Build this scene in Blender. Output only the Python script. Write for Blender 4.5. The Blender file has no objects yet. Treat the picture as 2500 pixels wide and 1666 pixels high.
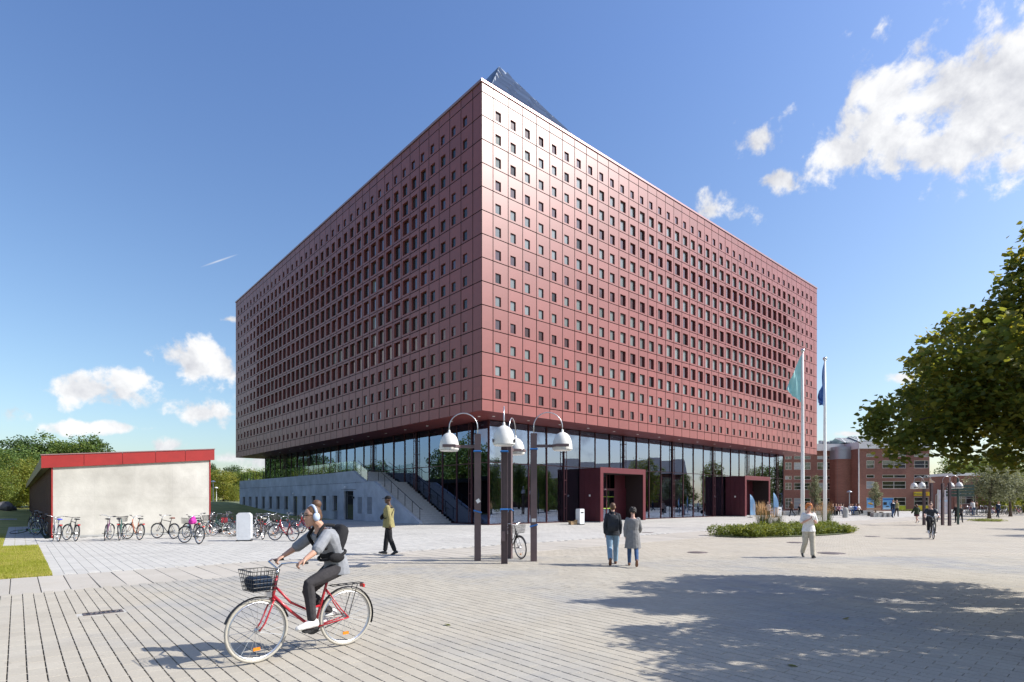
import bpy, math, random
import numpy as np
from mathutils import Vector, Matrix, Euler

random.seed(11)
rng = np.random.default_rng(11)
PI = math.pi
SC = bpy.context.scene
COL = SC.collection

# ------------------------------------------------------------------ camera
H = 1.75
F = 1380.0
cam_d = bpy.data.cameras.new('camera')
cam = bpy.data.objects.new('camera', cam_d)
COL.objects.link(cam)
cam.location = (0, 0, H)
cam.rotation_euler = (PI / 2, 0, 0)
cam_d.sensor_width = 36
cam_d.lens = 36 * F / 2500
cam_d.shift_y = (1221 - 833) / 2500
cam_d.clip_start = 0.05
cam_d.clip_end = 4000
SC.camera = cam

# ------------------------------------------------------------------ light
SUN_EL, SUN_AZ = math.radians(40), math.radians(-3)      # azimuth from +X
sun_dir = Vector((math.cos(SUN_EL) * math.cos(SUN_AZ), math.cos(SUN_EL) * math.sin(SUN_AZ), math.sin(SUN_EL)))
sd = bpy.data.lights.new('sun', 'SUN')
sd.energy = 4.3
sd.angle = math.radians(0.5)
sd.color = (1.0, 0.955, 0.885)
sun = bpy.data.objects.new('sun', sd)
COL.objects.link(sun)
sun.rotation_euler = sun_dir.to_track_quat('Z', 'Y').to_euler()

SC.view_settings.view_transform = 'Standard'
SC.view_settings.look = 'None'
SC.view_settings.exposure = 0.70
SC.view_settings.gamma = 1
SC.view_settings.use_curve_mapping = False
SC.cycles.max_bounces = 8
SC.cycles.transparent_max_bounces = 12
SC.cycles.caustics_reflective = False
SC.cycles.caustics_refractive = False
SC.cycles.sample_clamp_indirect = 6

# ------------------------------------------------------------------ sky with clouds
W = bpy.data.worlds.new('World')
SC.world = W
W.use_nodes = True
nt = W.node_tree
nt.nodes.clear()


def wn(t, **k):
    n = nt.nodes.new(t)
    for a, b in k.items():
        setattr(n, a, b)
    return n


def wmath(op, a, b=None, c=None, clamp=False):
    n = wn('ShaderNodeMath', operation=op, use_clamp=clamp)
    for i, x in enumerate((a, b, c)):
        if x is None:
            continue
        if isinstance(x, (int, float)):
            n.inputs[i].default_value = x
        else:
            nt.links.new(x, n.inputs[i])
    return n.outputs[0]


sky = wn('ShaderNodeTexSky', sky_type='NISHITA')
sky.sun_disc = False
sky.sun_elevation = SUN_EL
sky.sun_rotation = PI / 2 - SUN_AZ
sky.air_density = 1.0
sky.dust_density = 1.5
sky.ozone_density = 6.0
tc = wn('ShaderNodeTexCoord')


def pix_dir(px, py):
    return Vector(((px - 1250) / F, 1.0, (1221 - py) / F)).normalized()


def blob_of(d, e1, rx, ry):
    e1 = (e1 - d * e1.dot(d)).normalized()
    e2 = d.cross(e1)
    if e2.z < 0:
        e2 = -e2
    e1 = e2.cross(d)
    m = Matrix((e1, e2, d)).transposed()
    mp = wn('ShaderNodeMapping', vector_type='TEXTURE')
    mp.inputs['Location'].default_value = d
    mp.inputs['Rotation'].default_value = m.to_euler()
    mp.inputs['Scale'].default_value = (rx, ry, 0.35)
    nt.links.new(tc.outputs['Generated'], mp.inputs['Vector'])
    ln = wn('ShaderNodeVectorMath', operation='LENGTH')
    nt.links.new(mp.outputs[0], ln.inputs[0])
    return ln.outputs['Value']


# clouds of the photograph (pixel centre, half-size) and a scatter of the same clouds all round
seen = [(2150, 330, 210, 112), (2190, 235, 165, 130), (2330, 200, 215, 140), (2470, 175, 215, 115), (2280, 370, 240, 98), (2400, 290, 200, 140), (2065, 365, 110, 62),
        (1825, 350, 98, 62), (1890, 440, 62, 40), (1740, 510, 112, 54),
        (245, 950, 170, 46), (300, 935, 85, 46), (492, 880, 105, 62), (550, 905, 90, 54), (495, 1008, 82, 38), (20, 1005, 68, 46),
        (418, 1090, 62, 24), (640, 1128, 90, 30), (560, 1120, 80, 26), (230, 1045, 120, 16),
        (2205, 920, 50, 16), (2085, 1060, 55, 10), (560, 780, 40, 13)]
lens_ = []
for px, py, rx, ry in seen:
    d = pix_dir(px, py)
    ax = (pix_dir(px + rx, py) - pix_dir(px - rx, py)).length / 2
    ay = (pix_dir(px, py + ry) - pix_dir(px, py - ry)).length / 2
    lens_.append(blob_of(d, pix_dir(px + 5, py) - d, ax, ay))
for az, el, rx, ry in [(-8, 9, 16, 4), (2, 16, 13, 5), (20, 8, 9, 3), (-28, 14, 15, 5), (-55, 10, 14, 4), (-40, 28, 13, 6),
                       (-85, 18, 17, 6), (-120, 10, 14, 4), (-150, 22, 15, 6), (175, 9, 16, 4), (160, 14, 12, 4), (150, 7, 9, 3),
                       (-15, 36, 12, 6), (-100, 45, 14, 8)]:
    a, e = math.radians(az), math.radians(el)
    d = Vector((math.cos(e) * math.cos(a), math.cos(e) * math.sin(a), math.sin(e)))
    lens_.append(blob_of(d, Vector((-math.sin(a), math.cos(a), 0)), math.radians(rx), math.radians(ry)))
m = lens_[0]
for x in lens_[1:]:
    m = wmath('SMOOTH_MIN', m, x, 0.35)
def cloud_noise(offset, scale=8.5):
    ad = wn('ShaderNodeVectorMath', operation='ADD')
    ad.inputs[1].default_value = offset
    nt.links.new(tc.outputs['Generated'], ad.inputs[0])
    n = wn('ShaderNodeTexNoise')
    n.inputs['Scale'].default_value = scale
    n.inputs['Detail'].default_value = 11
    n.inputs['Roughness'].default_value = 0.60
    n.inputs['Distortion'].default_value = 0.25
    nt.links.new(ad.outputs[0], n.inputs['Vector'])
    return n.outputs['Fac']


CS = Vector((0.4, 4.3, 0.7))
n0, n1 = cloud_noise(CS), cloud_noise(CS + sun_dir * 0.022 + Vector((0, 0, 0.010)))
cov = wmath('SUBTRACT', 1.0, m)
nf = cloud_noise((3, 1, 2), 24)
val = wmath('ADD', cov, wmath('MULTIPLY', wmath('SUBTRACT', n0, 0.505), 3.4))
val = wmath('ADD', val, wmath('MULTIPLY', wmath('SUBTRACT', nf, 0.50), 2.4))
mr = wn('ShaderNodeMapRange', interpolation_type='SMOOTHSTEP')
mr.inputs['From Min'].default_value = 0.02
mr.inputs['From Max'].default_value = 0.62
nt.links.new(val, mr.inputs['Value'])
dens = wmath('MULTIPLY', mr.outputs[0], 0.97)
# the thin vapour trail left of the building
trail = blob_of(pix_dir(535, 637), pix_dir(580, 622) - pix_dir(490, 653), 0.030, 0.0016)
tr = wmath('MULTIPLY', wmath('SUBTRACT', 1.0, trail, clamp=True), 0.55, clamp=True)
dens = wmath('MAXIMUM', dens, tr)
lum = wmath('MULTIPLY_ADD', wmath('SUBTRACT', n0, n1), 1.1, 0.56)
lum = wmath('MINIMUM', wmath('MAXIMUM', lum, 0.42), 0.63)
cc = wn('ShaderNodeCombineColor')
nt.links.new(lum, cc.inputs[0])
nt.links.new(wmath('MULTIPLY_ADD', lum, 0.97, 0.02), cc.inputs[1])
nt.links.new(wmath('MULTIPLY_ADD', lum, 0.85, 0.10), cc.inputs[2])
SKY = 0.105
sc_ = wn('ShaderNodeVectorMath', operation='MULTIPLY')
sepz = wn('ShaderNodeSeparateXYZ')
nt.links.new(tc.outputs['Generated'], sepz.inputs[0])
tint = wn('ShaderNodeMapRange', data_type='FLOAT_VECTOR')       # hazier towards the horizon, deeper above
tint.inputs[7].default_value = (0.02,) * 3
tint.inputs[8].default_value = (0.62,) * 3
tint.inputs[9].default_value = (SKY * 1.44, SKY * 1.28, SKY * 1.02)
tint.inputs[10].default_value = (SKY * 1.16, SKY * 1.20, SKY * 1.31)
nt.links.new(sepz.outputs[2], tint.inputs[6])
nt.links.new(tint.outputs[1], sc_.inputs[1])
nt.links.new(sky.outputs[0], sc_.inputs[0])
mx = wn('ShaderNodeMix', data_type='RGBA')
nt.links.new(dens, mx.inputs[0])
nt.links.new(sc_.outputs[0], mx.inputs[6])
nt.links.new(cc.outputs[0], mx.inputs[7])
bg = wn('ShaderNodeBackground')
bg.inputs['Strength'].default_value = 1.0
nt.links.new(mx.outputs[2], bg.inputs['Color'])
wo = wn('ShaderNodeOutputWorld')
nt.links.new(bg.outputs[0], wo.inputs['Surface'])

# ------------------------------------------------------------------ helpers
TH = math.radians(41.21)          # the building's grid is turned by this against the view
CT, ST = math.cos(TH), math.sin(TH)


def RL(r, l, z=0.0):              # grid coordinates -> world
    return Vector((r * CT - l * ST, r * ST + l * CT, z))


def gp(px, py, z=0.0):            # a ground point seen in the photograph -> world
    Y = (H - z) * F / (py - 1221)
    return Vector(((px - 1250) / F * Y, Y, z))


def at(px, Y, z=0.0):
    return Vector(((px - 1250) / F * Y, Y, z))


def zz(py, Y):
    return H + (1221 - py) / F * Y


class MB:
    def __init__(self):
        self.v, self.f, self.m, self.mi = [], [], [], 0

    def add(self, vs, fs):
        o = len(self.v)
        self.v.extend([tuple(p) for p in vs])
        for f in fs:
            self.f.append(tuple(i + o for i in f))
            self.m.append(self.mi)
        return self

    def poly(self, *p):
        return self.add(p, [tuple(range(len(p)))])

    def box(self, c, s, rz=0.0, M=None):
        x, y, z = s[0] / 2, s[1] / 2, s[2] / 2
        vs = [Vector((a * x, b * y, d * z)) for d in (-1, 1) for b in (-1, 1) for a in (-1, 1)]
        if M is None:
            M = Matrix.Rotation(rz, 3, 'Z')
        vs = [M @ p + Vector(c) for p in vs]
        return self.add(vs, [(0, 2, 3, 1), (4, 5, 7, 6), (0, 1, 5, 4), (2, 6, 7, 3), (0, 4, 6, 2), (1, 3, 7, 5)])

    def bx(self, x0, x1, y0, y1, z0, z1):
        return self.box(((x0 + x1) / 2, (y0 + y1) / 2, (z0 + z1) / 2), (abs(x1 - x0), abs(y1 - y0), abs(z1 - z0)))

    def bar(self, p, q, w, h=None):
        p, q = Vector(p), Vector(q)
        d = q - p
        q3 = d.to_track_quat('Z', 'Y').to_matrix()
        return self.box((p + q) / 2, (w, h or w, d.length), M=q3)

    def tube(self, path, r, n=6, closed=False, cap=True):
        path = [Vector(p) for p in path]
        k = len(path)
        rs = r if isinstance(r, (list, tuple)) else [r] * k
        vs, fs = [], []
        t0 = None
        for i, p in enumerate(path):
            a = path[(i - 1) % k] if (closed or i > 0) else p
            b = path[(i + 1) % k] if (closed or i < k - 1) else p
            t = (b - a).normalized()
            if t0 is None:
                u = t.orthogonal().normalized()
            else:
                u = (u - t * u.dot(t)).normalized()
            t0 = t
            w = t.cross(u)
            for j in range(n):
                an = 2 * PI * j / n
                vs.append(p + (u * math.cos(an) + w * math.sin(an)) * rs[i])
        for i in range(k if closed else k - 1):
            i2 = (i + 1) % k
            for j in range(n):
                j2 = (j + 1) % n
                fs.append((i * n + j, i * n + j2, i2 * n + j2, i2 * n + j))
        if cap and not closed:
            fs.append(tuple(range(n - 1, -1, -1)))
            fs.append(tuple((k - 1) * n + j for j in range(n)))
        return self.add(vs, fs)

    def loft(self, rings, cap=True):
        n = len(rings[0])
        vs = [p for r in rings for p in r]
        fs = []
        for i in range(len(rings) - 1):
            for j in range(n):
                j2 = (j + 1) % n
                fs.append((i * n + j, i * n + j2, (i + 1) * n + j2, (i + 1) * n + j))
        if cap:
            fs.append(tuple(range(n - 1, -1, -1)))
            fs.append(tuple((len(rings) - 1) * n + j for j in range(n)))
        return self.add(vs, fs)

    def lathe(self, prof, c=(0, 0, 0), n=16, cap=False):
        c = Vector(c)
        rings = [[c + Vector((r * math.cos(2 * PI * j / n), r * math.sin(2 * PI * j / n), z)) for j in range(n)] for r, z in prof]
        return self.loft(rings, cap)

    def ell(self, c, r, n=10, mm=7, M=None):
        c = Vector(c)
        M = M or Matrix.Identity(3)
        rings = []
        for i in range(1, mm):
            a = PI * i / mm
            rings.append([c + M @ Vector((r[0] * math.sin(a) * math.cos(2 * PI * j / n), r[1] * math.sin(a) * math.sin(2 * PI * j / n),
                                          -r[2] * math.cos(a))) for j in range(n)])
        k = len(rings)
        o = len(self.v)
        self.loft(rings, cap=False)
        o2 = len(self.v)
        self.v.append(tuple(c + M @ Vector((0, 0, -r[2]))))
        self.v.append(tuple(c + M @ Vector((0, 0, r[2]))))
        for j in range(n):
            self.f.append((o2, o + (j + 1) % n, o + j)); self.m.append(self.mi)
            self.f.append((o2 + 1, o + (k - 1) * n + j, o + (k - 1) * n + (j + 1) % n)); self.m.append(self.mi)
        return self

    def mesh(self, name, mats=None, smooth=False):
        me = bpy.data.meshes.new(name)
        me.from_pydata(self.v, [], self.f)
        if mats is not None:
            for x in (mats if isinstance(mats, (list, tuple)) else [mats]):
                me.materials.append(x)
        if any(self.m):
            me.polygons.foreach_set('material_index', self.m)
        if smooth:
            me.polygons.foreach_set('use_smooth', [True] * len(self.f))
        me.update()
        return me

    def build(self, name, mats, parent=None, smooth=False, loc=None, rz=None):
        return link(name, self.mesh(name, mats, smooth), parent, loc, rz)


def link(name, me, parent=None, loc=None, rz=None):
    o = bpy.data.objects.new(name, me)
    COL.objects.link(o)
    if parent is not None:
        o.parent = parent
    if loc is not None:
        o.location = loc
    if rz is not None:
        o.rotation_euler = (0, 0, rz)
    return o


def np_mesh(name, V, Fc, mat, smooth=False):
    me = bpy.data.meshes.new(name)
    V = np.asarray(V, dtype=np.float32)
    Fc = np.asarray(Fc, dtype=np.int32)
    me.vertices.add(len(V))
    me.vertices.foreach_set('co', V.ravel())
    me.loops.add(Fc.size)
    me.loops.foreach_set('vertex_index', Fc.ravel())
    me.polygons.add(len(Fc))
    me.polygons.foreach_set('loop_start', np.arange(len(Fc), dtype=np.int32) * Fc.shape[1])
    me.polygons.foreach_set('use_smooth', np.full(len(Fc), bool(smooth)))
    me.materials.append(mat)
    me.update(calc_edges=True)
    return me


def tag(o, label=None, cat=None, group=None, kind=None):
    if label: o['label'] = label
    if cat: o['category'] = cat
    if group: o['group'] = group
    if kind: o['kind'] = kind
    return o


def thing(name, label, cat, loc=(0, 0, 0), rz=0.0, group=None):
    o = link(name, None, None, loc, rz)
    return tag(o, label, cat, group)


def copy_tree(o, parent=None):
    c = o.copy()
    COL.objects.link(c)
    if parent is not None:
        c.parent = parent
    for ch in list(o.children):
        copy_tree(ch, c)
    return c


# ------------------------------------------------------------------ materials
def mat(name, col, rough=0.6, metal=0.0, var=0.0, nscale=6.0, vcol=None, bump=0.0, bscale=60.0, isl=0.0, spec=0.5, emit=None, coat=0.0,
        space='Object', stretch=None):
    m = bpy.data.materials.new(name)
    m.use_nodes = True
    t = m.node_tree
    b = t.nodes['Principled BSDF']
    b.inputs['Base Color'].default_value = (*col, 1)
    b.inputs['Roughness'].default_value = rough
    b.inputs['Metallic'].default_value = metal
    b.inputs['Specular IOR Level'].default_value = spec
    if coat:
        b.inputs['Coat Weight'].default_value = coat
        b.inputs['Coat Roughness'].default_value = 0.05
    if emit:
        b.inputs['Emission Color'].default_value = (*emit[0], 1)
        b.inputs['Emission Strength'].default_value = emit[1]
    N, Lk = t.nodes.new, t.links.new
    tcn = None
    src = None
    if var or bump:
        tcn = N('ShaderNodeTexCoord')
        co = tcn.outputs[space]
        if stretch:
            mp = N('ShaderNodeMapping')
            mp.inputs['Scale'].default_value = stretch
            Lk(co, mp.inputs[0])
            co = mp.outputs[0]
    if var:
        n = N('ShaderNodeTexNoise')
        n.inputs['Scale'].default_value = nscale
        n.inputs['Detail'].default_value = 6
        n.inputs['Roughness'].default_value = 0.65
        Lk(co, n.inputs['Vector'])
        r = N('ShaderNodeMapRange')
        r.inputs['From Min'].default_value = 0.3
        r.inputs['From Max'].default_value = 0.7
        Lk(n.outputs['Fac'], r.inputs['Value'])
        x = N('ShaderNodeMix'); x.data_type = 'RGBA'
        x.inputs[6].default_value = (*[max(0, c * (1 - var)) for c in col], 1)
        x.inputs[7].default_value = (*(vcol or [min(1, c * (1 + var)) for c in col]), 1)
        Lk(r.outputs[0], x.inputs[0])
        src = x.outputs[2]
    if isl:
        g = N('ShaderNodeNewGeometry')
        oi = N('ShaderNodeObjectInfo')
        ad = N('ShaderNodeMath'); ad.operation = 'ADD'
        Lk(g.outputs['Random Per Island'], ad.inputs[0]); Lk(oi.outputs['Random'], ad.inputs[1])
        fr = N('ShaderNodeMath'); fr.operation = 'FRACT'
        Lk(ad.outputs[0], fr.inputs[0])
        r = N('ShaderNodeMapRange')
        r.inputs['To Min'].default_value = 1 - isl
        r.inputs['To Max'].default_value = 1 + isl
        Lk(fr.outputs[0], r.inputs['Value'])
        mu = N('ShaderNodeVectorMath'); mu.operation = 'SCALE'
        if src is None:
            mu.inputs[0].default_value = col
        else:
            Lk(src, mu.inputs[0])
        Lk(r.outputs[0], mu.inputs['Scale'])
        src = mu.outputs[0]
    if src is not None:
        Lk(src, b.inputs['Base Color'])
    if bump:
        n = N('ShaderNodeTexNoise')
        n.inputs['Scale'].default_value = bscale
        n.inputs['Detail'].default_value = 5
        Lk(co, n.inputs['Vector'])
        bp = N('ShaderNodeBump')
        bp.inputs['Strength'].default_value = bump
        bp.inputs['Distance'].default_value = 0.02
        Lk(n.outputs['Fac'], bp.inputs['Height'])
        Lk(bp.outputs[0], b.inputs['Normal'])
    return m


def leaf_mat(name, c1, c2, c3, trans=0.35):
    m = bpy.data.materials.new(name)
    m.use_nodes = True
    t = m.node_tree
    t.nodes.remove(t.nodes['Principled BSDF'])
    N, Lk = t.nodes.new, t.links.new
    g = N('ShaderNodeNewGeometry')
    oi = N('ShaderNodeObjectInfo')
    cr = N('ShaderNodeValToRGB')
    cr.color_ramp.elements[0].color = (*c1, 1)
    cr.color_ramp.elements[1].color = (*c3, 1)
    e = cr.color_ramp.elements.new(0.62); e.color = (*c2, 1)
    tcn = N('ShaderNodeTexCoord')
    n = N('ShaderNodeTexNoise'); n.inputs['Scale'].default_value = 0.6
    Lk(tcn.outputs['Object'], n.inputs['Vector'])
    a = N('ShaderNodeMath'); a.operation = 'MULTIPLY_ADD'
    Lk(g.outputs['Random Per Island'], a.inputs[0]); a.inputs[1].default_value = 0.62
    b = N('ShaderNodeMath'); b.operation = 'MULTIPLY_ADD'
    Lk(n.outputs['Fac'], b.inputs[0]); b.inputs[1].default_value = 1.1; b.inputs[2].default_value = -0.38
    Lk(b.outputs[0], a.inputs[2])
    c = N('ShaderNodeMath'); c.operation = 'MULTIPLY_ADD'
    Lk(oi.outputs['Random'], c.inputs[0]); c.inputs[1].default_value = 0.25; Lk(a.outputs[0], c.inputs[2])
    Lk(c.outputs[0], cr.inputs[0])
    d = N('ShaderNodeBsdfPrincipled'); d.inputs['Roughness'].default_value = 0.55
    d.inputs['Specular IOR Level'].default_value = 0.3
    tr = N('ShaderNodeBsdfTranslucent')
    hs = N('ShaderNodeHueSaturation'); hs.inputs['Hue'].default_value = 0.47; hs.inputs['Value'].default_value = 1.9
    hs.inputs['Saturation'].default_value = 1.1
    Lk(cr.outputs[0], hs.inputs['Color'])
    Lk(cr.outputs[0], d.inputs['Base Color']); Lk(hs.outputs[0], tr.inputs['Color'])
    mxs = N('ShaderNodeMixShader'); mxs.inputs[0].default_value = trans
    Lk(d.outputs[0], mxs.inputs[1]); Lk(tr.outputs[0], mxs.inputs[2])
    Lk(mxs.outputs[0], t.nodes['Material Output'].inputs['Surface'])
    return m


def glass_mat(name, tint=(0.55, 0.6, 0.6), base=0.2, gl=(0.9, 0.93, 1.0), k=1.7):
    m = bpy.data.materials.new(name)
    m.use_nodes = True
    t = m.node_tree
    t.nodes.remove(t.nodes['Principled BSDF'])
    N, Lk = t.nodes.new, t.links.new
    fr = N('ShaderNodeFresnel'); fr.inputs['IOR'].default_value = 1.55
    ma = N('ShaderNodeMath'); ma.operation = 'MULTIPLY_ADD'; ma.use_clamp = True
    Lk(fr.outputs[0], ma.inputs[0]); ma.inputs[1].default_value = k; ma.inputs[2].default_value = base
    tr = N('ShaderNodeBsdfTransparent'); tr.inputs[0].default_value = (*tint, 1)
    g = N('ShaderNodeBsdfGlossy'); g.inputs['Roughness'].default_value = 0.0
    g.inputs['Color'].default_value = (*gl, 1)
    x = N('ShaderNodeMixShader')
    Lk(ma.outputs[0], x.inputs[0]); Lk(tr.outputs[0], x.inputs[1]); Lk(g.outputs[0], x.inputs[2])
    Lk(x.outputs[0], t.nodes['Material Output'].inputs['Surface'])
    return m


def paving_mat(name, c1, c2, patch, dirt, isl=0.10, brick=None, rot=0.0):
    """concrete paving: per-stone tone, worn patches, fine grain; brick=(w,h,gap) draws the far joints"""
    m = bpy.data.materials.new(name)
    m.use_nodes = True
    t = m.node_tree
    b = t.nodes['Principled BSDF']
    b.inputs['Roughness'].default_value = 0.85
    b.inputs['Specular IOR Level'].default_value = 0.25
    N, Lk = t.nodes.new, t.links.new
    g = N('ShaderNodeNewGeometry')
    pos = g.outputs['Position']

    def noise(s, det=4, ro=0.6):
        n = N('ShaderNodeTexNoise')
        n.inputs['Scale'].default_value = s; n.inputs['Detail'].default_value = det; n.inputs['Roughness'].default_value = ro
        Lk(pos, n.inputs['Vector'])
        return n.outputs['Fac']

    def rng_(x, a, b_, c=0.0, d=1.0):
        r = N('ShaderNodeMapRange')
        r.inputs['From Min'].default_value = a; r.inputs['From Max'].default_value = b_
        r.inputs['To Min'].default_value = c; r.inputs['To Max'].default_value = d
        Lk(x, r.inputs['Value'])
        return r.outputs[0]

    def mix(fac, a, b_, bt='MIX'):
        x = N('ShaderNodeMix'); x.data_type = 'RGBA'; x.blend_type = bt
        if isinstance(fac, float): x.inputs[0].default_value = fac
        else: Lk(fac, x.inputs[0])
        for s, i in ((a, 6), (b_, 7)):
            if isinstance(s, tuple): x.inputs[i].default_value = (*s, 1)
            else: Lk(s, x.inputs[i])
        return x.outputs[2]
    c = mix(rng_(noise(0.28, 3), 0.47, 0.62), c1, patch)
    c = mix(rng_(noise(1.1, 5), 0.42, 0.75), c, c2)
    c = mix(rng_(noise(0.55, 6, 0.7), 0.56, 0.74, 0, 0.55), c, dirt)
    c = mix(rng_(noise(7.5, 2), 0.66, 0.72, 0.0, 0.30), c, tuple(x * 0.55 for x in dirt))
    c = mix(rng_(noise(45, 3), 0.3, 0.7, 0.0, 1.0), mix(1.0, c, (0.86, 0.86, 0.86), 'MULTIPLY'), c)
    if isl:
        oi = N('ShaderNodeObjectInfo')
        ad = N('ShaderNodeMath'); ad.operation = 'ADD'
        Lk(g.outputs['Random Per Island'], ad.inputs[0]); Lk(oi.outputs['Random'], ad.inputs[1])
        fr = N('ShaderNodeMath'); fr.operation = 'FRACT'; Lk(ad.outputs[0], fr.inputs[0])
        mu = N('ShaderNodeVectorMath'); mu.operation = 'SCALE'
        Lk(c, mu.inputs[0]); Lk(rng_(fr.outputs[0], 0, 1, 1 - isl, 1 + isl), mu.inputs['Scale'])
        c = mu.outputs[0]
    if brick:
        mp = N('ShaderNodeMapping'); mp.inputs['Rotation'].default_value = (0, 0, rot)
        Lk(pos, mp.inputs[0])
        bk = N('ShaderNodeTexBrick')
        bk.inputs['Scale'].default_value = 1.0
        bk.inputs['Brick Width'].default_value = brick[0]; bk.inputs['Row Height'].default_value = brick[1]
        bk.inputs['Mortar Size'].default_value = brick[2]; bk.inputs['Mortar Smooth'].default_value = 0.2
        bk.inputs['Color1'].default_value = (0.93, 0.93, 0.93, 1); bk.inputs['Color2'].default_value = (1.07, 1.07, 1.07, 1)
        bk.inputs['Mortar'].default_value = (0.34, 0.33, 0.31, 1)
        bk.offset = 0.5
        Lk(mp.outputs[0], bk.inputs['Vector'])
        c = mix(1.0, c, bk.outputs['Color'], 'MULTIPLY')
    Lk(c, b.inputs['Base Color'])
    bp = N('ShaderNodeBump'); bp.inputs['Strength'].default_value = 0.25; bp.inputs['Distance'].default_value = 0.004
    Lk(noise(140, 3), bp.inputs['Height']); Lk(bp.outputs[0], b.inputs['Normal'])
    return m


M = {}
M['red'] = mat('red_metal_panel', (0.237, 0.070, 0.064), rough=0.42, metal=0.0, var=0.10, nscale=0.9, isl=0.08, spec=0.50)
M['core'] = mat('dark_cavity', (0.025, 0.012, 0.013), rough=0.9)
M['coping'] = mat('coping_metal', (0.34, 0.20, 0.20), rough=0.35, metal=0.4)
M['soffit'] = mat('soffit_metal', (0.22, 0.055, 0.05), rough=0.5, metal=0.1, var=0.1, nscale=0.5)
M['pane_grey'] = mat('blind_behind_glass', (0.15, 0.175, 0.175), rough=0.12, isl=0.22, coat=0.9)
M['pane_shade'] = mat('unlit_pane_glass', (0.022, 0.022, 0.024), rough=0.12, isl=0.5, coat=0.35, spec=0.4)  # darker copy of the pane: shade of the left face put into the colour
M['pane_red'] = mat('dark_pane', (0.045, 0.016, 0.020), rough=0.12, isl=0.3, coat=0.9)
M['wframe'] = mat('window_frame_dark', (0.05, 0.022, 0.025), rough=0.4)
M['mull'] = mat('mullion_red_brown', (0.065, 0.016, 0.022), rough=0.4, metal=0.2)
M['porch'] = mat('porch_dark_red', (0.085, 0.018, 0.026), rough=0.42, metal=0.15, var=0.12, nscale=1.5)
M['glass'] = glass_mat('facade_glass', (0.55, 0.60, 0.60), 0.20, (0.54, 0.67, 0.96))
M['rail_glass'] = glass_mat('balustrade_glass', (0.90, 0.96, 0.94), 0.0, k=0.35)
M['concrete_w'] = mat('weathered_light_concrete', (0.45, 0.43, 0.39), rough=0.9, var=0.20, nscale=0.55, vcol=(0.575, 0.555, 0.51), bump=0.25, bscale=14)
M['concrete_g'] = mat('grey_concrete', (0.43, 0.455, 0.485), rough=0.85, var=0.22, nscale=0.7, isl=0.10, bump=0.2, bscale=10)
M['conc_step'] = mat('step_concrete', (0.46, 0.47, 0.48), rough=0.85, var=0.15, nscale=3)
M['conc_low'] = mat('low_wall_concrete', (0.36, 0.36, 0.35), rough=0.9, var=0.2, nscale=2)
M['black'] = mat('black_metal', (0.02, 0.02, 0.022), rough=0.45)
M['steel'] = mat('steel', (0.55, 0.56, 0.58), rough=0.3, metal=0.9)
M['chrome'] = mat('chrome', (0.7, 0.7, 0.72), rough=0.15, metal=1.0)
M['white'] = mat('white_paint', (0.80, 0.80, 0.79), rough=0.4, var=0.05, nscale=5)
M['cab'] = mat('cabinet_light_grey', (0.60, 0.62, 0.64), rough=0.5, var=0.07, nscale=4)
M['cab_side'] = M['cab']
M['redpaint'] = mat('bright_red_sheet', (0.29, 0.013, 0.011), rough=0.55, var=0.12, nscale=2)
M['slat'] = mat('dark_red_timber', (0.055, 0.018, 0.016), rough=0.8, var=0.3, nscale=3)
M['soff_olive'] = mat('olive_soffit', (0.24, 0.22, 0.15), rough=0.8, var=0.1)
M['post'] = mat('brown_violet_steel', (0.115, 0.078, 0.082), rough=0.5, var=0.12, nscale=4)
M['dome'] = mat('white_dome', (0.66, 0.65, 0.61), rough=0.4, var=0.14, nscale=4)
M['blue_tape'] = mat('blue_tape', (0.02, 0.16, 0.48), rough=0.5)
M['tyre'] = mat('black_rubber', (0.022, 0.022, 0.023), rough=0.8)
M['tyre_w'] = mat('cream_rubber', (0.40, 0.375, 0.32), rough=0.7)
M['bark'] = mat('bark', (0.11, 0.085, 0.065), rough=0.95, var=0.35, nscale=9, bump=0.6, bscale=30)
M['wood'] = mat('bench_wood', (0.30, 0.19, 0.11), rough=0.7, var=0.2, nscale=8)
M['maple'] = leaf_mat('maple_leaves', (0.058, 0.088, 0.019), (0.105, 0.14, 0.030), (0.23, 0.22, 0.035), 0.52)
M['leaf'] = leaf_mat('mixed_leaves', (0.0508, 0.0943, 0.0261), (0.1015, 0.1668, 0.0406), (0.2175, 0.2465, 0.058), 0.3)
M['leaf_dark'] = leaf_mat('dark_leaves', (0.0325, 0.065, 0.026), (0.0585, 0.104, 0.0364), (0.104, 0.156, 0.0455), 0.25)
M['leaf_y'] = leaf_mat('yellow_green_leaves', (0.078, 0.13, 0.026), (0.169, 0.208, 0.039), (0.312, 0.299, 0.065), 0.35)
M['leaf_s'] = leaf_mat('silver_leaves', (0.084, 0.102, 0.054), (0.156, 0.174, 0.096), (0.264, 0.276, 0.168), 0.3)
M['shrub'] = leaf_mat('shrub_leaves', (0.07, 0.105, 0.02), (0.145, 0.185, 0.03), (0.24, 0.26, 0.06), 0.3)
M['plume'] = leaf_mat('straw_plumes', (0.36, 0.25, 0.11), (0.48, 0.35, 0.17), (0.58, 0.45, 0.25), 0.3)
M['grass'] = leaf_mat('grass_blades', (0.17, 0.20, 0.024), (0.30, 0.33, 0.04), (0.48, 0.42, 0.15), 0.35)
M['stalk'] = leaf_mat('green_stalks', (0.05, 0.08, 0.02), (0.10, 0.13, 0.03), (0.20, 0.20, 0.07), 0.3)
M['lawn'] = mat('lawn_turf', (0.20, 0.21, 0.035), rough=0.95, var=0.35, nscale=0.6, vcol=(0.33, 0.31, 0.085), bump=0.6, bscale=25)
M['earth'] = mat('dry_ground', (0.10, 0.115, 0.05), rough=1.0, var=0.2, nscale=0.05)
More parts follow.
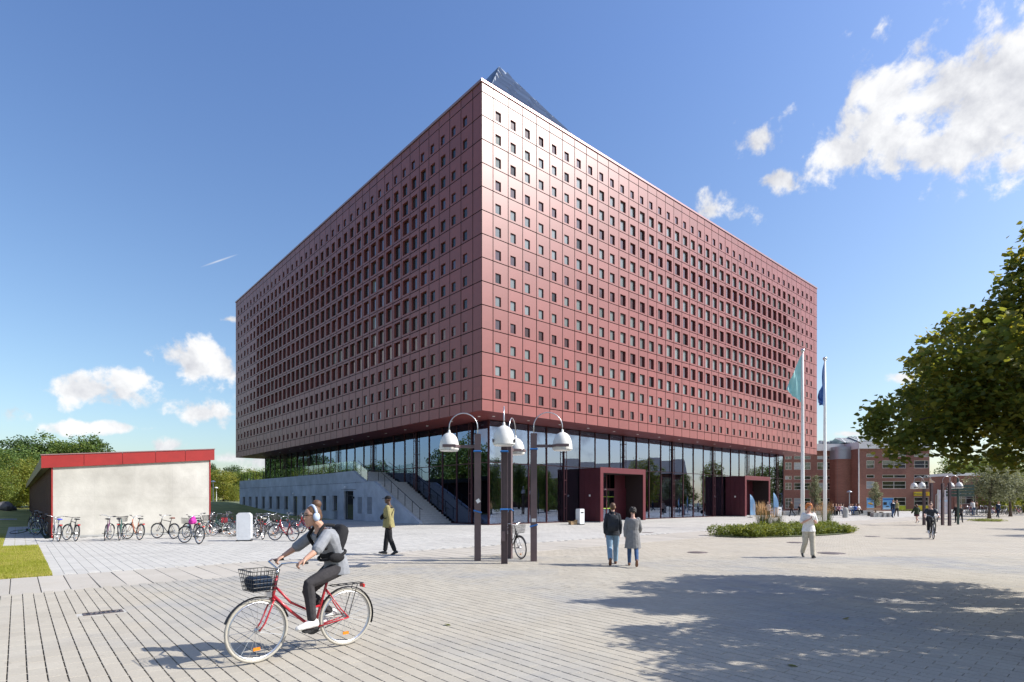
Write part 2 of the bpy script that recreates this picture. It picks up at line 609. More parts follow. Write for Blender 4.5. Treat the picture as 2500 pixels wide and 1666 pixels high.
M['joint'] = mat('joint_sand', (0.065, 0.057, 0.046), rough=1.0, var=0.3, nscale=5)


def cast_panels(m, w, h, amt):
    """faint tone steps between the formwork fields of a cast wall"""
    t = m.node_tree; N, Lk = t.nodes.new, t.links.new
    b = t.nodes['Principled BSDF']
    src = b.inputs['Base Color'].links[0].from_socket
    tcn = N('ShaderNodeTexCoord'); sp = N('ShaderNodeSeparateXYZ'); cb = N('ShaderNodeCombineXYZ')
    Lk(tcn.outputs['Object'], sp.inputs[0]); Lk(sp.outputs[0], cb.inputs[0]); Lk(sp.outputs[2], cb.inputs[1])
    bk = N('ShaderNodeTexBrick'); bk.offset = 0.0
    bk.inputs['Scale'].default_value = 1; bk.inputs['Brick Width'].default_value = w; bk.inputs['Row Height'].default_value = h
    bk.inputs['Mortar Size'].default_value = 0.012; bk.inputs['Mortar Smooth'].default_value = 1.0
    bk.inputs['Color1'].default_value = (1 - amt, 1 - amt, 1 - amt * 1.3, 1); bk.inputs['Color2'].default_value = (1 + amt, 1 + amt, 1 + amt, 1); bk.inputs['Mortar'].default_value = (1 - amt * 2, 1 - amt * 2, 1 - amt * 2, 1)
    Lk(cb.outputs[0], bk.inputs['Vector'])
    x = N('ShaderNodeMix'); x.data_type = 'RGBA'; x.blend_type = 'MULTIPLY'; x.inputs[0].default_value = 1.0
    Lk(src, x.inputs[6]); Lk(bk.outputs['Color'], x.inputs[7]); Lk(x.outputs[2], b.inputs['Base Color'])


cast_panels(M['concrete_w'], 1.62, 1.9, 0.06)

# ================================================================== GROUND
def struct(name, o):
    o['kind'] = 'structure'
    return o


BEIGE = dict(c1=(0.410, 0.372, 0.305), c2=(0.455, 0.418, 0.345), patch=(0.325, 0.318, 0.302), dirt=(0.30, 0.265, 0.205))
GREY = dict(c1=(0.465, 0.45, 0.415), c2=(0.52, 0.505, 0.465), patch=(0.41, 0.395, 0.365), dirt=(0.38, 0.365, 0.335))
M['paver'] = paving_mat('beige_paver_concrete', isl=0.045, **BEIGE)
M['paver_far'] = paving_mat('beige_paver_concrete_far', isl=0, brick=(0.304, 0.152, 0.006), rot=PI / 2 - TH, c1=(0.44, 0.395, 0.32), c2=(0.475, 0.43, 0.355), patch=(0.40, 0.365, 0.305), dirt=(0.35, 0.30, 0.225))
M['slab'] = paving_mat('beige_slab_concrete', (0.44, 0.405, 0.35), (0.49, 0.455, 0.40), (0.42, 0.385, 0.33), (0.33, 0.285, 0.22), isl=0.05)
M['grey_pav'] = paving_mat('grey_slab_concrete', isl=0.045, **GREY)
M['grey_far'] = paving_mat('grey_slab_concrete_far', isl=0, brick=(0.456, 0.228, 0.006), rot=PI / 2 - TH, **GREY)

g = MB(); g.poly((-1500, -1500, -0.08), (1500, -1500, -0.08), (1500, 3000, -0.08), (-1500, 3000, -0.08))
struct('ground', g.build('ground', M['earth']))
L0, L1 = 13.90, 16.80             # the band of long slabs lies between these two grid lines
PW, PL = 0.152, 0.304
YN = 17.6                         # stones are laid one by one up to here
g = MB()
a = RL(-40, L0, -0.014); 
g.poly((-26, -6, -0.014), (40, -6, -0.014), (40, YN + 0.6, -0.014), (-26, YN + 0.6, -0.014))
plaza = struct('plaza', g.build('plaza', M['joint']))


def rl_of(X, Y):
    return X * CT + Y * ST, -X * ST + Y * CT


def stone_mesh(name, w, l, ch, material, nib=0.0):
    """one stone, chamfered top, along local y"""
    b = MB()
    x, y = w / 2, l / 2
    top = [(-x + ch, -y + ch, 0), (x - ch, -y + ch, 0), (x - ch, y - ch, 0), (-x + ch, y - ch, 0)]
    mid = [(-x, -y, -ch), (x, -y, -ch), (x, y, -ch), (-x, y, -ch)]
    bot = [(-x, -y, -0.05), (x, -y, -0.05), (x, y, -0.05), (-x, y, -0.05)]
    b.add(top + mid + bot, [(0, 1, 2, 3)] + [(4 + i, 4 + (i + 1) % 4, (i + 1) % 4, i) for i in range(4)]
          + [(8 + i, 8 + (i + 1) % 4, 4 + (i + 1) % 4, 4 + i) for i in range(4)])
    if nib:                                       # the spacer that bridges the wide joint at the stone's end
        b.add([(x, y - .012, -.0012), (x + nib, y - .012, -.0012), (x + nib, y + .012, -.0012), (x, y + .012, -.0012)], [(0, 1, 2, 3)])
    return b.mesh(name, material)


def lay(cells, w, l, ch, material, parent, pname, nsingle, zoff=0.0, jit=0.0007, nib=0.0):
    """cells: list of (r,l) centres; the nearest become single parts, the rest one part"""
    P = np.array(cells)
    wx = P[:, 0] * CT - P[:, 1] * ST
    wy = P[:, 0] * ST + P[:, 1] * CT
    # how large each one shows, for those in the frame
    py = H * F / wy + 1221
    inside = (np.abs(wx) < 0.906 * wy) & (py < 1675)
    score = np.where(inside, w * l / wy ** 3, 0)
    order = np.argsort(-score)
    me = stone_mesh(pname, w, l, ch, material, nib)
    nsingle = min(nsingle, int(inside.sum()))
    for i in order[:nsingle]:
        o = link(pname, me, parent, (wx[i], wy[i], zoff + rng.normal(0, jit)))
        o.rotation_euler = (rng.normal(0, 0.002), rng.normal(0, 0.003), TH + rng.normal(0, 0.003))
    rest = order[nsingle:]
    if len(rest):
        base = np.array([v.co[:] for v in me.vertices])
        fb = np.array([p.vertices[:] for p in me.polygons])
        n = len(rest)
        V = np.repeat(base[None], n, 0)
        V[:, :, 2] += V[:, :, 0] * rng.normal(0, 0.003, (n, 1)) + V[:, :, 1] * rng.normal(0, 0.002, (n, 1)) + rng.normal(0, jit, (n, 1)) + zoff
        X = V[:, :, 0] * CT - V[:, :, 1] * ST + wx[rest][:, None]
        Y = V[:, :, 0] * ST + V[:, :, 1] * CT + wy[rest][:, None]
        V = np.stack([X, Y, V[:, :, 2]], -1).reshape(-1, 3)
        Fc = (fb[None] + (np.arange(n) * len(base))[:, None, None]).reshape(-1, 4)
        o = link(pname, np_mesh(pname + 's_far', V, Fc, material), parent)
        o['kind'] = 'stuff'


DRAIN = gp(252, 1496)
dr, dl = rl_of(DRAIN.x, DRAIN.y)
cells = []
i0, i1 = -190, 280
for i in range(i0, i1):
    r = i * PW
    off = 0.5 * PL * (i % 2)
    for k in range(-2, 90):
        l = L0 - PL / 2 - k * PL + off
        if l > L0 + 0.02:
            continue
        X, Y = r * CT - l * ST, r * ST + l * CT
        if Y < 2.6 or Y > YN or abs(X) > 0.93 * Y + 4.5:
            continue
        if abs(r - dr) < 0.33 and abs(l - dl) < 0.22:
            continue
        cells.append((r, l))
lay(cells, PW - 0.012, PL - 0.006, 0.002, M['paver'], plaza, 'paver', 300, nib=0.012)

g = MB()
p0 = RL((YN - 0.3 - L0 * CT) / ST, L0)
p1 = RL(170, L0)
g.poly((p0.x, YN - 0.3, -0.006), (120, YN - 0.3, -0.006), (170, 60, -0.006), (p1.x, p1.y, -0.006))
struct('plaza_far', g.build('plaza', M['paver_far']))

# band of long slabs
g = MB()
g.poly(RL(-30, L0 - 0.05, -0.020), RL(150, L0 - 0.05, -0.020), RL(150, L1 + 0.05, -0.020), RL(-30, L1 + 0.05, -0.020))
band = struct('slab_path', g.build('slab_path', M['joint']))
SW = 0.456
sl = [(i * SW + 0.12, (L0 + L1) / 2) for i in range(-30, 215)]
lay(sl, SW - 0.014, L1 - L0 - 0.012, 0.004, M['slab'], band, 'slab', 170)

# grey forecourt: stones near, one sheet further on
g = MB()
g.poly(RL(0.62, L1, -0.012), RL(150, L1, -0.012), RL(150, 190, -0.012), RL(23.5, 100, -0.012), RL(21.9, 49, -0.012), RL(7.9, 49, -0.012), RL(7.9, 33, -0.012), RL(0.62, 33, -0.012))
fore = struct('forecourt', g.build('forecourt', M['grey_far']))
cells = []
GW, GL = 0.228, 0.456
for i in range(0, 130):
    r = 0.62 + GW / 2 + i * GW
    off = GL * 0.5 * (i % 2)
    for k in range(0, 37):
        l = L1 + GL / 2 + k * GL + off
        if l > 33.0 or RL(r, l).y > 30:
            continue
        cells.append((r, l))
lay(cells, GW - 0.006, GL - 0.006, 0.003, M['grey_pav'], fore, 'grey_slab', 300, zoff=0.0)
# paved strip along the shed side
cells = [(0.10 + i * 0.34, 28.75 + k * 0.34) for i in range(-1, 3) for k in range(0, 60)]
lay(cells, 0.33, 0.33, 0.003, M['grey_pav'], fore, 'path_slab', 60, zoff=-0.002)


# ------------------------------------------------------------------ lawn and bank behind
def sstep(x, a, b):
    t = np.clip((x - a) / (b - a), 0, 1)
    return t * t * (3 - 2 * t)


def lawn_h(r, l):
    left = 3.1 * sstep(l, 60, 100) * sstep(-r, -3, 10)
    right = 1.5 * sstep(l, 54, 88)
    w = sstep(r, -2, 8)
    h = left * (1 - w) + right * w
    h = h + 6.0 * sstep(l, 120, 260)
    return h - 0.008


def lawn_z(x, y):
    r, l = rl_of(x, y)
    return float(lawn_h(np.array(r), np.array(l)))


rs = np.concatenate([np.linspace(-160, -22, 24), np.linspace(-20, 60, 60)])
ls = np.concatenate([np.linspace(L1 + 0.01, 48, 22), np.linspace(49.0, 140, 64), np.linspace(146, 320, 20)])
V, Fc, idx = [], [], {}
for i, r in enumerate(rs):
    for j, l in enumerate(ls):
        idx[i, j] = len(V)
        rr = r
        V.append(RL(rr, l, float(lawn_h(np.array(r), np.array(l))))[:])
for i in range(len(rs) - 1):
    for j in range(len(ls) - 1):
        rc, lc = (rs[i] + rs[i + 1]) / 2, (ls[j] + ls[j + 1]) / 2
        if rc > 0.55 and lc < 49.0:
            continue
        if rc > 22 and lc < 88:
            continue
        Fc.append((idx[i, j], idx[i + 1, j], idx[i + 1, j + 1], idx[i, j + 1]))
lawn = struct('lawn', link('lawn', np_mesh('lawn', V, Fc, M['lawn'], True)))
# snug edge of the lawn along the forecourt
g = MB()
g.poly(RL(-22, L1 + 0.01, -0.007), RL(0.61, L1 + 0.01, -0.007), RL(0.61, 28.5, -0.007), RL(-22, 28.5, -0.007))
struct('lawn_edge', g.build('lawn', M['lawn']))


def blades(name, pts, hmin, hmax, wid, material, lean=0.5, kind='stuff'):
    n = len(pts)
    P = np.array(pts)
    a = rng.uniform(0, 2 * PI, n)
    h = rng.uniform(hmin, hmax, n)
    dx, dy = np.cos(a), np.sin(a)
    ln = rng.uniform(0, lean, n) * h
    b = rng.uniform(0, 2 * PI, n)
    w = wid
    v0 = P + np.stack([dx * w, dy * w, np.zeros(n)], -1)
    v1 = P - np.stack([dx * w, dy * w, np.zeros(n)], -1)
    v2 = P + np.stack([np.cos(b) * ln, np.sin(b) * ln, h], -1)
    V = np.stack([v0, v1, v2], 1).reshape(-1, 3)
    Fc = np.arange(3 * n).reshape(-1, 3)
    o = link(name, np_mesh(name, V, Fc, material))
    o['kind'] = kind
    return o


pts = []
while len(pts) < 60000:
    r, l = rng.uniform(-9, 0.62), L1 + 0.02 + abs(rng.normal(0, 7.0))
    p = RL(r, l)
    if l > 40 or p.x < -0.93 * p.y or (l > 28.6 and r > -0.42):
        continue
    pts.append((p.x, p.y, -0.008))
tag(blades('grass', pts, 0.02, 0.075, 0.006, M['grass']), 'short sunlit grass of the lawn left of the paving', 'grass')

# grey footpath crossing the lawn at the left
g = MB()
for k in range(12):
    r0, r1 = -60 + k * 5, -55 + k * 5
    def pz(r, l): return RL(r, l, float(lawn_h(np.array(r), np.array(l))) + 0.03)
    g.poly(pz(r0, 64.5), pz(r1, 64.5), pz(r1, 66.3), pz(r0, 66.3))
struct('footpath', g.build('footpath', M['conc_low']))

# drain and manhole lids
t = thing('drain_grate', 'cast iron slotted drain grate in the beige pavers at lower left', 'drain grate', (DRAIN.x, DRAIN.y, 0), TH)
b = MB(); b.bx(-.37, .37, -.155, .155, -.03, -.003); b.build('cement_collar', M['concrete_w'], t)
b = MB(); b.bx(-.25, .25, -.125, .125, -.0025, -.001); b.build('grate_pit', M['black'], t)
M['iron'] = mat('cast_iron', (0.13, 0.105, 0.10), rough=0.6, metal=0.3, var=0.3, nscale=12)
b = MB()
b.bx(-.25, .25, -.125, -.10, 0, .006); b.bx(-.25, .25, .10, .125, 0, .006); b.bx(-.25, -.215, -.10, .10, 0, .006); b.bx(.215, .25, -.10, .10, 0, .006)
b.build('grate_frame', M['iron'], t)
me = MB().bx(-.013, .013, -.10, .10, 0, .005).mesh('grate_bar', M['iron'])
for k in range(6):
    link('grate_bar', me, t, (-.155 + k * .062, 0, 0), None)
lid = MB(); lid.lathe([(0.0, 0.006), (0.25, 0.006), (0.262, -0.01)], n=24)
lid.lathe([(0.275, -0.01), (0.28, 0.004), (0.325, 0.004), (0.335, -0.01)], n=24)
lid = lid.mesh('manhole_lid', M['iron'])
for px, py, s, lb in [(1703, 1349, 1, 'round iron manhole lid in the paving just right of the walking couple'), (2030, 1351, 1.25, 'large round iron manhole lid at the right of the red haired walker'),
                (1944, 1325, 1.1, 'round iron manhole lid between the planting bed and the red haired walker'), (2130, 1310, 1, 'small iron manhole lid off the right end of the planting bed'), (1582, 1301, 1, 'iron manhole lid in the grey forecourt behind the couple')]:
    o = link('manhole_cover', lid, None, gp(px, py))
    o.scale = (s, s, 1)
    tag(o, lb, 'manhole cover', 'manhole covers in the paving')

# ================================================================== THE RED BUILDING
BO = Vector((-0.05362 * 35.5, 35.5, 0))          # near corner of the box, on the ground
S = 53.04
GAP = 0.056
ZB, ROW0, RH, NR, NC, CWD, EDGE = 7.36, 8.10, 1.487, 13, 40, 1.28, 0.92
ZT = ROW0 + NR * RH                               # 27.43
bld = thing('office_building', 'large dark red metal box building raised on a glazed ground floor', 'building', BO, TH)
DEPS = [0.12, 0.15, 0.18, 0.20, 0.22]


def panel(name, w, h, op=None, DEP=.2):
    b = MB()
    e = GAP / 2
    th = 0.05
    o = [(e, 0, e), (w - e, 0, e), (w - e, 0, h - e), (e, 0, h - e)]
    ob = [(x, th, z) for x, _, z in o]
    if op is None:
        b.add(o + ob, [(0, 1, 2, 3)])
    else:
        u0, u1, v0, v1 = op
        i = [(u0, 0, v0), (u1, 0, v0), (u1, 0, v1), (u0, 0, v1)]
        ib = [(x, DEP, z) for x, _, z in i]
        b.add(o + ob + i + ib, [(k, (k + 1) % 4, 8 + (k + 1) % 4, 8 + k) for k in range(4)]
              + [(8 + k, 8 + (k + 1) % 4, 12 + (k + 1) % 4, 12 + k) for k in range(4)])
    b.mi = 1
    b.add(o + ob, [(4 + k, 4 + (k + 1) % 4, (k + 1) % 4, k) for k in range(4)])
    return b.mesh(name, [M['red'], M['core']])


def window(name, op, pane, DEP):
    u0, u1, v0, v1 = op
    b = MB()
    f = 0.035
    y = DEP - 0.03
    b.poly((u0 + f, y, v0 + f), (u1 - f, y, v0 + f), (u1 - f, y, v1 - f), (u0 + f, y, v1 - f))
    b.mi = 1
    y2 = y - 0.02
    o = [(u0, y2, v0), (u1, y2, v0), (u1, y2, v1), (u0, y2, v1)]
    i = [(u0 + f, y2, v0 + f), (u1 - f, y2, v0 + f), (u1 - f, y2, v1 - f), (u0 + f, y2, v1 - f)]
    ib = [(x, y, z) for x, _, z in i]
    b.add(o + i + ib, [(k, (k + 1) % 4, 4 + (k + 1) % 4, 4 + k) for k in range(4)] + [(4 + k, 4 + (k + 1) % 4, 8 + (k + 1) % 4, 8 + k) for k in range(4)])
    return b.mesh(name, [pane, M['wframe']])


LV = [(0.37, 0.42), (0.45, 0.50), (0.53, 0.58), (0.62, 0.67), (0.71, 0.75)]


def level(c, r, face):
    if face == 0:
        lc = 0 if c < 6 else 1 if c < 10 else 2 if c < 15 else 3 if c < 23 else 4 if c < 34 else 2 if c < 36 else 1 if c < 37 else 0
    else:
        lc = 0 if c < 2 else 1 if c < 4 else 2 if c < 6 else 4 if c < 34 else 3 if c < 36 else 1 if c < 38 else 0
    lr = [0, 1, 2, 4, 4, 4, 4, 4, 4, 4, 3, 2, 0][r]
    return min(lc, lr)


def opening(lv):
    a, b_ = LV[lv]
    u0 = 0.15 * CWD
    v0 = 0.10 * RH if lv < 4 else 0.12 * RH
    return (u0, u0 + a * CWD, v0, v0 + b_ * RH)


PMESH = {lv: panel('facade_panel', CWD, RH, opening(lv), DEPS[lv]) for lv in range(5)}
WMESH = {(lv, k): window('window', opening(lv), M[('pane_grey', 'pane_red', 'pane_shade')[k]], DEPS[lv]) for lv in range(5) for k in (0, 1, 2)}
FROT = [0.0, -PI / 2]


def face_loc(face, u, v):
    return Vector((u, 0, v)) if face == 0 else Vector((0, S - u, v))


allp = []
for face in (0, 1):
    for c in range(NC):
        for r in range(NR):
            u, v = EDGE + c * CWD, ROW0 + r * RH
            p = face_loc(face, u + CWD / 2, v + RH / 2)
            w = Matrix.Rotation(TH, 3, 'Z') @ p + BO
            n = Vector((ST, -CT, 0)) if face == 0 else Vector((-CT, -ST, 0))
            d = Vector((0, 0, H)) - w
            allp.append((d.normalized().dot(n) / d.length_squared, face, c, r))
allp.sort(reverse=True)
rest_p, rest_w = [], {0: [], 1: [], 2: []}
for i, (sc, face, c, r) in enumerate(allp):
    lv = level(c, r, face)
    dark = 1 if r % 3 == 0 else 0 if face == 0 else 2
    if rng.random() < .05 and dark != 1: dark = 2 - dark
    u, v = EDGE + c * CWD, ROW0 + r * RH
    loc = face_loc(face, u, v)
    tilt = (rng.normal(0, 0.0022), 0, FROT[face] + rng.normal(0, 0.0022))
    if i < 300:
        o = link('facade_panel', PMESH[lv], bld, loc)
        o.rotation_euler = tilt
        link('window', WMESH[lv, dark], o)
    else:
        Mx = Matrix.Translation(loc) @ Euler(tilt).to_matrix().to_4x4()
        rest_p.append((PMESH[lv], Mx))
        rest_w[dark].append((WMESH[lv, dark], Mx))


def join(lst, name, mats, parent):
    b = MB()
    for me, Mx in lst:
        vs = [Mx @ v.co for v in me.vertices]
        o = len(b.v)
        b.v.extend([tuple(p) for p in vs])
        for p in me.polygons:
            b.f.append(tuple(k + o for k in p.vertices))
            b.m.append(p.material_index)
    ob = b.build(name, mats, parent)
    ob['kind'] = 'stuff'
    return ob


join(rest_p, 'facade_panel', [M['red'], M['core']], bld)
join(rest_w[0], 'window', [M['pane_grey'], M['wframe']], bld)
join(rest_w[2], 'window', [M['pane_shade'], M['wframe']], bld)
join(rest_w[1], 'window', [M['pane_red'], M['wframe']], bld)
# the blind edge panels: bottom strip, top strip, corner columns
HB, HT = ROW0 - ZB, 0.60
eb, et, ev = panel('edge_panel', CWD, HB), panel('edge_panel', CWD, HT), panel('edge_panel', EDGE, RH)
evb, evt = panel('edge_panel', EDGE, HB), panel('edge_panel', EDGE, HT)
for face in (0, 1):
    for c in range(NC):
        for me, v in ((eb, ZB), (et, ZT)):
            o = link('edge_panel', me, bld, face_loc(face, EDGE + c * CWD, v))
            o.rotation_euler = (rng.normal(0, 0.002), 0, FROT[face] + rng.normal(0, 0.002))
    for u in (0.0, S - EDGE):
        for me, v in [(evb, ZB), (evt, ZT)] + [(ev, ROW0 + k * RH) for k in range(NR)]:
            o = link('edge_panel', me, bld, face_loc(face, u, v))
            o.rotation_euler = (rng.normal(0, 0.002), 0, FROT[face])
# two hidden faces, roof, core
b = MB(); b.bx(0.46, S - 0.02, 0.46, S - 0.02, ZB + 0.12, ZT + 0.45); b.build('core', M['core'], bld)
b = MB(); b.bx(S - 0.015, S, 0, S, ZB + 0.1, ZT + 0.6); b.bx(0, S - 0.02, S - 0.015, S, ZB + 0.1, ZT + 0.6); b.build('rear_facade', M['red'], bld)
ZR = ZT + HT
b = MB()
for x0, x1, y0, y1 in ((-.06, S + .06, -.06, .45), (-.06, S + .06, S - .45, S + .06), (-.06, .45, .45, S - .45), (S - .45, S + .06, .45, S - .45)):
    b.bx(x0, x1, y0, y1, ZR + .012, ZR + .17)
b.build('coping', M['coping'], bld)
b = MB(); b.bx(.46, S - .46, .46, S - .46, ZR - .25, ZR - .05); b.build('roof', M['black'], bld)
# soffit in strips with joints
me = {}
for face in (0,):
    for k in range(14):
        y0 = 0.06 + k * (S - .1) / 14
        b = MB(); b.bx(0.06, S - .06, y0 + .01, y0 + (S - .1) / 14 - .01, ZB + .03, ZB + .09)
        b.build('soffit_panel', M['soffit'], bld)
dl_ = MB(); dl_.lathe([(0, -0.02), (.09, -0.02), (.11, 0.04)], n=10)
dlm = dl_.mesh('downlight', M['white'])
for k in range(16):
    link('downlight', dlm, bld, (1.5, 2.2 + k * 3.2, ZB + .02))
    link('downlight', dlm, bld, (2.2 + k * 3.2, 1.5, ZB + .02))

# ---- glazed ground floor
GI = 2.9
GL_ = S - 2 * GI
NB = 25
BW = GL_ / NB
TZ = 4.39
porches = [(9.36, 15.2), (32.8, 38.6)]


def pane(w, h):
    b = MB(); b.bx(0.03, w - 0.03, -0.012, 0.012, 0.03, h - 0.03)
    return b.mesh('glass_pane', M['glass'])


pl, ph = pane(BW, TZ - 0.05), pane(BW, ZB - TZ)
mu = MB(); mu.bx(-.03, .03, -.08, .04, 0, ZB); mu = mu.mesh('mullion', M['mull'])
rod = MB()
for dx in (-.13, .13): rod.tube([(dx, -.22, 0.02), (dx, -.22, ZB)], .03, 6)
for z in (1.1, 2.2, 3.3, 4.4, 5.5, 6.6): rod.bx(-.15, .15, -.235, -.205, z - .03, z + .03)
rod = rod.mesh('column', M['mull'])
for face in (0, 1):
    rot = 0.0 if face == 0 else -PI / 2
    for k in range(NB + 1):
        u = GI + k * BW
        p = Vector((u, GI, 0)) if face == 0 else Vector((GI, S - u, 0))
        link('mullion', mu, bld, p, rot)
        if k % 4 == 0 and 0 < k < NB:
            link('column', rod, bld, p, rot)
        if k < NB:
            for me, z in ((pl, 0.05), (ph, TZ)):
                o = link('glass_pane', me, bld, p + Vector((0, 0, z)))
                o.rotation_euler = (rng.normal(0, 0.0035), 0, rot + rng.normal(0, 0.0035))
    b = MB(); b.bx(GI, S - GI, -.06, .03, TZ - .025, TZ + .025); b.bx(GI, S - GI, -.06, .06, 0, .06)
    o = b.build('transom', M['mull'], bld, False, (0, GI, 0) if face == 0 else (GI, S, 0), rot)
# rear glazing and inside
b = MB(); b.bx(S - GI, S - GI + .02, GI, S - GI, 0, ZB); b.bx(GI, S - GI, S - GI, S - GI + .02, 0, ZB); b.build('rear_glazing', M['glass'], bld)
M['floor_in'] = mat('indoor_floor', (0.16, 0.16, 0.17), rough=0.5, var=0.1)
M['wall_in'] = mat('indoor_wall', (0.12, 0.11, 0.11), rough=0.8, var=0.15, nscale=0.4)
b = MB(); b.bx(GI + .05, S - GI - .05, GI + .05, S - GI - .05, -.02, .03); b.build('indoor_floor', M['floor_in'], bld)
b = MB()
b.bx(16, 38, 16, 17, .03, ZB); b.bx(16, 17, 17, 38, .03, ZB); b.bx(38, 39, 15, 40, .03, ZB); b.bx(16, 38, 38, 39, .03, ZB)
b.build('indoor_wall', M['wall_in'], bld)
b = MB()
for i in range(6):
    for j in range(6):
        if (i in (0, 5)) or (j in (0, 5)):
            b.tube([(6 + i * 8.2, 6 + j * 8.2, .03), (6 + i * 8.2, 6 + j * 8.2, ZB)], .22, 10)
b.build('indoor_column', M['wall_in'], bld)
b = MB(); b.bx(GI + .3, S - GI - .3, 9.5, 16, TZ - .1, TZ + .25); b.build('gallery_floor', M['wall_in'], bld)
M['strip'] = mat('lit_strip', (0.9, 0.9, 0.9), emit=((1, 0.97, 0.9), 4.0))
for x, y, a in ((34.5, 7.6, .3), (41, 6.8, -.2), (43.2, 8.2, .5)):
    b = MB(); b.bx(-1.3, 1.3, -.05, .05, 6.35, 6.42); b.build('strip_light', M['strip'], bld, loc=(x, y, 0), rz=a)


def indoor(p):                                    # building-local -> world
    return Matrix.Rotation(TH, 3, 'Z') @ Vector(p) + BO


M['lime'] = mat('lime_green_fabric', (0.36, 0.50, 0.035), rough=0.8)
ch = None
for k, (x, y, lb) in enumerate([(5.3, 4.6, 'lime green lounge chair inside the glass nearest the building corner'), (7.6, 4.9, 'lime green lounge chair inside the glass behind the lamp posts'),
                                (18.6, 4.4, 'lime green lounge chair inside the glass just right of the first porch'), (20.9, 4.5, 'second lime green lounge chair right of the first porch'),
                                (24.6, 4.4, 'third lime green lounge chair inside the glass between the porches'), (27.2, 4.4, 'fourth lime green lounge chair inside the glass between the porches'),
                                (30.6, 4.5, 'lime green lounge chair inside the glass just left of the second porch')]):
    p = indoor((x, y, .03))
    t = thing('lounge_chair', lb, 'chair', p, TH + rng.uniform(-.2, .2), 'lime green chairs inside the glass')
    if ch is None:
        ch = [MB().bx(-.42, .42, -.4, .4, .1, .45).mesh('seat', M['lime']), MB().bx(-.42, .42, -.42, -.28, .45, .95).mesh('backrest', M['lime']),
              MB().bx(-.36, .36, -.34, .34, 0, .1).mesh('base', M['black'])]
    for me in ch: link(me.name.split('.')[0], me, t)
# white cafe tables near the corner
tm = [MB().lathe([(0, .74), (.4, .74), (.4, .71), (0, .71)], n=16).mesh('tabletop', M['white']), MB().tube([(0, 0, .02), (0, 0, .71)], .035, 8).mesh('leg', M['white']),
      MB().lathe([(0, .02), (.26, .02), (.26, 0)], n=14).mesh('base', M['white'])]
for x, y, lb in ((9.3, 5.2, 'round white cafe table inside the glass left of the first porch'), (10.9, 6.0, 'round white cafe table inside the glass further in, behind the first table')):
    t = thing('cafe_table', lb, 'table', indoor((x, y, .03)), 0, 'white tables inside the glass')
    for me in tm: link(me.name.split('.')[0], me, t)

# ---- entrance porches
M['redfr'] = mat('porch_frame_red', (0.135, 0.028, 0.036), rough=0.4, metal=0.2, var=0.06)
for n_, (a0, a1) in enumerate(porches):
    x0, x1 = GI + a0, GI + a1
    yo, yi, ht = GI - 2.24, GI - 0.09, 4.3
    pr = link('entrance_porch', None, bld)
    for k in range(4):
        y0 = yo + .02 + k * (yi - yo) / 4
        for xs_ in (x0, x1 - .12):
            MB().bx(xs_, xs_ + .12, y0, y0 + (yi - yo) / 4 - .015, 0.05, ht - .12).build('side_panel', M['porch'], pr)
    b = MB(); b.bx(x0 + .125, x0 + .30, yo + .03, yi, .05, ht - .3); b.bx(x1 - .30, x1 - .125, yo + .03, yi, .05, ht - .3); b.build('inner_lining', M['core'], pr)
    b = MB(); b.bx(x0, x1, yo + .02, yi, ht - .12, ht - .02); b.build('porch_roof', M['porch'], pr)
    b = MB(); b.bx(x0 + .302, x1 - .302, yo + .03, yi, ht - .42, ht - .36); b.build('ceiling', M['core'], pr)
    b = MB()
    b.bx(x0 - .03, x0 + .32, yo - .04, yo + .018, 0.05, ht + .02); b.bx(x1 - .32, x1 + .03, yo - .04, yo + .018, 0.05, ht + .02)
    b.bx(x0 + .32, x1 - .32, yo - .04, yo + .018, ht - .42, ht + .02)
    b.build('porch_frame', M['redfr'], pr)
    b = MB(); b.bx(x0 - .03, x1 + .03, yo - .05, yi, 0, .045); b.build('sill', M['conc_low'], pr)
    yd = yi - .35
    b = MB()
    xm = x0 + .32 + (x1 - x0 - .64) * .50
    for x in (x0 + .36, x0 + 1.3, xm, xm + 1.05, x1 - .36): b.bx(x - .05, x + .05, yd - .05, yd + .05, .05, 2.75 if x != xm else ht - .42)
    b.bx(x0 + .32, x1 - .32, yd - .07, yd + .06, 2.55, 2.72)
    b.build('door_frame', M['porch'], pr)
    for dx0, dx1 in ((x0 + .41, x0 + 1.25), (x0 + 1.35, xm - .05), (xm + .05, xm + 1.0)):
        b = MB(); b.bx(dx0, dx1, yd - .012, yd + .012, .08, 2.54); dpane = b.build('door', M['glass'], pr)
        b = MB(); b.bx(dx0 + .03, dx1 - .03, yd - .05, yd - .014, 1.02, 1.07); b.bx(dx0 + .03, dx1 - .03, yd - .05, yd - .014, 2.0, 2.03); b.build('push_bar', M['lime'], pr)
    b = MB(); b.bx(xm + 1.1, x1 - .41, yd - .02, yd + .02, .05, ht - .42); b.build('side_panel', M['porch'], pr)
    b = MB(); b.bx(x0 + .41, xm - .06, yd - .012, yd + .012, 2.73, ht - .43); b.build('transom_pane', M['glass'], pr)
    b = MB(); b.bx(x0 - .035, x0 - .002, yo + 1.0, yo + 1.14, 2.02, 2.18); b.build('wall_box', M['white'], pr)
    b = MB(); b.bx(xm - .3, xm - .1, yd - .09, yd - .071, 2.62, 2.66); b.build('name_plate', M['white'], pr)

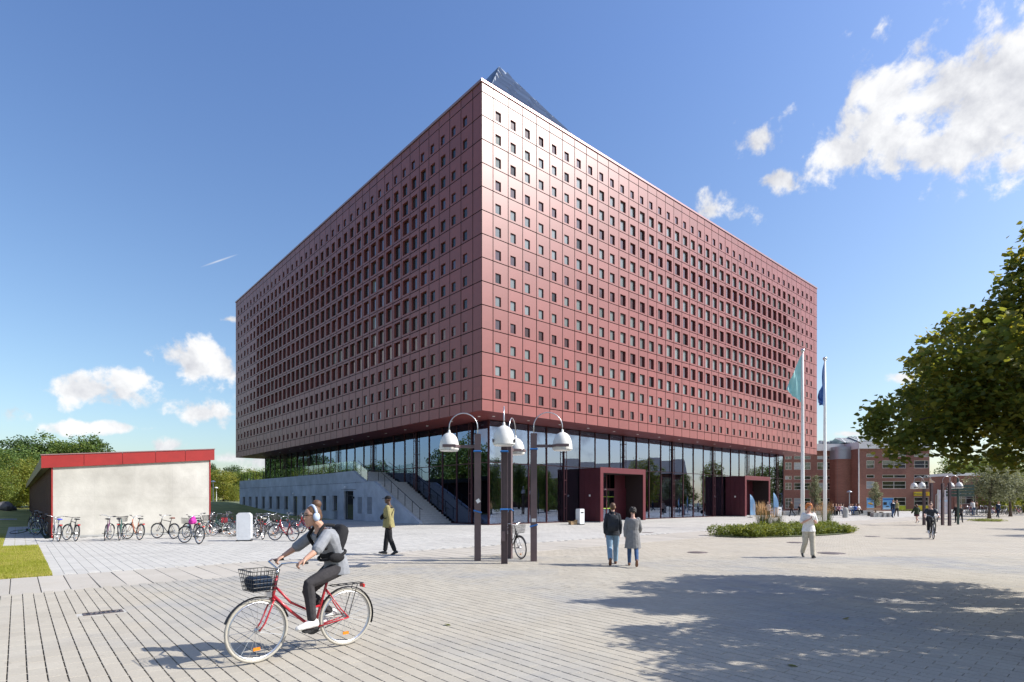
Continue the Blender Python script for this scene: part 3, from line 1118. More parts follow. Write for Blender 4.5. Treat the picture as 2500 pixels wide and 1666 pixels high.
# ---- solar pyramid on the roof
sol = link('solar_pyramid', None, bld)
m0, hw, za, zb = 8.8, 7.6, 38.5, ZR + .0
M['solar'] = mat('solar_cells', (0.02, 0.03, 0.05), rough=0.35, isl=0.35, coat=0.15)
M['solar_fr'] = mat('solar_frame', (0.45, 0.48, 0.50), rough=0.35, metal=0.5)
ap = Vector((m0, m0, za))
cs = [Vector((m0 - hw, m0 - hw, zb)), Vector((m0 + hw, m0 - hw, zb)), Vector((m0 + hw, m0 + hw, zb)), Vector((m0 - hw, m0 + hw, zb))]
b = MB(); b.add([ap] + cs, [(0, 1, 2), (0, 2, 3), (0, 3, 4), (0, 4, 1)]); b.build('panel_frame', M['solar_fr'], sol)
NRW = 9
for e0, e1 in ((0, 1), (3, 0), (1, 2), (2, 3)):
    A, B_ = cs[e0], cs[e1]
    n = (B_ - A).cross(ap - A).normalized()
    if n.z < 0: n = -n
    for k in range(NRW):
        t0, t1 = k / NRW, (k + 1) / NRW
        l0, r0, l1, r1 = A.lerp(ap, t0), B_.lerp(ap, t0), A.lerp(ap, t1), B_.lerp(ap, t1)
        wdt = 2.1
        full = (r0 - l0).length
        x = -((full / 2) % wdt) if True else 0
        d = (r0 - l0).normalized()
        w1 = (r1 - l1).length
        o1 = (l1 - l0).dot(d)
        up = (l1 - l0) - d * o1
        xs = np.arange(math.floor(0), full + wdt, wdt) - (wdt - (full % wdt) / 2 if full % wdt else 0)
        for xa in xs:
            a_, c_ = max(xa, 0), min(xa + wdt, full)
            if c_ - a_ < .2: continue
            at_, ct_ = max(a_, o1), min(c_, o1 + w1)
            g_ = .05
            q = [l0 + d * (a_ + g_), l0 + d * (c_ - g_)]
            q = [p + up * .03 for p in q]
            if ct_ - at_ > .12: q += [l0 + d * (ct_ - g_) + up * .97, l0 + d * (at_ + g_) + up * .97]
            else:
                mx_ = (a_ + c_) / 2
                hgt = min(1, (c_ / max(o1, .01)) if a_ < o1 else ((full - a_) / max(full - o1 - w1, .01)))
                q += [l0 + d * (c_ - g_ if a_ < o1 else a_ + g_) + up * max(.1, min(.95, hgt) - .06)]
            q2 = [p + n * .03 for p in q]
            b = MB(); b.poly(*q2)
            b.build('solar_panel', M['solar'], sol)

# ================================================================== CONCRETE TERRACE with stairs
ter = thing('terrace', 'grey concrete terrace with narrow windows and outside stairs beside the red building', 'terrace', BO, TH)
M['winglass'] = mat('dark_window_glass', (0.02, 0.025, 0.028), rough=0.05, spec=1.0, coat=1.0)
XW = -0.20                                        # its wall plane, just outside the box edge


def wa(px):                                       # image column -> distance along the wall
    s = (px - 1250) / F
    return (-37.56 * s - 3.97) / (0.659 + 0.752 * s)


def wz(x):                                        # column in the enlarged view
    return wa(580 + x * 0.2125)


def wall_open(b, u0, u1, z0, z1, ops, depth, fn, thick=None):
    """rectangular wall with openings; fn(u, d, z) gives the point, d runs inwards"""
    us = sorted({u0, u1} | {min(max(x, u0), u1) for o in ops for x in o[:2]})
    zs = sorted({z0, z1} | {min(max(x, z0), z1) for o in ops for x in o[2:4]})
    for i in range(len(us) - 1):
        for j in range(len(zs) - 1):
            uc, zc = (us[i] + us[i + 1]) / 2, (zs[j] + zs[j + 1]) / 2
            if any(o[0] < uc < o[1] and o[2] < zc < o[3] for o in ops):
                continue
            b.poly(fn(us[i], 0, zs[j]), fn(us[i + 1], 0, zs[j]), fn(us[i + 1], 0, zs[j + 1]), fn(us[i], 0, zs[j + 1]))
    for a, c, e, f in ops:
        a, c, e, f = max(a, u0), min(c, u1), max(e, z0), min(f, z1)
        if c <= a or f <= e: continue
        for p, q in (((a, e), (a, f)), ((a, f), (c, f)), ((c, f), (c, e)), ((c, e), (a, e))):
            b.poly(fn(p[0], 0, p[1]), fn(q[0], 0, q[1]), fn(q[0], depth, q[1]), fn(p[0], depth, p[1]))
    for p, q in (((u0, z0), (u0, z1)), ((u0, z1), (u1, z1)), ((u1, z1), (u1, z0))):
        b.poly(fn(p[0], 0, p[1]), fn(q[0], 0, q[1]), fn(q[0], .06, q[1]), fn(p[0], .06, p[1]))


tf = lambda u, d, z: (XW + d, GI + u, z)
joints = [wz(x) for x in (1460, 1050, 812, 603, 415, 250)] + [43.6, 47.5]
wins = [(wz(x1), wz(x0), .76, 2.14) for x0, x1 in ((1090, 1143), (965, 1017), (848, 893), (738, 782), (535, 578), (443, 482), (357, 393), (275, 312), (200, 230), (125, 158), (55, 85))]
door_n = (wz(683), wz(635), 0.02, 2.14)
door_w = (wz(1328), wz(1220), 0.02, 2.54)
gr = [(wz(1427), wz(1380), .62, 2.02), (wz(1543), wz(1490), .62, 2.02)]
ops = wins + [door_n, door_w]
g_ = .012
SEAM = 3.22
for k in range(len(joints) - 1):
    a, c = joints[k] + g_, joints[k + 1] - g_
    oo = [o for o in ops if o[1] > a and o[0] < c]
    b = MB(); wall_open(b, a, c, 0, SEAM - g_, oo, .22, tf); b.build('wall_panel', M['concrete_g'], ter)
    b = MB()
    if k == 0:
        b.add([tf(a, 0, SEAM + g_), tf(c, 0, SEAM + g_), tf(c, 0, 4.2), tf(14.76, 0, 4.26), tf(a, .25, SEAM + g_), tf(14.76, .25, 4.26), tf(c, .25, 4.2)],
              [(0, 1, 2, 3), (0, 3, 5, 4), (3, 2, 6, 5)])
    else:
        wall_open(b, a, c, SEAM + g_, 4.2, [], .1, tf)
    b.build('wall_panel', M['concrete_g'], ter)
# the stair cheek: sloping last panel
a0 = joints[0] - g_
prof = [(4.07, 0.0), (a0, 0.0), (a0, 3.22), (11.05, 3.27), (4.07, .12)]
b = MB()
b.add([tf(u, 0, z) for u, z in prof] + [tf(u, .25, z) for u, z in prof], [(0, 1, 2, 3, 4), (9, 8, 7, 6, 5)] + [(i, (i + 1) % 5, 5 + (i + 1) % 5, 5 + i) for i in range(5)])
b.build('stair_cheek', M['concrete_g'], ter)
b = MB(); b.bx(XW + .25, XW + .33, GI + joints[0], GI + 47.5, 0, SEAM); b.bx(XW + .25, GI - .1, GI + 14.8, GI + 47.5, 4.04, 4.16)
b.bx(XW, GI - .1, GI + 47.5 + .012, GI + 47.7, 0, 4.2); b.build('terrace_deck', M['conc_step'], ter)
b = MB(); b.bx(XW + .27, XW + .30, GI + joints[0], GI + 47.4, 0.01, SEAM - .05)
for o in wins:
    f = MB(); u0, u1, z0, z1 = o
    d = .16
    for p, q in (((u0, z0), (u0 + .05, z1)), ((u1 - .05, z0), (u1, z1)), ((u0 + .05, z0), (u1 - .05, z0 + .05)), ((u0 + .05, z1 - .05), (u1 - .05, z1))):
        f.bx(XW + d, XW + d + .05, GI + p[0], GI + q[0], p[1], q[1])
    w = f.build('window', M['black'], ter)
    f = MB(); f.bx(XW + d + .02, XW + d + .03, GI + u0 + .05, GI + u1 - .05, z0 + .05, z1 - .05); f.build('pane', M['winglass'], w)
    f = MB(); f.bx(XW - .03, XW + d, GI + u0, GI + u1, z0 - .02, z0 + .015); f.build('sill', M['steel'], w)
for o, nm in ((door_n, 0), (door_w, 1)):
    u0, u1, z0, z1 = o
    d = .16
    f = MB()
    for p, q in (((u0, z0), (u0 + .06, z1)), ((u1 - .06, z0), (u1, z1)), ((u0 + .06, z1 - .07), (u1 - .06, z1)), ((u0 + .06, z1 - .45), (u1 - .06, z1 - .40)), ((u0 + .06, z0), (u1 - .06, z0 + .1))):
        f.bx(XW + d, XW + d + .05, GI + p[0], GI + q[0], p[1], q[1])
    w = f.build('door', M['black'], ter)
    f = MB(); f.bx(XW + d + .02, XW + d + .035, GI + u0 + .06, GI + u1 - .06, z0 + .1, z1 - .45); f.bx(XW + d + .02, XW + d + .035, GI + u0 + .06, GI + u1 - .06, z1 - .40, z1 - .07); f.build('pane', M['winglass'], w)
    if nm:
        f = MB(); f.tube([(XW + d, GI + u0 + .17, .75), (XW + d - .06, GI + u0 + .17, .78), (XW + d - .06, GI + u0 + .17, 1.32), (XW + d, GI + u0 + .17, 1.35)], .018, 6); f.build('handle', M['steel'], w)
        f = MB(); f.bx(XW - .02, XW - .002, GI + u0 - .5, GI + u1 + .55, z1 + .1, z1 + .13); f.build('drip_edge', M['black'], ter)
        f = MB(); f.tube([(XW, GI + u0 - .15, 1.95), (XW - .16, GI + u0 - .15, 1.95)], .09, 8); f.build('door_lamp', M['black'], ter)
M['grille'] = mat('vent_grille_grey', (0.20, 0.22, 0.245), rough=0.6)
for o in gr:
    f = MB(); u0, u1, z0, z1 = o
    for k in range(14):
        z = z0 + k * (z1 - z0) / 14
        f.bx(XW - .018, XW - .003, GI + u0, GI + u1, z, z + .07)
    f.build('vent_grille', M['grille'], ter)
for x, z in ((1245, 2.86), (648, 2.42), (140, 4.3)):
    u = wz(x)
    f = MB(); f.ell((XW - .12, GI + u, z), (.09, .09, .09), 10, 6); f.bx(XW - .1, XW - .002, GI + u - .04, GI + u + .04, z + .02, z + .09); f.build('camera_dome', M['white'], ter)
f = MB(); f.bx(XW - .035, XW - .003, GI + wz(1145), GI + wz(1113), .02, .72); f.build('service_box', M['grille'], ter)
# steps
u_s, z_s = 4.35, 0.0
n1 = 20
run = (11.05 - u_s) / n1
sm = MB(); sm.bx(0, GI - .15 - (XW + .27), 0, run + .03, 0, .16)
sm = sm.mesh('step', M['conc_step'])
for k in range(n1):
    link('step', sm, ter, (XW + .27, GI + u_s + k * run, k * .1625))
for k in range(6):
    link('step', sm, ter, (XW + .27, GI + 12.4 + k * .395, 3.25 + k * .16))
b = MB()
b.bx(XW + .27, GI - .15, GI + 11.05, GI + 12.4, 3.1, 3.25)
b.add([(XW + .3, GI + u_s + .3, 0), (XW + .3, GI + 14.8, 0), (XW + .3, GI + 14.8, 4.0), (XW + .3, GI + 11.2, 3.05), (GI - .2, GI + u_s + .3, 0), (GI - .2, GI + 14.8, 0), (GI - .2, GI + 14.8, 4.0), (GI - .2, GI + 11.2, 3.05)],
      [(0, 1, 2, 3), (4, 5, 6, 7), (0, 3, 7, 4)])
b.build('stair_body', M['conc_step'], ter)
# balustrade posts, glass and stair handrail
pm = MB().bx(-.02, .02, -.02, .02, 0, 1.0).mesh('railing_post', M['black'])
us = np.linspace(14.9, 47.4, 27)
for k, u in enumerate(us):
    link('railing_post', pm, ter, (XW + .12, GI + u, 4.2))
    if k < len(us) - 1:
        f = MB(); f.bx(XW + .115, XW + .125, GI + u + .03, GI + us[k + 1] - .03, 4.26, 5.12); f.build('railing_pane', M['rail_glass'], ter)
for u, z in ((12.3, 3.3), (13.5, 3.75)):
    link('railing_post', pm, ter, (XW + .12, GI + u, z))
f = MB(); f.poly((XW + .12, GI + 12.3, 3.35), (XW + .12, GI + 14.85, 4.3), (XW + .12, GI + 14.85, 5.15), (XW + .12, GI + 12.3, 4.2)); f.build('railing_pane', M['rail_glass'], ter)
hp = MB().bx(-.018, .018, -.018, .018, 0, .9).mesh('railing_post', M['black'])
f = MB()
for x in (XW + .42, GI - .32):
    pts = []
    for k in range(7):
        u = 4.7 + k * 1.05
        z = (u - u_s) / run * .1625 + .1
        pts.append((x, GI + u, z + .9))
        link('railing_post', hp, ter, (x, GI + u, z))
    f.tube([(x, GI + 4.35, pts[0][2] - .12)] + pts + [(x, GI + 12.4, 4.2), (x, GI + 14.7, 5.15)], .022, 6)
f.build('handrail', M['black'], ter)

# ================================================================== BICYCLE SHED
P0 = Vector((-21.07, 25.8, 0))
shed = thing('bicycle_shed', 'long bicycle shed with pale concrete end wall and bright red roof edge', 'shed', P0, TH)
SWD, SLN = 6.65, 58.0
hl, hr = 3.25, 3.90                               # wall height left and right


def hs(x): return hl + (hr - hl) * x / SWD
b = MB(); b.add([(.09, 0, 0), (SWD - .09, 0, 0), (SWD - .09, 0, hs(SWD - .09)), (.09, 0, hs(.09)), (.09, .25, 0), (SWD - .09, .25, 0), (SWD - .09, .25, hs(SWD - .09)), (.09, .25, hs(.09))],
                [(0, 1, 2, 3), (5, 4, 7, 6), (0, 4, 5, 1), (1, 5, 6, 2), (3, 2, 6, 7), (4, 0, 3, 7)])
b.build('end_wall', M['concrete_w'], shed)
b = MB(); b.bx(.09, SWD - .09, -.012, -.001, 0, .10); b.build('plinth_strip', M['conc_low'], shed)
for x0, x1 in ((.03, .085), (SWD - .085, SWD - .03)):
    b = MB(); b.bx(x0, x1, -.02, .28, 0, hs(x0)); b.build('corner_trim', M['redpaint'], shed)
sm = MB().bx(-.03, .03, -.075, .075, 0, hl - .02).mesh('slat', M['slat'])
k = 0
y = .42
while y < SLN - .2:
    link('slat', sm, shed, (.03, y, .04)); y += .235
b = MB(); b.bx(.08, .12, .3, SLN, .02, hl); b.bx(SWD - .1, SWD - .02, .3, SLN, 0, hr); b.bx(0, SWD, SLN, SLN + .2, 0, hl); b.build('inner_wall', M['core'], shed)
# roof with overhang and five red fascia sheets
ov = .30
xa, xb = -ov, SWD + .12
b = MB()
za_, zb_ = hs(xa) + .01, hs(xb) + .01
b.add([(xa, -.06, za_), (xb, -.06, zb_), (xb, SLN + .3, zb_), (xa, SLN + .3, za_), (xa, -.06, za_ + .5), (xb, -.06, zb_ + .5), (xb, SLN + .3, zb_ + .5), (xa, SLN + .3, za_ + .5)],
      [(4, 5, 6, 7), (1, 2, 6, 5), (2, 3, 7, 6), (0, 1, 5, 4)])
b.build('roof', M['black'], shed)
b = MB(); b.add([(xa, -.06, za_), (xb, -.06, zb_), (xb, SLN, zb_), (xa, SLN, za_)], [(0, 1, 2, 3)]); b.bx(xa - .02, xa, -.06, SLN + .3, za_ - .04, za_ + .46); b.build('eaves_soffit', M['soff_olive'], shed)
edges = [xa - .03, 1.22, 2.72, 4.10, 5.42, xb + .03]
for k in range(5):
    x0, x1 = edges[k] + .008, edges[k + 1] - .008
    b = MB()
    b.add([(x0, -.10, hs(x0) - .03), (x1, -.10, hs(x1) - .03), (x1, -.10, hs(x1) + .54), (x0, -.10, hs(x0) + .54),
           (x0, -.065, hs(x0) - .03), (x1, -.065, hs(x1) - .03), (x1, -.065, hs(x1) + .54), (x0, -.065, hs(x0) + .54)],
          [(0, 1, 2, 3), (0, 4, 5, 1), (3, 2, 6, 7), (1, 5, 6, 2), (4, 0, 3, 7)])
    b.build('fascia_sheet', M['redpaint'], shed)
b = MB(); b.add([(xa - .05, -.13, hs(xa) + .545), (xb + .05, -.13, hs(xb) + .545), (xb + .05, .1, hs(xb) + .545), (xa - .05, .1, hs(xa) + .545), (xa - .05, -.13, hs(xa) + .585), (xb + .05, -.13, hs(xb) + .585), (xb + .05, .1, hs(xb) + .585), (xa - .05, .1, hs(xa) + .585)],
                [(0, 1, 2, 3), (4, 5, 6, 7), (0, 1, 5, 4), (1, 2, 6, 5), (2, 3, 7, 6), (3, 0, 4, 7)])
b.build('roof_edge_cap', M['coping'], shed)

# ================================================================== BRICK BUILDING at the right


def brick_mat():
    m = bpy.data.materials.new('red_brickwork'); m.use_nodes = True
    t = m.node_tree; N, Lk = t.nodes.new, t.links.new
    b = t.nodes['Principled BSDF']; b.inputs['Roughness'].default_value = .9
    tcn = N('ShaderNodeTexCoord'); sp = N('ShaderNodeSeparateXYZ'); Lk(tcn.outputs['Object'], sp.inputs[0])
    ad = N('ShaderNodeMath'); Lk(sp.outputs[0], ad.inputs[0]); Lk(sp.outputs[1], ad.inputs[1])
    cb = N('ShaderNodeCombineXYZ'); Lk(ad.outputs[0], cb.inputs[0]); Lk(sp.outputs[2], cb.inputs[1])
    bk = N('ShaderNodeTexBrick'); Lk(cb.outputs[0], bk.inputs['Vector'])
    bk.inputs['Scale'].default_value = 1; bk.inputs['Brick Width'].default_value = .25; bk.inputs['Row Height'].default_value = .075
    bk.inputs['Mortar Size'].default_value = .008
    bk.inputs['Color1'].default_value = (.23, .095, .066, 1); bk.inputs['Color2'].default_value = (.30, .135, .092, 1); bk.inputs['Mortar'].default_value = (.20, .13, .11, 1)
    n = N('ShaderNodeTexNoise'); n.inputs['Scale'].default_value = .5; n.inputs['Detail'].default_value = 5; Lk(tcn.outputs['Object'], n.inputs['Vector'])
    r = N('ShaderNodeMapRange'); r.inputs['To Min'].default_value = .75; r.inputs['To Max'].default_value = 1.2; Lk(n.outputs['Fac'], r.inputs['Value'])
    mu = N('ShaderNodeVectorMath'); mu.operation = 'SCALE'; Lk(bk.outputs['Color'], mu.inputs[0]); Lk(r.outputs[0], mu.inputs['Scale'])
    Lk(mu.outputs[0], b.inputs['Base Color'])
    return m


M['brick'] = brick_mat()
M['frame_w'] = mat('cream_window_frame', (0.62, 0.58, 0.50), rough=.6)
M['fascia'] = mat('white_roof_fascia', (0.66, 0.66, 0.64), rough=.6, var=.08, nscale=1)
M['zinc'] = mat('zinc_cladding', (0.33, 0.35, 0.39), rough=.4, metal=.4, var=.1)
M['pale_pane'] = mat('pane_with_pale_blind', (0.36, 0.39, 0.40), rough=.1, coat=.8)
M['skylight'] = mat('green_skylight_glass', (0.16, 0.26, 0.26), rough=.1, coat=.8)
YB = 90.0
bb = thing('brick_building', 'red brick building with cream window frames and a shop on its ground floor', 'building', (0, 0, 0))


def bX(px, Y=YB): return (px - 1250) / F * Y
def z5(y, Y=YB): return zz(1000 + y * .2635, Y)
def x5(x, Y=YB): return bX(1880 + x * .2635, Y)


def brick_window(u0, u1, z0, z1, Y, split, rows, pane, fn=None, parent=bb):
    """frame proud of the reveal, panes behind; fn maps (u, d, z)"""
    fn = fn or (lambda u, d, z: (u, Y + d, z))
    f = MB()
    t = .07

    def bar(a, c, e, g2, d0=.04, d1=.14):
        P = [fn(a, d0, e), fn(c, d0, e), fn(c, d0, g2), fn(a, d0, g2), fn(a, d1, e), fn(c, d1, e), fn(c, d1, g2), fn(a, d1, g2)]
        f.add(P, [(0, 1, 2, 3), (4, 5, 6, 7), (0, 1, 5, 4), (1, 2, 6, 5), (2, 3, 7, 6), (3, 0, 4, 7)])
    bar(u0, u0 + t, z0, z1); bar(u1 - t, u1, z0, z1); bar(u0 + t, u1 - t, z0, z0 + t); bar(u0 + t, u1 - t, z1 - t, z1)
    for s in split: bar(u0 + (u1 - u0) * s - t / 2, u0 + (u1 - u0) * s + t / 2, z0 + t, z1 - t, .05, .13)
    for s in rows: bar(u0 + t, u1 - t, z0 + (z1 - z0) * s - .03, z0 + (z1 - z0) * s + .03, .06, .12)
    w = f.build('window', M['frame_w'], parent)
    us_ = [u0 + t] + [u0 + (u1 - u0) * s for s in split] + [u1 - t]
    for k in range(len(us_) - 1):
        p = MB(); p.poly(fn(us_[k], .10, z0 + t), fn(us_[k + 1], .10, z0 + t), fn(us_[k + 1], .10, z1 - t), fn(us_[k], .10, z1 - t))
        pm_ = pane if not isinstance(pane, (list, tuple)) else pane[k % len(pane)]
        p.build('pane', pm_, w)
    return w


# front B
opsB, specB = [], []
rowsB = [(z5(440), z5(410), []), (z5(545), z5(472), [.5]), (z5(635), z5(605), []), (z5(735), z5(665), [.48])]
for (z0, z1, rw) in rowsB:
    for x0, x1, sp in ((893, 968, []), (1040, 1260, [.5]), (1335, 1470, [.75])):
        o = (x5(x0), x5(x1), z0, z1); opsB.append(o); specB.append((o, sp, rw))
ground = [(x5(893), x5(968), .18, z5(815)), (x5(1040), x5(1260), .18, z5(815)), (x5(1335), x5(1470), .18, z5(812))]
opsB += ground
ZTB = z5(365)
xr = x5(1478)
b = MB(); wall_open(b, x5(815), xr, -.05, ZTB, opsB, .16, lambda u, d, z: (u, YB + d, z))
# right return, facing the sun
XE = xr
sfn = lambda u, d, z: (XE - d + (u - YB) * .0, u, z)
opsS = []
for z0, z1, rw in rowsB[1:]:
    for k in range(6): opsS.append((YB + 1.2 + k * 3.2, YB + 3.2 + k * 3.2, z0, z1))
wall_open(b, YB + .02, YB + 22, -.05, ZTB, opsS, .16, sfn)
b.poly((x5(815), YB, -.05), (x5(815), YB + 6, -.05), (x5(815), YB + 6, ZTB), (x5(815), YB, ZTB)); b.build('wall', M['brick'], bb)
pw = [M['winglass'], M['pale_pane']]
for i, (o, sp, rw) in enumerate(specB):
    brick_window(*o, YB, sp, rw, [M['winglass'], M['winglass'] if i % 3 else M['pale_pane']] if i != 9 else M['pale_pane'])
for o in opsS: brick_window(*o, 0, [.5], [], pw, fn=sfn)
brick_window(*ground[1], YB, [.48], [.36, .68], M['winglass'])
brick_window(*ground[2], YB, [.78], [.36, .68], M['winglass'])
brick_window(*ground[0], YB, [], [], M['winglass'])
M['shop_y'] = mat('shop_yellow', (0.62, 0.48, 0.02), rough=.5)
M['lime_band'] = mat('lime_window_band', (0.45, 0.50, 0.03), rough=.5)
M['poster_b'] = mat('poster_blue', (0.16, 0.38, 0.66), rough=.4)
M['poster_d'] = mat('poster_dark_blue', (0.03, 0.14, 0.42), rough=.4)
M['poster_l'] = mat('poster_pale', (0.45, 0.62, 0.75), rough=.4)
M['bun'] = mat('poster_brown', (0.42, 0.17, 0.05), rough=.5)
for (x0, x1, mm) in ((1155, 1258, 'lime_band'), (1375, 1468, 'shop_y')):
    b = MB(); b.bx(x5(x0), x5(x1), YB + .02, YB + .035, .2, .85); b.build('window_band', M[mm], bb)
# posters in the shop windows
for (x0, x1, kind) in ((898, 963, 0), (1046, 1142, 1)):
    X0, X1 = x5(x0), x5(x1)
    cx, wd = (X0 + X1) / 2, X1 - X0
    b = MB(); b.bx(X0, X1, YB + .005, YB + .03, .26, 2.05); po = b.build('poster', M['poster_b'], bb)
    b = MB(); b.bx(X0 + .05, X1 - .05, YB - .004, YB + .004, 1.72, 1.95); b.build('poster_heading', M['poster_d'], po)
    b = MB(); b.bx(X0 + .05, X1 - .05, YB - .004, YB + .004, .30, .52); b.build('poster_footer', M['poster_l'], po)
    b = MB()
    if kind == 0:
        b.ell((cx, YB - .01, 1.15), (wd * .40, .012, .17), 14, 7, Matrix.Rotation(.25, 3, 'Y')); b.build('poster_picture', M['bun'], po)
        b = MB(); b.ell((cx - .02, YB - .018, 1.20), (wd * .38, .012, .06), 14, 7, Matrix.Rotation(.25, 3, 'Y')); b.build('poster_picture', M['shop_y'], po)
    else:
        b.bx(cx - .75, cx - .2, YB - .004, YB + .004, .95, 1.4); b.build('poster_picture', M['black'], po)
        b = MB(); b.lathe([(.22, 0), (.30, 0)], n=20); o = b.build('poster_picture', M['poster_d'], po); o.location = (cx + .45, YB - .004, 1.2); o.rotation_euler = (PI / 2, 0, 0)
        b = MB(); b.ell((cx - .1, YB - .004, .72), (.3, .008, .09), 12, 6); b.build('poster_picture', M['black'], po)
# the shop's yellow sign with lettering
zs0, zs1 = z5(800), z5(765)
b = MB(); b.bx(x5(1330), x5(1472), YB - .14, YB - .005, zs0, zs1); sg = b.build('shop_sign', M['shop_y'], bb)


def text(body, size, mat_, parent, loc, rot, name='lettering', ext=.006):
    cu = bpy.data.curves.new(name, 'FONT')
    cu.body = body; cu.size = size; cu.extrude = ext; cu.align_x = 'CENTER'; cu.align_y = 'CENTER'
    cu.materials.append(mat_)
    o = bpy.data.objects.new(name, cu)
    me = bpy.data.meshes.new_from_object(o)
    bpy.data.objects.remove(o)
    o = link(name, me, parent, loc)
    o.rotation_euler = rot
    return o


M['ink'] = mat('dark_blue_lettering', (0.03, 0.05, 0.12), rough=.5)
text('Pressbyrån', .42, M['ink'], sg, (x5(1385), YB - .155, (zs0 + zs1) / 2), (PI / 2, 0, 0))
M['orange'] = mat('orange_disc', (0.70, 0.20, 0.01), rough=.5)
b = MB(); b.lathe([(.10, 0), (.20, 0), (.20, .01), (.10, .01)], n=20); o = b.build('sign_emblem', M['orange'], sg); o.location = (x5(1448), YB - .146, (zs0 + zs1) / 2); o.rotation_euler = (PI / 2, 0, 0)
# roof edge
b = MB(); b.bx(x5(812), xr + .3, YB - .35, YB + 22, ZTB + .01, z5(300)); b.build('roof_fascia', M['fascia'], bb)
# recessed wing A and the round stair tower
YA = 94.0
xA0, xA1 = bX(1890, YA), bX(2050, YA)
zA = lambda y: zz(1000 + y * .2635, YA)
opsA, specA = [], []
for z0, z1, rw in ((zA(462), zA(430), []), (zA(558), zA(490), [.5]), (zA(650), zA(616), []), (zA(745), zA(680), [.5]), (.3, zA(822), [.33, .66])):
    for x0, x1, sp in ((60, 118, []), (140, 202, [.5]), (222, 378, [.45]), (437, 622, [.52])):
        o = (x5(x0, YA), x5(x1, YA), z0, z1); opsA.append(o); specA.append((o, sp, rw))
ZTA = zA(385)
b = MB(); wall_open(b, xA0, xA1, -.05, ZTA, opsA, .16, lambda u, d, z: (u, YA + d, z)); b.build('wall', M['brick'], bb)
for i, (o, sp, rw) in enumerate(specA): brick_window(*o, YA, sp, rw, [M['pale_pane'] if (i * 7) % 3 == 0 else M['winglass'], M['winglass']])
b = MB(); b.bx(xA0 - .1, x5(812) - .02, YA - .5, YA + 12, ZTA + .01, zA(322)); b.build('roof_fascia', M['fascia'], bb)
tx, tr_ = (x5(635, 91.5) + x5(812, 91.5)) / 2, (x5(812, 91.5) - x5(635, 91.5)) / 2
def tower(zlo, zhi, rr, m_, nm):
    b = MB(); n = 20
    pts = [(tx + rr * math.sin(-PI / 2 + PI * j / n), 92.6 - .55 * rr * math.cos(-PI / 2 + PI * j / n)) for j in range(n + 1)]
    pts += [(tx + rr, 97), (tx - rr, 97)]
    b.loft([[(x, y, zlo) for x, y in pts], [(x, y, zhi) for x, y in pts]]); return b.build(nm, m_, bb)
tower(-.05, zA(468), tr_, M['brick'], 'tower_wall'); tower(zA(467), zA(385), tr_ + .05, M['zinc'], 'tower_cladding'); tower(zA(384), zA(355), tr_ + .12, M['zinc'], 'tower_cap')
b = MB(); b.tube([(x5(820) - .05, YB - .12, 0), (x5(820) - .05, YB - .12, ZTB)], .09, 8); b.build('downpipe', M['fascia'], bb)
# rooftop glasshouses and vents
for x0, x1, y0, y1 in ((635, 760, 262, 318), (755, 960, 248, 305)):
    X0, X1 = x5(x0, 95), x5(x1, 95)
    z0, z1 = zz(1000 + y1 * .2635, 95), zz(1000 + y0 * .2635, 95)
    b = MB(); b.add([(X0, 93, z0), (X1, 93, z0), (X1, 96, z1), (X0, 96, z1), (X0, 99, z0), (X1, 99, z0)], [(0, 1, 2, 3), (3, 2, 5, 4), (0, 3, 4), (1, 5, 2)]); sk = b.build('skylight', M['skylight'], bb)
    b = MB()
    for k in range(7):
        x = X0 + (X1 - X0) * k / 6
        b.bar((x, 92.97, z0), (x, 95.97, z1 + .03), .09)
    b.bar((X0, 96, z1 + .04), (X1, 96, z1 + .04), .1); b.bar((X0, 93, z0), (X0 + (X1 - X0) * .4, 95.9, z1), .12); b.build('skylight_bar', M['fascia'], sk)
for px in (2003, 2012, 2022, 2030, 2036):
    b = MB(); X = bX(px, 98); b.tube([(X, 98, ZTA), (X, 98, zz(1074 + random.uniform(0, 5), 98))], .32, 8); b.build('roof_vent', M['zinc'], bb)
# awnings along the sunny side
M['awning'] = mat('cream_awning', (0.70, 0.62, 0.50), rough=.8)
for k in range(3):
    b = MB(); y0 = YB + .8 + k * 4.4
    b.add([(XE + .02, y0, 5.6), (XE + .02, y0 + 3.8, 5.6), (XE + 1.5, y0 + 3.8, 4.6), (XE + 1.5, y0, 4.6), (XE + .02, y0, 5.54), (XE + .02, y0 + 3.8, 5.54), (XE + 1.5, y0 + 3.8, 4.54), (XE + 1.5, y0, 4.54)],
          [(0, 1, 2, 3), (4, 5, 6, 7), (3, 2, 6, 7), (0, 3, 7, 4), (1, 2, 6, 5)])
    b.build('awning', M['awning'], bb)
b = MB(); b.bx(x5(140, YA), xr - .2, 98, 111, 0, ZTB - .3); b.build('inner_block', M['core'], bb)

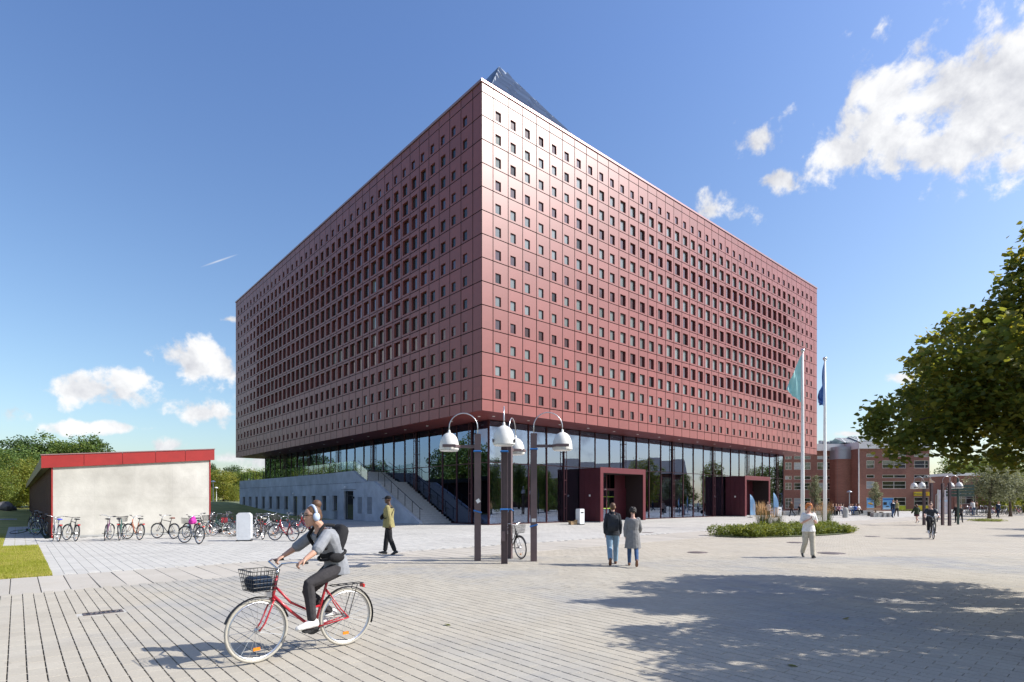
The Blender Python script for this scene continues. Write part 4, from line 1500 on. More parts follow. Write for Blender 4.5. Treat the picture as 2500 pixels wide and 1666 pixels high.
# second brick wing further right with awnings
b2 = thing('brick_wing', 'low brick wing with slanting cream awnings behind the parked bicycles', 'building', (0, 0, 0))
Y2 = 104.0
X0, X1 = bX(2330, Y2), bX(2560, Y2)
b = MB()
o2 = [(bX(p, Y2), bX(p + 46, Y2), 1.0, 3.6) for p in (2336, 2410, 2462, 2514)]
wall_open(b, X0, X1, 0, 6.2, o2, .16, lambda u, d, z: (u, Y2 + d, z)); b.bx(X0, X0 + .2, Y2 + .2, Y2 + 12, 0, 6.2); b.bx(X0, X1, Y2 + 9, Y2 + 9.2, 0, 6); b.build('wall', M['brick'], b2)
for o in o2: brick_window(*o, Y2, [.5], [.4], M['winglass'], parent=b2)
b = MB(); b.bx(bX(2392, Y2), bX(2400, Y2), Y2 - 3, Y2 - .01, 0, 4.6); b.build('pillar', M['brick'], b2)
for p in (2403, 2441, 2478):
    X = bX(p, Y2 - .3); X_ = bX(p + 33, Y2 - .3)
    b = MB(); b.add([(X, Y2 - .02, 4.2), (X_, Y2 - .02, 4.2), (X_ + .9, Y2 - 2.2, 1.9), (X + .9, Y2 - 2.2, 1.9), (X, Y2 - .02, 4.12), (X_, Y2 - .02, 4.12), (X_ + .9, Y2 - 2.2, 1.82), (X + .9, Y2 - 2.2, 1.82)],
                    [(0, 1, 2, 3), (4, 5, 6, 7), (3, 2, 6, 7), (0, 3, 7, 4), (1, 2, 6, 5)])
    b.build('awning', M['awning'], b2)
b = MB(); b.bx(X0 - .2, X1, Y2 - .3, Y2 + 10, 6.21, 6.7); b.build('roof', M['fascia'], b2)
# an arched cycle shelter in front
t = thing('cycle_shelter', 'open cycle shelter of pale bent tubes in front of the brick wing', 'shelter', (bX(2342, 80), 80, 0))
for k in range(3):
    b = MB(); y = k * 2.2
    b.tube([(0, y, 0), (0, y, 2.5), (.4, y, 2.85), (1.4, y, 2.7), (2.0, y, 2.2), (2.1, y, 0)], .05, 6); b.build('hoop', M['steel'], t)
b = MB(); b.bar((0, 0, 2.5), (0, 4.4, 2.5), .05); b.bar((2.02, 0, 2.2), (2.02, 4.4, 2.2), .05); b.bar((.4, 0, 2.87), (.4, 4.4, 2.87), .05); b.build('rail', M['steel'], t)

# ================================================================== LAMP POSTS, CABINETS, POLES


def lamp_meshes():
    d = {}
    b = MB()
    b.bx(-.09, .09, -.09, -.068, 0, 3.65); b.bx(-.09, .09, .068, .09, 0, 3.65); b.bx(-.012, .012, -.068, .068, 0, 3.645)
    d['post'] = b.mesh('post', M['post'])
    b = MB()
    pts = [(.0, 0, 3.55), (.0, 0, 3.84)] + [(.41 - .41 * math.cos(PI * k / 14), 0, 3.84 + .41 * math.sin(PI * k / 14)) for k in range(1, 14)] + [(.82, 0, 3.84), (.82, 0, 3.74)]
    b.tube(pts, .014, 6); d['hook'] = b.mesh('hook', M['steel'], True)
    b = MB()
    prof = [(.285, 3.19), (.285, 3.24), (.278, 3.34), (.255, 3.45), (.215, 3.55), (.155, 3.63), (.08, 3.675), (.035, 3.69), (.035, 3.73), (.022, 3.77), (.0, 3.775)]
    b.lathe(prof, (.82, 0, 0), 24)
    b.lathe([(.285, 3.19), (.262, 3.19), (.25, 3.30), (.20, 3.48), (.0, 3.56)], (.82, 0, 0), 24)
    d['dome'] = b.mesh('dome', M['dome'], True)
    b = MB(); b.lathe([(.0, 3.20), (.235, 3.20), (.255, 3.185), (.255, 3.16), (.0, 3.15)], (.82, 0, 0), 20); d['rim'] = b.mesh('lens', M['white'])
    b = MB(); b.bx(.09, .50, -.03, .03, 3.25, 3.33)
    for s in (-1, 1):
        b.bar((.50, s * .03, 3.29), (.62, s * .24, 3.29), .02, .07); b.box((.80, s * .288, 3.29), (.36, .018, .08))
    d['arm'] = b.mesh('arm', M['post'])
    return d


LM = lamp_meshes()


def lamp(label, loc, rz, group, s=1.0):
    t = thing('lamp_post', label, 'lamp', loc, rz, group)
    t.scale = (s, s, s)
    link('post', LM['post'], t); link('hook', LM['hook'], t); link('arm', LM['arm'], t)
    dm = link('lamp_shade', LM['dome'], t); link('lens', LM['rim'], dm)
    return t


gp1 = 'brown steel posts with white dome lamps in front of the building corner'
CX, CY = -.19, 16.25
lpL = lamp('leftmost brown steel lamp post of four, its white dome hanging to the left', (CX - .80, CY + .05, 0), PI, gp1)
lpF = lamp('nearest brown steel lamp post, white dome hanging towards the camera above it', (CX - .02, CY - .72, 0), -PI / 2, gp1)
lpB = lamp('brown steel lamp post half hidden behind the nearest one, white numerals on it', (CX + .10, CY + .65, 0), PI / 2 - .25, gp1)
lpR = lamp('brown steel lamp post with its white dome hanging to the right, beside the black bicycle', (CX + .81, CY - .10, 0), 0, gp1)


def band_(t, z, tilt, rz=0):
    b = MB(); b.tube([(x * 1.0, y, z + tilt * x) for x, y in ((-.1, -.1), (.1, -.1), (.1, .1), (-.1, .1))], .022, 6, closed=True)
    b.build('tape_band', M['blue_tape'], t)


band_(lpL, 1.42, .3); band_(lpF, 1.46, .35); band_(lpF, 3.08, .0); band_(lpB, 1.45, -.2); band_(lpR, 1.02, .3); band_(lpR, 3.2, 0); band_(lpL, 3.15, 0)
b = MB(); b.box((-.02, .094, 1.72), (.11, .004, .11), M=Matrix.Rotation(.6, 3, 'Y')); b.build('sticker', M['white'], lpL)
b = MB(); b.box((0, -.094, 1.17), (.12, .004, .10)); b.build('sticker', M['cab'], lpR)
b = MB(); b.bx(.094, .104, -.085, .03, .62, .90); b.build('hatch', M['post'], lpF)
text('2', .17, M['white'], lpB, (-.02, -.0, 0), (0, 0, 0), 'numeral')
text('3', .17, M['white'], lpB, (-.02, -.0, 0), (0, 0, 0), 'numeral')
nums = [o for o in lpB.children if o.name.startswith('numeral')]
for o, z in zip(nums, (.97, .78)):                # on the flange that faces the camera
    o.location = (-.094, .035, z); o.rotation_euler = (PI / 2, 0, -PI / 2)
gp2 = 'distant brown steel posts with white dome lamps beside the sign pole'
fc = gp(2318, 1284)
sfar = .80
for lb, dx, dy, rz in (('distant brown lamp post right of the cyclist in black, dome hanging to the right', 0, 0, 0), ('second distant brown lamp post just right of the first, dome hanging to the right behind', .22, .9, .15),
                       ('distant brown lamp post behind the head of the cyclist in black, dome hanging left', -1.0, .3, PI), ('distant brown lamp post at the left edge of its group, dome hanging left and back', -.85, 1.2, PI - .1)):
    lamp(lb, (fc.x + dx, fc.y + dy, 0), rz, gp2, sfar)

# park lamps with plain poles
def park_lamp(label, loc, h, group):
    t = thing('park_lamp', label, 'lamp', loc, 0, group)
    b = MB(); b.tube([(0, 0, 0), (0, 0, h * .5), (0, 0, h)], [.07, .055, .05], 8); b.build('pole', M['white'] if 'white' in label else M['zinc'], t)
    b = MB(); b.lathe([(.02, h + .22), (.2, h + .16), (.33, h + .02), (.33, h - .02), (.2, h), (.0, h)], n=16); b.build('lamp_shade', M['white'] if 'white' in label else M['zinc'], t, True)


p = at(520.6, 86); park_lamp('white park lamp on the grass between shed and terrace', (p.x, p.y, lawn_z(p.x, p.y)), zz(1177, 86) - lawn_z(p.x, p.y), 'park lamps')
p = at(528.5, 105); park_lamp('smaller white park lamp further back behind the first, near the trees', (p.x, p.y, lawn_z(p.x, p.y)), zz(1192, 105) - lawn_z(p.x, p.y), 'park lamps')
p = at(2073.7, 76); park_lamp('grey park lamp in front of the round brick stair tower', p, zz(1202, 76), 'park lamps')

# sign pole at the far right
p = gp(2339, 1281)
t = thing('signpost', 'dark green signpost with stacked direction boards beside the distant lamp posts', 'signpost', p)
M['sign_g'] = mat('dark_green_sign', (0.03, 0.06, 0.05), rough=.5)
b = MB(); b.tube([(0, 0, 0), (0, 0, 3.3)], .07, 8); b.build('pole', M['sign_g'], t)
for k in range(4):
    b = MB(); b.bx(.08, 1.15, -.015, .015, 2.0 + k * .22, 2.17 + k * .22); b.build('direction_board', M['sign_g'], t)
for k in range(3):
    b = MB(); b.bx(-.85, -.08, -.015, .015, 2.0 + k * .22, 2.17 + k * .22); b.build('direction_board', M['sign_g'], t)
# pale pink poster board
p = at(2303, 68)
t = thing('poster_board', 'tall pale pink poster board standing between the distant lamp posts', 'poster board', p)
M['pink'] = mat('pale_pink_print', (0.62, 0.50, 0.53), rough=.6, var=.2, nscale=1.5, vcol=(0.66, 0.64, 0.66))
b = MB(); b.bx(-.62, .62, -.06, .06, .1, 2.95); b.build('panel', M['pink'], t)
b = MB(); b.bx(-.66, .66, -.10, .10, 0, .1); b.bx(-.66, -.62, -.08, .08, .1, 3.0); b.bx(.62, .66, -.08, .08, .1, 3.0); b.build('stand', M['steel'], t)
b = MB(); b.bx(-.45, .5, -.066, -.061, 1.55, 1.72); b.bx(-.5, .2, -.066, -.061, .9, 1.0); b.build('print', M['poster_l'], t)


def cabinet(label, loc, w, d, h, ch, rz, slot=None):
    t = thing('utility_cabinet', label, 'cabinet', loc, rz, 'pale utility cabinets on the plaza')
    b = MB(); b.bx(-w / 2 - .02, w / 2 + .02, -d / 2 - .02, d / 2 + .02, 0, .05); b.build('base_plate', M['black'], t)
    x = w / 2
    pr_ = [(-x + ch * .6, .05), (x - ch * .6, .05), (x, .05 + ch), (x, h - ch), (x - ch, h), (-x + ch, h), (-x, h - ch), (-x, .05 + ch)]
    b = MB(); n = len(pr_)
    b.add([(a, -d / 2, z) for a, z in pr_] + [(a, d / 2, z) for a, z in pr_], [tuple(range(n)), tuple(range(2 * n - 1, n - 1, -1))] + [(i, (i + 1) % n, n + (i + 1) % n, n + i) for i in range(n)])
    b.build('housing', M['cab'], t)
    if slot:
        b = MB(); b.bx(-w * .3, w * .3, -d / 2 - .006, -d / 2 - .001, h * .72, h * .80); b.build('slot', M['black'], t)
    b = MB(); b.bx(-x + .1, x - .1, -d / 2 - .004, -d / 2 - .001, .2, h * .68); b.build('hatch', M['cab'], t)


cabinet('pale grey cabinet with cut corners among the bicycles right of the shed', gp(597, 1321), .56, .42, 1.20, .09, .25)
cabinet('pale grey cabinet beside the left wall of the first entrance porch', (gp(1416, 1281).x, 40.2, 0), .48, .4, 1.12, .06, TH, 1)
cabinet('pale grey cabinet at the right of the second entrance porch', gp(1900, 1263), .5, .4, 1.02, .06, .3, 1)
p = gp(1398, 1281)
t = thing('cardboard_box', 'crumpled brown cardboard boxes lying against the cabinet by the first porch', 'box', (p.x, p.y - .15, 0), .4)
M['card'] = mat('cardboard', (0.36, 0.24, 0.13), rough=.9, var=.15)
b = MB(); b.box((0, 0, .12), (.5, .38, .24)); b.build('carton', M['card'], t)
b = MB(); b.box((-.28, .02, .22), (.22, .36, .012), M=Matrix.Rotation(.5, 3, 'Y')); b.box((.12, -.2, .28), (.25, .18, .012), M=Matrix.Rotation(-.6, 3, 'X')); b.build('flap', M['card'], t)

# beach flags by the second porch
M['sky_cloth'] = mat('light_blue_cloth', (0.30, 0.50, 0.72), rough=.7)
for px, Y, hgt, lb in ((1831, 56.5, 2.3, 'light blue feather banner standing inside the second porch'), (1888, 58.0, 2.5, 'light blue feather banner standing against the glass right of the second porch'), (1711, 57.0, 2.6, 'light blue feather banner reflected pale behind the glass left of the second porch')):
    if px == 1711: continue
    p = at(px, Y)
    t = thing('feather_banner', lb, 'banner', p, 0, 'light blue feather banners by the second porch')
    b = MB(); b.tube([(0, 0, 0), (0, 0, hgt)], .02, 6); b.lathe([(0, .03), (.25, .03), (.25, 0)], n=12); b.build('stand', M['black'], t)
    b = MB(); n = 8
    fr_ = [(.02, .012 * math.sin(k * 1.3), .25 + (hgt - .25) * k / n) for k in range(n + 1)]
    bk = [(.02 + .55 * math.sin(min(1, (n - k) / n * 1.25) * PI / 2) ** .5 if k < n else .06, .05 * math.sin(k), .25 + (hgt - .25) * k / n) for k in range(n + 1)]
    for k in range(n): b.poly(fr_[k], bk[k], bk[k + 1], fr_[k + 1])
    b.build('banner_cloth', M['sky_cloth'], t)

# ------------------------------------------------------------------ flagpoles and flags
M['flag_t'] = mat('teal_flag_cloth', (0.34, 0.64, 0.63), rough=.7, var=.12, nscale=2)
M['flag_b'] = mat('blue_flag_cloth', (0.05, 0.14, 0.40), rough=.7, var=.2, nscale=2)
for px, pb, ptop, lb in ((1959.5, 1292, 853, 'tall white flagpole behind the red haired walker, teal flag on it'), (2014, 1289, 873, 'tall white flagpole at the right end of the planting bed, blue flag on it')):
    p = gp(px, pb)
    h = zz(ptop, p.y)
    t = thing('flagpole', lb, 'flagpole', p, 0, 'white flagpoles in the planting bed')
    b = MB(); b.tube([(0, 0, 0), (0, 0, h * .3), (0, 0, h * .7), (0, 0, h - .2)], [.115, .105, .08, .05], 12); b.build('pole', M['white'], t, True)
    b = MB(); b.ell((0, 0, h - .08), (.12, .12, .12), 12, 8); b.bx(-.05, .05, -.05, .05, h - .24, h - .18); b.build('finial', M['steel'], t, True)
    b = MB(); b.lathe([(.0, .03), (.22, .03), (.22, 0)], n=12); b.build('base', M['steel'], t)
    b = MB(); n, mm_ = 18, 22
    big = px < 2000
    Lh, wd, dr_ = (2.9, .92, 2.15) if big else (2.75, .34, 2.6)
    P = [[None] * (mm_ + 1) for _ in range(n + 1)]
    for i in range(n + 1):
        u = i / n
        for j in range(mm_ + 1):
            v = j / mm_
            top = Vector((-wd * u ** .85, 0, -dr_ * u ** .9)); bot = Vector((-.04 - (wd - .04) * u, 0, -Lh + (Lh - dr_ - .02) * u))
            q = top.lerp(bot, v)
            q.y = (.10 * math.sin(u * 10 + v * 2.2) * u ** .6 + .05 * math.sin(u * 21 - v * 3) * u) * (1 if big else 2.2)
            P[i][j] = q + Vector((-.06, 0, h - .30))
    vs = [q for r in P for q in r]
    b.add(vs, [(i * (mm_ + 1) + j, (i + 1) * (mm_ + 1) + j, (i + 1) * (mm_ + 1) + j + 1, i * (mm_ + 1) + j + 1) for i in range(n) for j in range(mm_)])
    o = b.build('flag', M['flag_t'] if big else M['flag_b'], None, True, p)
    tag(o, 'pale teal flag hanging limp from the left flagpole' if big else 'narrow furled blue flag hanging from the right flagpole', 'flag')

# ------------------------------------------------------------------ low walls, benches, blocks by the brick building
lw = thing('low_wall', 'long low concrete seat wall in front of the brick building', 'wall', (0, 0, 0))
YL = 64.0
xs = [at(p, YL).x for p in (1912, 1945, 1978, 2011, 2046)]
for k in range(4):
    b = MB(); b.bx(xs[k] + .02, xs[k + 1] - .02, YL, YL + .5, 0, .48); b.build('block', M['conc_low'], lw)
p = gp(2064, 1264)
t = thing('concrete_pillar', 'short rounded concrete pillar among the sitting people', 'pillar', p)
b = MB(); b.loft([[(math.cos(a) * .27 * s, math.sin(a) * .22 * s, z) for a in np.linspace(0, 2 * PI, 14, endpoint=False)] for z, s in ((0, 1), (.75, 1), (.92, .85), (1.0, .45))]); b.build('pillar_body', M['conc_low'], t)
lw2 = thing('seat_steps', 'stepped grey concrete seating at the foot of the brick wall', 'steps', (0, 0, 0))
for k in range(3):
    b = MB(); x0, x1 = at(2072 + k * 8, 66).x, at(2133, 66).x; b.bx(x0, x1, 65 + k * .5, 65.5 + k * .5 - .01, 0, .18 + k * .17); b.build('step', M['conc_low'], lw2)
for k, (px, w, lb) in enumerate([(2134, .5, 'pale concrete block at the right end of the stepped seating'), (2143.5, .42, 'pale concrete block second from the stepped seating'), (2156.5, .3, 'narrow pale concrete block in the middle of the row'), (2171.5, .42, 'pale concrete block at the right end of the row')]):
    p = at(px, 58.5)
    o = MB().bx(-w / 2, w / 2, -.25, .25, 0, .42).build('seat_block', M['conc_low'], None, False, p, .1); tag(o, lb, 'block', 'pale concrete seat blocks in a row')
for px, Y, lb in ((1992, 66.5, 'wooden bench under the slim young tree near the flagpoles'), (2137, 62, 'wooden bench beside the young tree by the shop posters')):
    t = thing('bench', lb, 'bench', at(px, Y), .1, 'wooden benches')
    for k in range(3): MB().bx(-.85, .85, -.2 + k * .14, -.08 + k * .14, .42, .46).build('seat_slat', M['wood'], t)
    for k in range(2): MB().bx(-.85, .85, .24, .27, .6 + k * .15, .72 + k * .15).build('back_slat', M['wood'], t)
    for s in (-.7, .7): MB().bx(s - .04, s + .04, -.2, .26, 0, .42).build('leg', M['black'], t)

# ================================================================== BICYCLES
R_ = .345


def arc(c, r, a0, a1, n, x=0.0):
    return [(x, c[0] + r * math.cos(a0 + (a1 - a0) * k / n), c[1] + r * math.sin(a0 + (a1 - a0) * k / n)) for k in range(n + 1)]


BM = {}
b = MB(); b.tube(arc((0, 0), R_ - .018, 0, 2 * PI * 35 / 36, 35), .0175, 6, closed=True); BM['tyre'] = b.mesh('tyre', M['tyre'], True)
b = MB(); b.tube(arc((0, 0), R_ - .042, 0, 2 * PI * 35 / 36, 35), .011, 5, closed=True); b.tube([(-.04, 0, 0), (.04, 0, 0)], .022, 8); BM['rim'] = b.mesh('rim', M['steel'])
b = MB()
for k in range(20):
    a = 2 * PI * k / 20
    s = .025 if k % 2 else -.025
    b.tube([(s, .02 * math.cos(a + .9), .02 * math.sin(a + .9)), (0, (R_ - .045) * math.cos(a), (R_ - .045) * math.sin(a))], .0022, 3, cap=False)
BM['spokes'] = b.mesh('spokes', M['steel'])
b = MB(); b.box((.012, 0, -.20), (.012, .075, .034)); M['refl'] = mat('orange_reflector', (0.75, 0.23, 0.01), rough=.3, coat=.5); BM['reflector'] = b.mesh('reflector', M['refl'])
BBp, SEATT, HT0, HT1 = (0, .40, .28), (0, .235, .82), (0, .885, .66), (0, .835, .90)


def frame(style):
    b = MB()
    b.tube([BBp, (0, .262, .74), SEATT], .016, 8)
    b.tube([HT0, HT1], .019, 8)
    for s in (-.045, .045):
        b.tube([(s * .5, .40, .28), (s, .1, .325), (s * 1.3, 0, R_)], .010, 6)
        b.tube([(s * .4, .268, .71), (s, .1, .46), (s * 1.3, 0, R_)], .008, 6)
    if style == 'step':
        b.tube([(0, .875, .70), (0, .70, .52), (0, .53, .37), BBp], .018, 8)
        b.tube([(0, .855, .80), (0, .68, .60), (0, .50, .50), (0, .325, .52)], .014, 8)
    else:
        b.tube([(0, .875, .69), BBp], .018, 8)
        b.tube([(0, .845, .85), (0, .255, .77)], .015, 8)
    return b.mesh('frame', None, True)


BM['step'], BM['diamond'] = frame('step'), frame('diamond')
for m_ in (BM['step'], BM['diamond']): m_.materials.append(M['black'])
b = MB()
for s in (-.05, .05): b.tube([(s * .8, .885, .655), (s, .93, .56), (s, .99, .42), (s, 1.05, R_)], .010, 6)
b.tube([(-.05, .885, .66), (.05, .885, .66)], .013, 6); BM['fork'] = b.mesh('fork', M['black'], True)
b = MB(); b.tube([(0, .835, .90), (0, .822, .99)], .013, 6); b.tube([(-.28, .66, 1.06), (-.27, .76, 1.07), (-.16, .85, 1.06), (0, .83, .99), (.16, .85, 1.06), (.27, .76, 1.07), (.28, .66, 1.06)], .011, 6); BM['bar_sweep'] = b.mesh('handlebar', M['chrome'], True)
b = MB(); b.tube([(0, .835, .90), (0, .82, .99)], .013, 6); b.tube([(-.29, .80, 1.02), (0, .83, 1.0), (.29, .80, 1.02)], .011, 6); BM['bar_flat'] = b.mesh('handlebar', M['black'], True)
b = MB(); b.tube([(-.282, .62, 1.06), (-.28, .73, 1.062)], .016, 6); b.tube([(.282, .62, 1.06), (.28, .73, 1.062)], .016, 6); BM['grip_sweep'] = b.mesh('grip', M['black'])
b = MB(); b.tube([(-.30, .80, 1.02), (-.19, .81, 1.015)], .016, 6); b.tube([(.30, .80, 1.02), (.19, .81, 1.015)], .016, 6); BM['grip_flat'] = b.mesh('grip', M['black'])
b = MB()
b.loft([[(w * math.cos(a), y, z + hh * math.sin(a)) for a in np.linspace(0, 2 * PI, 10, endpoint=False)] for y, w, z, hh in ((.07, .05, .93, .02), (.09, .10, .935, .035), (.16, .105, .935, .035), (.24, .06, .93, .028), (.33, .025, .925, .018), (.345, .012, .92, .01))])
b.tube([(0, .235, .80), (0, .205, .91)], .013, 6); BM['saddle'] = b.mesh('saddle', M['black'], True)
b = MB(); b.mi = 0


def fender(c, a0, a1):
    b = MB(); n = 16
    rr = R_ + .022
    for k in range(n):
        t0, t1 = a0 + (a1 - a0) * k / n, a0 + (a1 - a0) * (k + 1) / n
        q = []
        for t_ in (t0, t1):
            for x, dr2 in ((-.027, -.012), (0, 0), (.027, -.012)):
                q.append((x, c + (rr + dr2) * math.cos(t_), R_ + (rr + dr2) * math.sin(t_)))
        b.poly(q[0], q[1], q[4], q[3]); b.poly(q[1], q[2], q[5], q[4])
    return b.mesh('mudguard', M['black'], True)


BM['fender_r'], BM['fender_f'] = fender(0, math.radians(25), math.radians(200)), fender(1.05, math.radians(20), math.radians(165))
b = MB()
for s in (-.055, .055):
    b.tube([(s, .20, .735), (s, -.20, .735)], .006, 5); b.tube([(s, -.12, .735), (s * 1.1, 0, R_ + .02)], .005, 5)
for y in (-.20, -.1, 0, .1, .2): b.tube([(-.055, y, .735), (.055, y, .735)], .005, 5)
BM['rack'] = b.mesh('rack', M['black'])
b = MB(); b.lathe([(.0, -.004), (.09, -.004), (.095, 0), (.09, .004), (.0, .004)], n=18)
vs = [(z + .05, BBp[1] + x, BBp[2] + y) for x, y, z in b.v]; b.v = vs
for s, a in ((-1, 0.0), (1, PI)):
    q = (s * .10, BBp[1] + .165 * math.cos(a), BBp[2] + .165 * math.sin(a) * 1)
    b.bar((s * .06, BBp[1], BBp[2]), (s * .085, q[1], q[2]), .018, .018); b.box((s * .145, q[1], q[2]), (.09, .07, .022))
b.tube([(-.06, BBp[1], BBp[2]), (.06, BBp[1], BBp[2])], .02, 8)
b.bar((.05, .40, .365), (.05, 0, R_ + .03), .008); b.bar((.05, .40, .19), (.05, 0, R_ - .03), .008)
BM['crank'] = b.mesh('crankset', M['black'])
b = MB()
bw0, bw1, bd, bz0, bz1 = .135, .175, .135, .78, 1.0
yc = 1.03
for k in range(6):
    t_ = k / 5; w_ = bw0 + (bw1 - bw0) * t_; d_ = bd - .02 + .03 * t_; z = bz0 + (bz1 - bz0) * t_
    b.tube([(-w_, yc - d_, z), (w_, yc - d_, z), (w_, yc + d_, z), (-w_, yc + d_, z)], .004 if k < 5 else .007, 4, closed=True)
for k in range(8):
    u = -1 + 2 * k / 7
    for s in (-1, 1):
        b.tube([(u * bw0, yc + s * (bd - .02), bz0), (u * bw1, yc + s * (bd + .01), bz1)], .003, 3); b.tube([(s * bw0, yc + u * (bd - .02), bz0), (s * bw1, yc + u * (bd + .01), bz1)], .003, 3)
for k in range(6):
    u = -1 + 2 * k / 5; b.tube([(u * bw0, yc - bd + .02, bz0), (u * bw0, yc + bd - .02, bz0)], .003, 3)
b.bar((0, .85, .84), (0, .93, .80), .02)
BM['basket'] = b.mesh('basket', M['black'])
b = MB(); b.tube([(.03, .30, .26), (.10, .26, .02)], .009, 5); BM['stand'] = b.mesh('kickstand', M['steel'])
b = MB(); b.box((0, .93, .72), (.05, .06, .06)); BM['light'] = b.mesh('front_light', M['chrome'])
b = MB(); b.box((0, -.215, .70), (.09, .02, .04)); M['rear_red'] = mat('red_rear_lens', (0.5, 0.01, 0.01), rough=.3); BM['rear'] = b.mesh('rear_light', M['rear_red'])
PAINT = {k: mat('bike_paint_' + k, c, rough=.3, coat=.6) for k, c in dict(black=(.018, .018, .02), red=(.42, .018, .03), green=(.02, .10, .08), blue=(.05, .10, .30), silver=(.42, .43, .45), white=(.62, .62, .62), purple=(.14, .05, .12),
                                                                           lime=(.20, .52, .03), orange=(.45, .12, .03), grey=(.14, .15, .16), brown=(.12, .06, .035)).items()}


def omat(o, m_):
    o.material_slots[0].link = 'OBJECT'
    o.material_slots[0].material = m_


def bike(label, rear, front, style='step', col='black', basket=False, tyre=None, lean=.10, steer=0.0, group='bicycles parked along the shed', small=False, bar='sweep', rack=True, saddle=None, full=True, name='bicycle', cat='bicycle'):
    rear, front = Vector(rear), Vector(front)
    d = (front - rear); d.z = 0; d.normalize()
    rz = math.atan2(d.y, d.x) - PI / 2
    t = thing(name, label, cat, (rear.x, rear.y, 0), 0, group)
    t.rotation_euler = Euler((0, lean, rz), 'XYZ')
    o = link('frame', BM[style], t); omat(o, PAINT[col])
    if small:
        o = link('wheel', BM['tyre'], t, (0, 0, R_)); o2 = link('wheel', BM['tyre'], t, (0, 1.05, R_), steer)
        link('handlebar', BM['bar_' + bar], t); link('saddle', BM['saddle'], t); link('fork', BM['fork'], t)
        return t
    # steering parts hang under one pivot part at the head tube
    pv = Vector((0, .885, 0))
    Rm = Matrix.Translation(pv) @ Matrix.Rotation(steer, 4, 'Z') @ Matrix.Translation(-pv)

    def add(nm, me, par=t, st=False, loc=None):
        ob = link(nm, me, par)
        Mx = Matrix.Translation(loc) if loc is not None else Matrix.Identity(4)
        if st: Mx = Rm @ Mx
        ob.matrix_local = Mx
        return ob
    ob = add('fork', BM['fork'], st=True); omat(ob, PAINT[col] if full else M['black'])
    for y, st in ((0, False), (1.05, True)):
        w = add('wheel', None, st=st, loc=(0, y, R_))
        ty = link('tyre', BM['tyre'], w)
        if tyre: omat(ty, tyre)
        link('rim', BM['rim'], w); link('spokes', BM['spokes'], w)
        if full: link('reflector', BM['reflector'], w)
    hb = add('handlebar', BM['bar_' + bar], st=True); link('grip', BM['grip_' + bar], hb)
    s_ = add('saddle', BM['saddle'])
    if saddle: omat(s_, saddle)
    add('crankset', BM['crank'])
    if full:
        add('mudguard', BM['fender_r']); add('mudguard', BM['fender_f'], st=True)
        if lean: add('kickstand', BM['stand'])
        add('front_light', BM['light'], st=True)
    if rack: add('rack', BM['rack']); add('rear_light', BM['rear'])
    if basket: add('basket', BM['basket'], st=True)
    return t


def bw(px, py, ang, dpy=None):
    """rear wheel at a ground point of the photograph, heading in degrees from +X"""
    r = gp(px, py); a = math.radians(ang)
    return r, r + Vector((math.cos(a), math.sin(a), 0))


SH = 'bicycles parked along the shed end wall'
bike('silver bicycle with bright blue saddle and front basket at the left shed corner', *bw(142, 1323, 140), col='silver', basket=True, saddle=mat('blue_saddle', (.03, .05, .45), rough=.6), group=SH, lean=.08, steer=-.2)
bike('dark bicycle with rear rack, second from the left along the pale wall', *bw(184, 1322, 143), style='diamond', col='black', bar='flat', group=SH, lean=.1, steer=.25)
bike('purple bicycle with upswept handlebar in front of the pale wall', *bw(256, 1321, 120), col='purple', group=SH, lean=.1, steer=-.35, rack=False)
bike('dark green bicycle with red rear light and basket at the pale wall', *bw(292, 1320, 118), col='green', basket=True, bar='flat', group=SH, lean=-.04, steer=-.2)
bike('orange bicycle leaning at the middle of the pale wall', *bw(340, 1319, 147), col='orange', group=SH, lean=.12, steer=.3)
bike('black slim bicycle, brown saddle, right of the gap along the pale wall', *bw(424, 1316, 158), style='diamond', col='black', saddle=mat('brown_saddle', (.16, .05, .03), rough=.6), group=SH, lean=.06, steer=.2, rack=False)
b7 = bike('dark bicycle with basket and magenta cover at the right end of the pale wall', *bw(485, 1329, 146), col='grey', basket=True, group=SH, lean=.12, steer=.35)
bike('black bicycle close behind the one with the magenta cover', *bw(478, 1317, 140), style='diamond', col='black', group=SH, lean=.1, steer=.2)
M['magenta'] = mat('magenta_cloth', (0.50, 0.03, 0.30), rough=.7)
b = MB(); random.seed(4)
for k in range(7): b.ell((random.uniform(-.08, .08), .72 + random.uniform(-.12, .12), .95 + random.uniform(-.13, .1)), (.09, .10, .11), 8, 6)
o = b.build('bike_cover', M['magenta'], None, True); o.location = b7.location; o.rotation_euler = b7.rotation_euler
tag(o, 'crumpled magenta cover draped over the handlebar of a parked bicycle', 'cover')
SD = 'dark bicycles in the shade beside the shed'
for k, (px, py, an, c, lb) in enumerate([(112, 1309, 150, 'black', 'black bicycle with chrome handlebar in the shade at the shed corner'), (98, 1296, 152, 'grey', 'dark bicycle in the shade, second back along the slatted shed side'), (88, 1288, 148, 'black', 'dark bicycle deepest in the shade along the slatted shed side')]):
    bike(lb, *bw(px, py, an), col=c, group=SD, lean=.08, steer=.3 - .2 * k)
fb = bike('lime green bicycle lying on its side on the grass edge by the shed', *bw(86, 1305, 185), style='diamond', col='lime', group='fallen bicycle', lean=0, bar='flat', rack=False)
fb.rotation_euler = Euler((0, 1.38, fb.rotation_euler.z), 'XYZ'); fb.location.z = .05
RG = 'bicycles parked between shed and terrace'
bike('black bicycle with cream tyres and wire basket just right of the shed', *bw(560, 1310, 195), col='black', basket=True, tyre=M['tyre_w'], group=RG, lean=.08, steer=.15)
bike('dark green bicycle with a red bag, half behind the pale cabinet', *bw(574, 1306, 220), col='green', basket=True, group=RG, lean=.06, steer=.3)
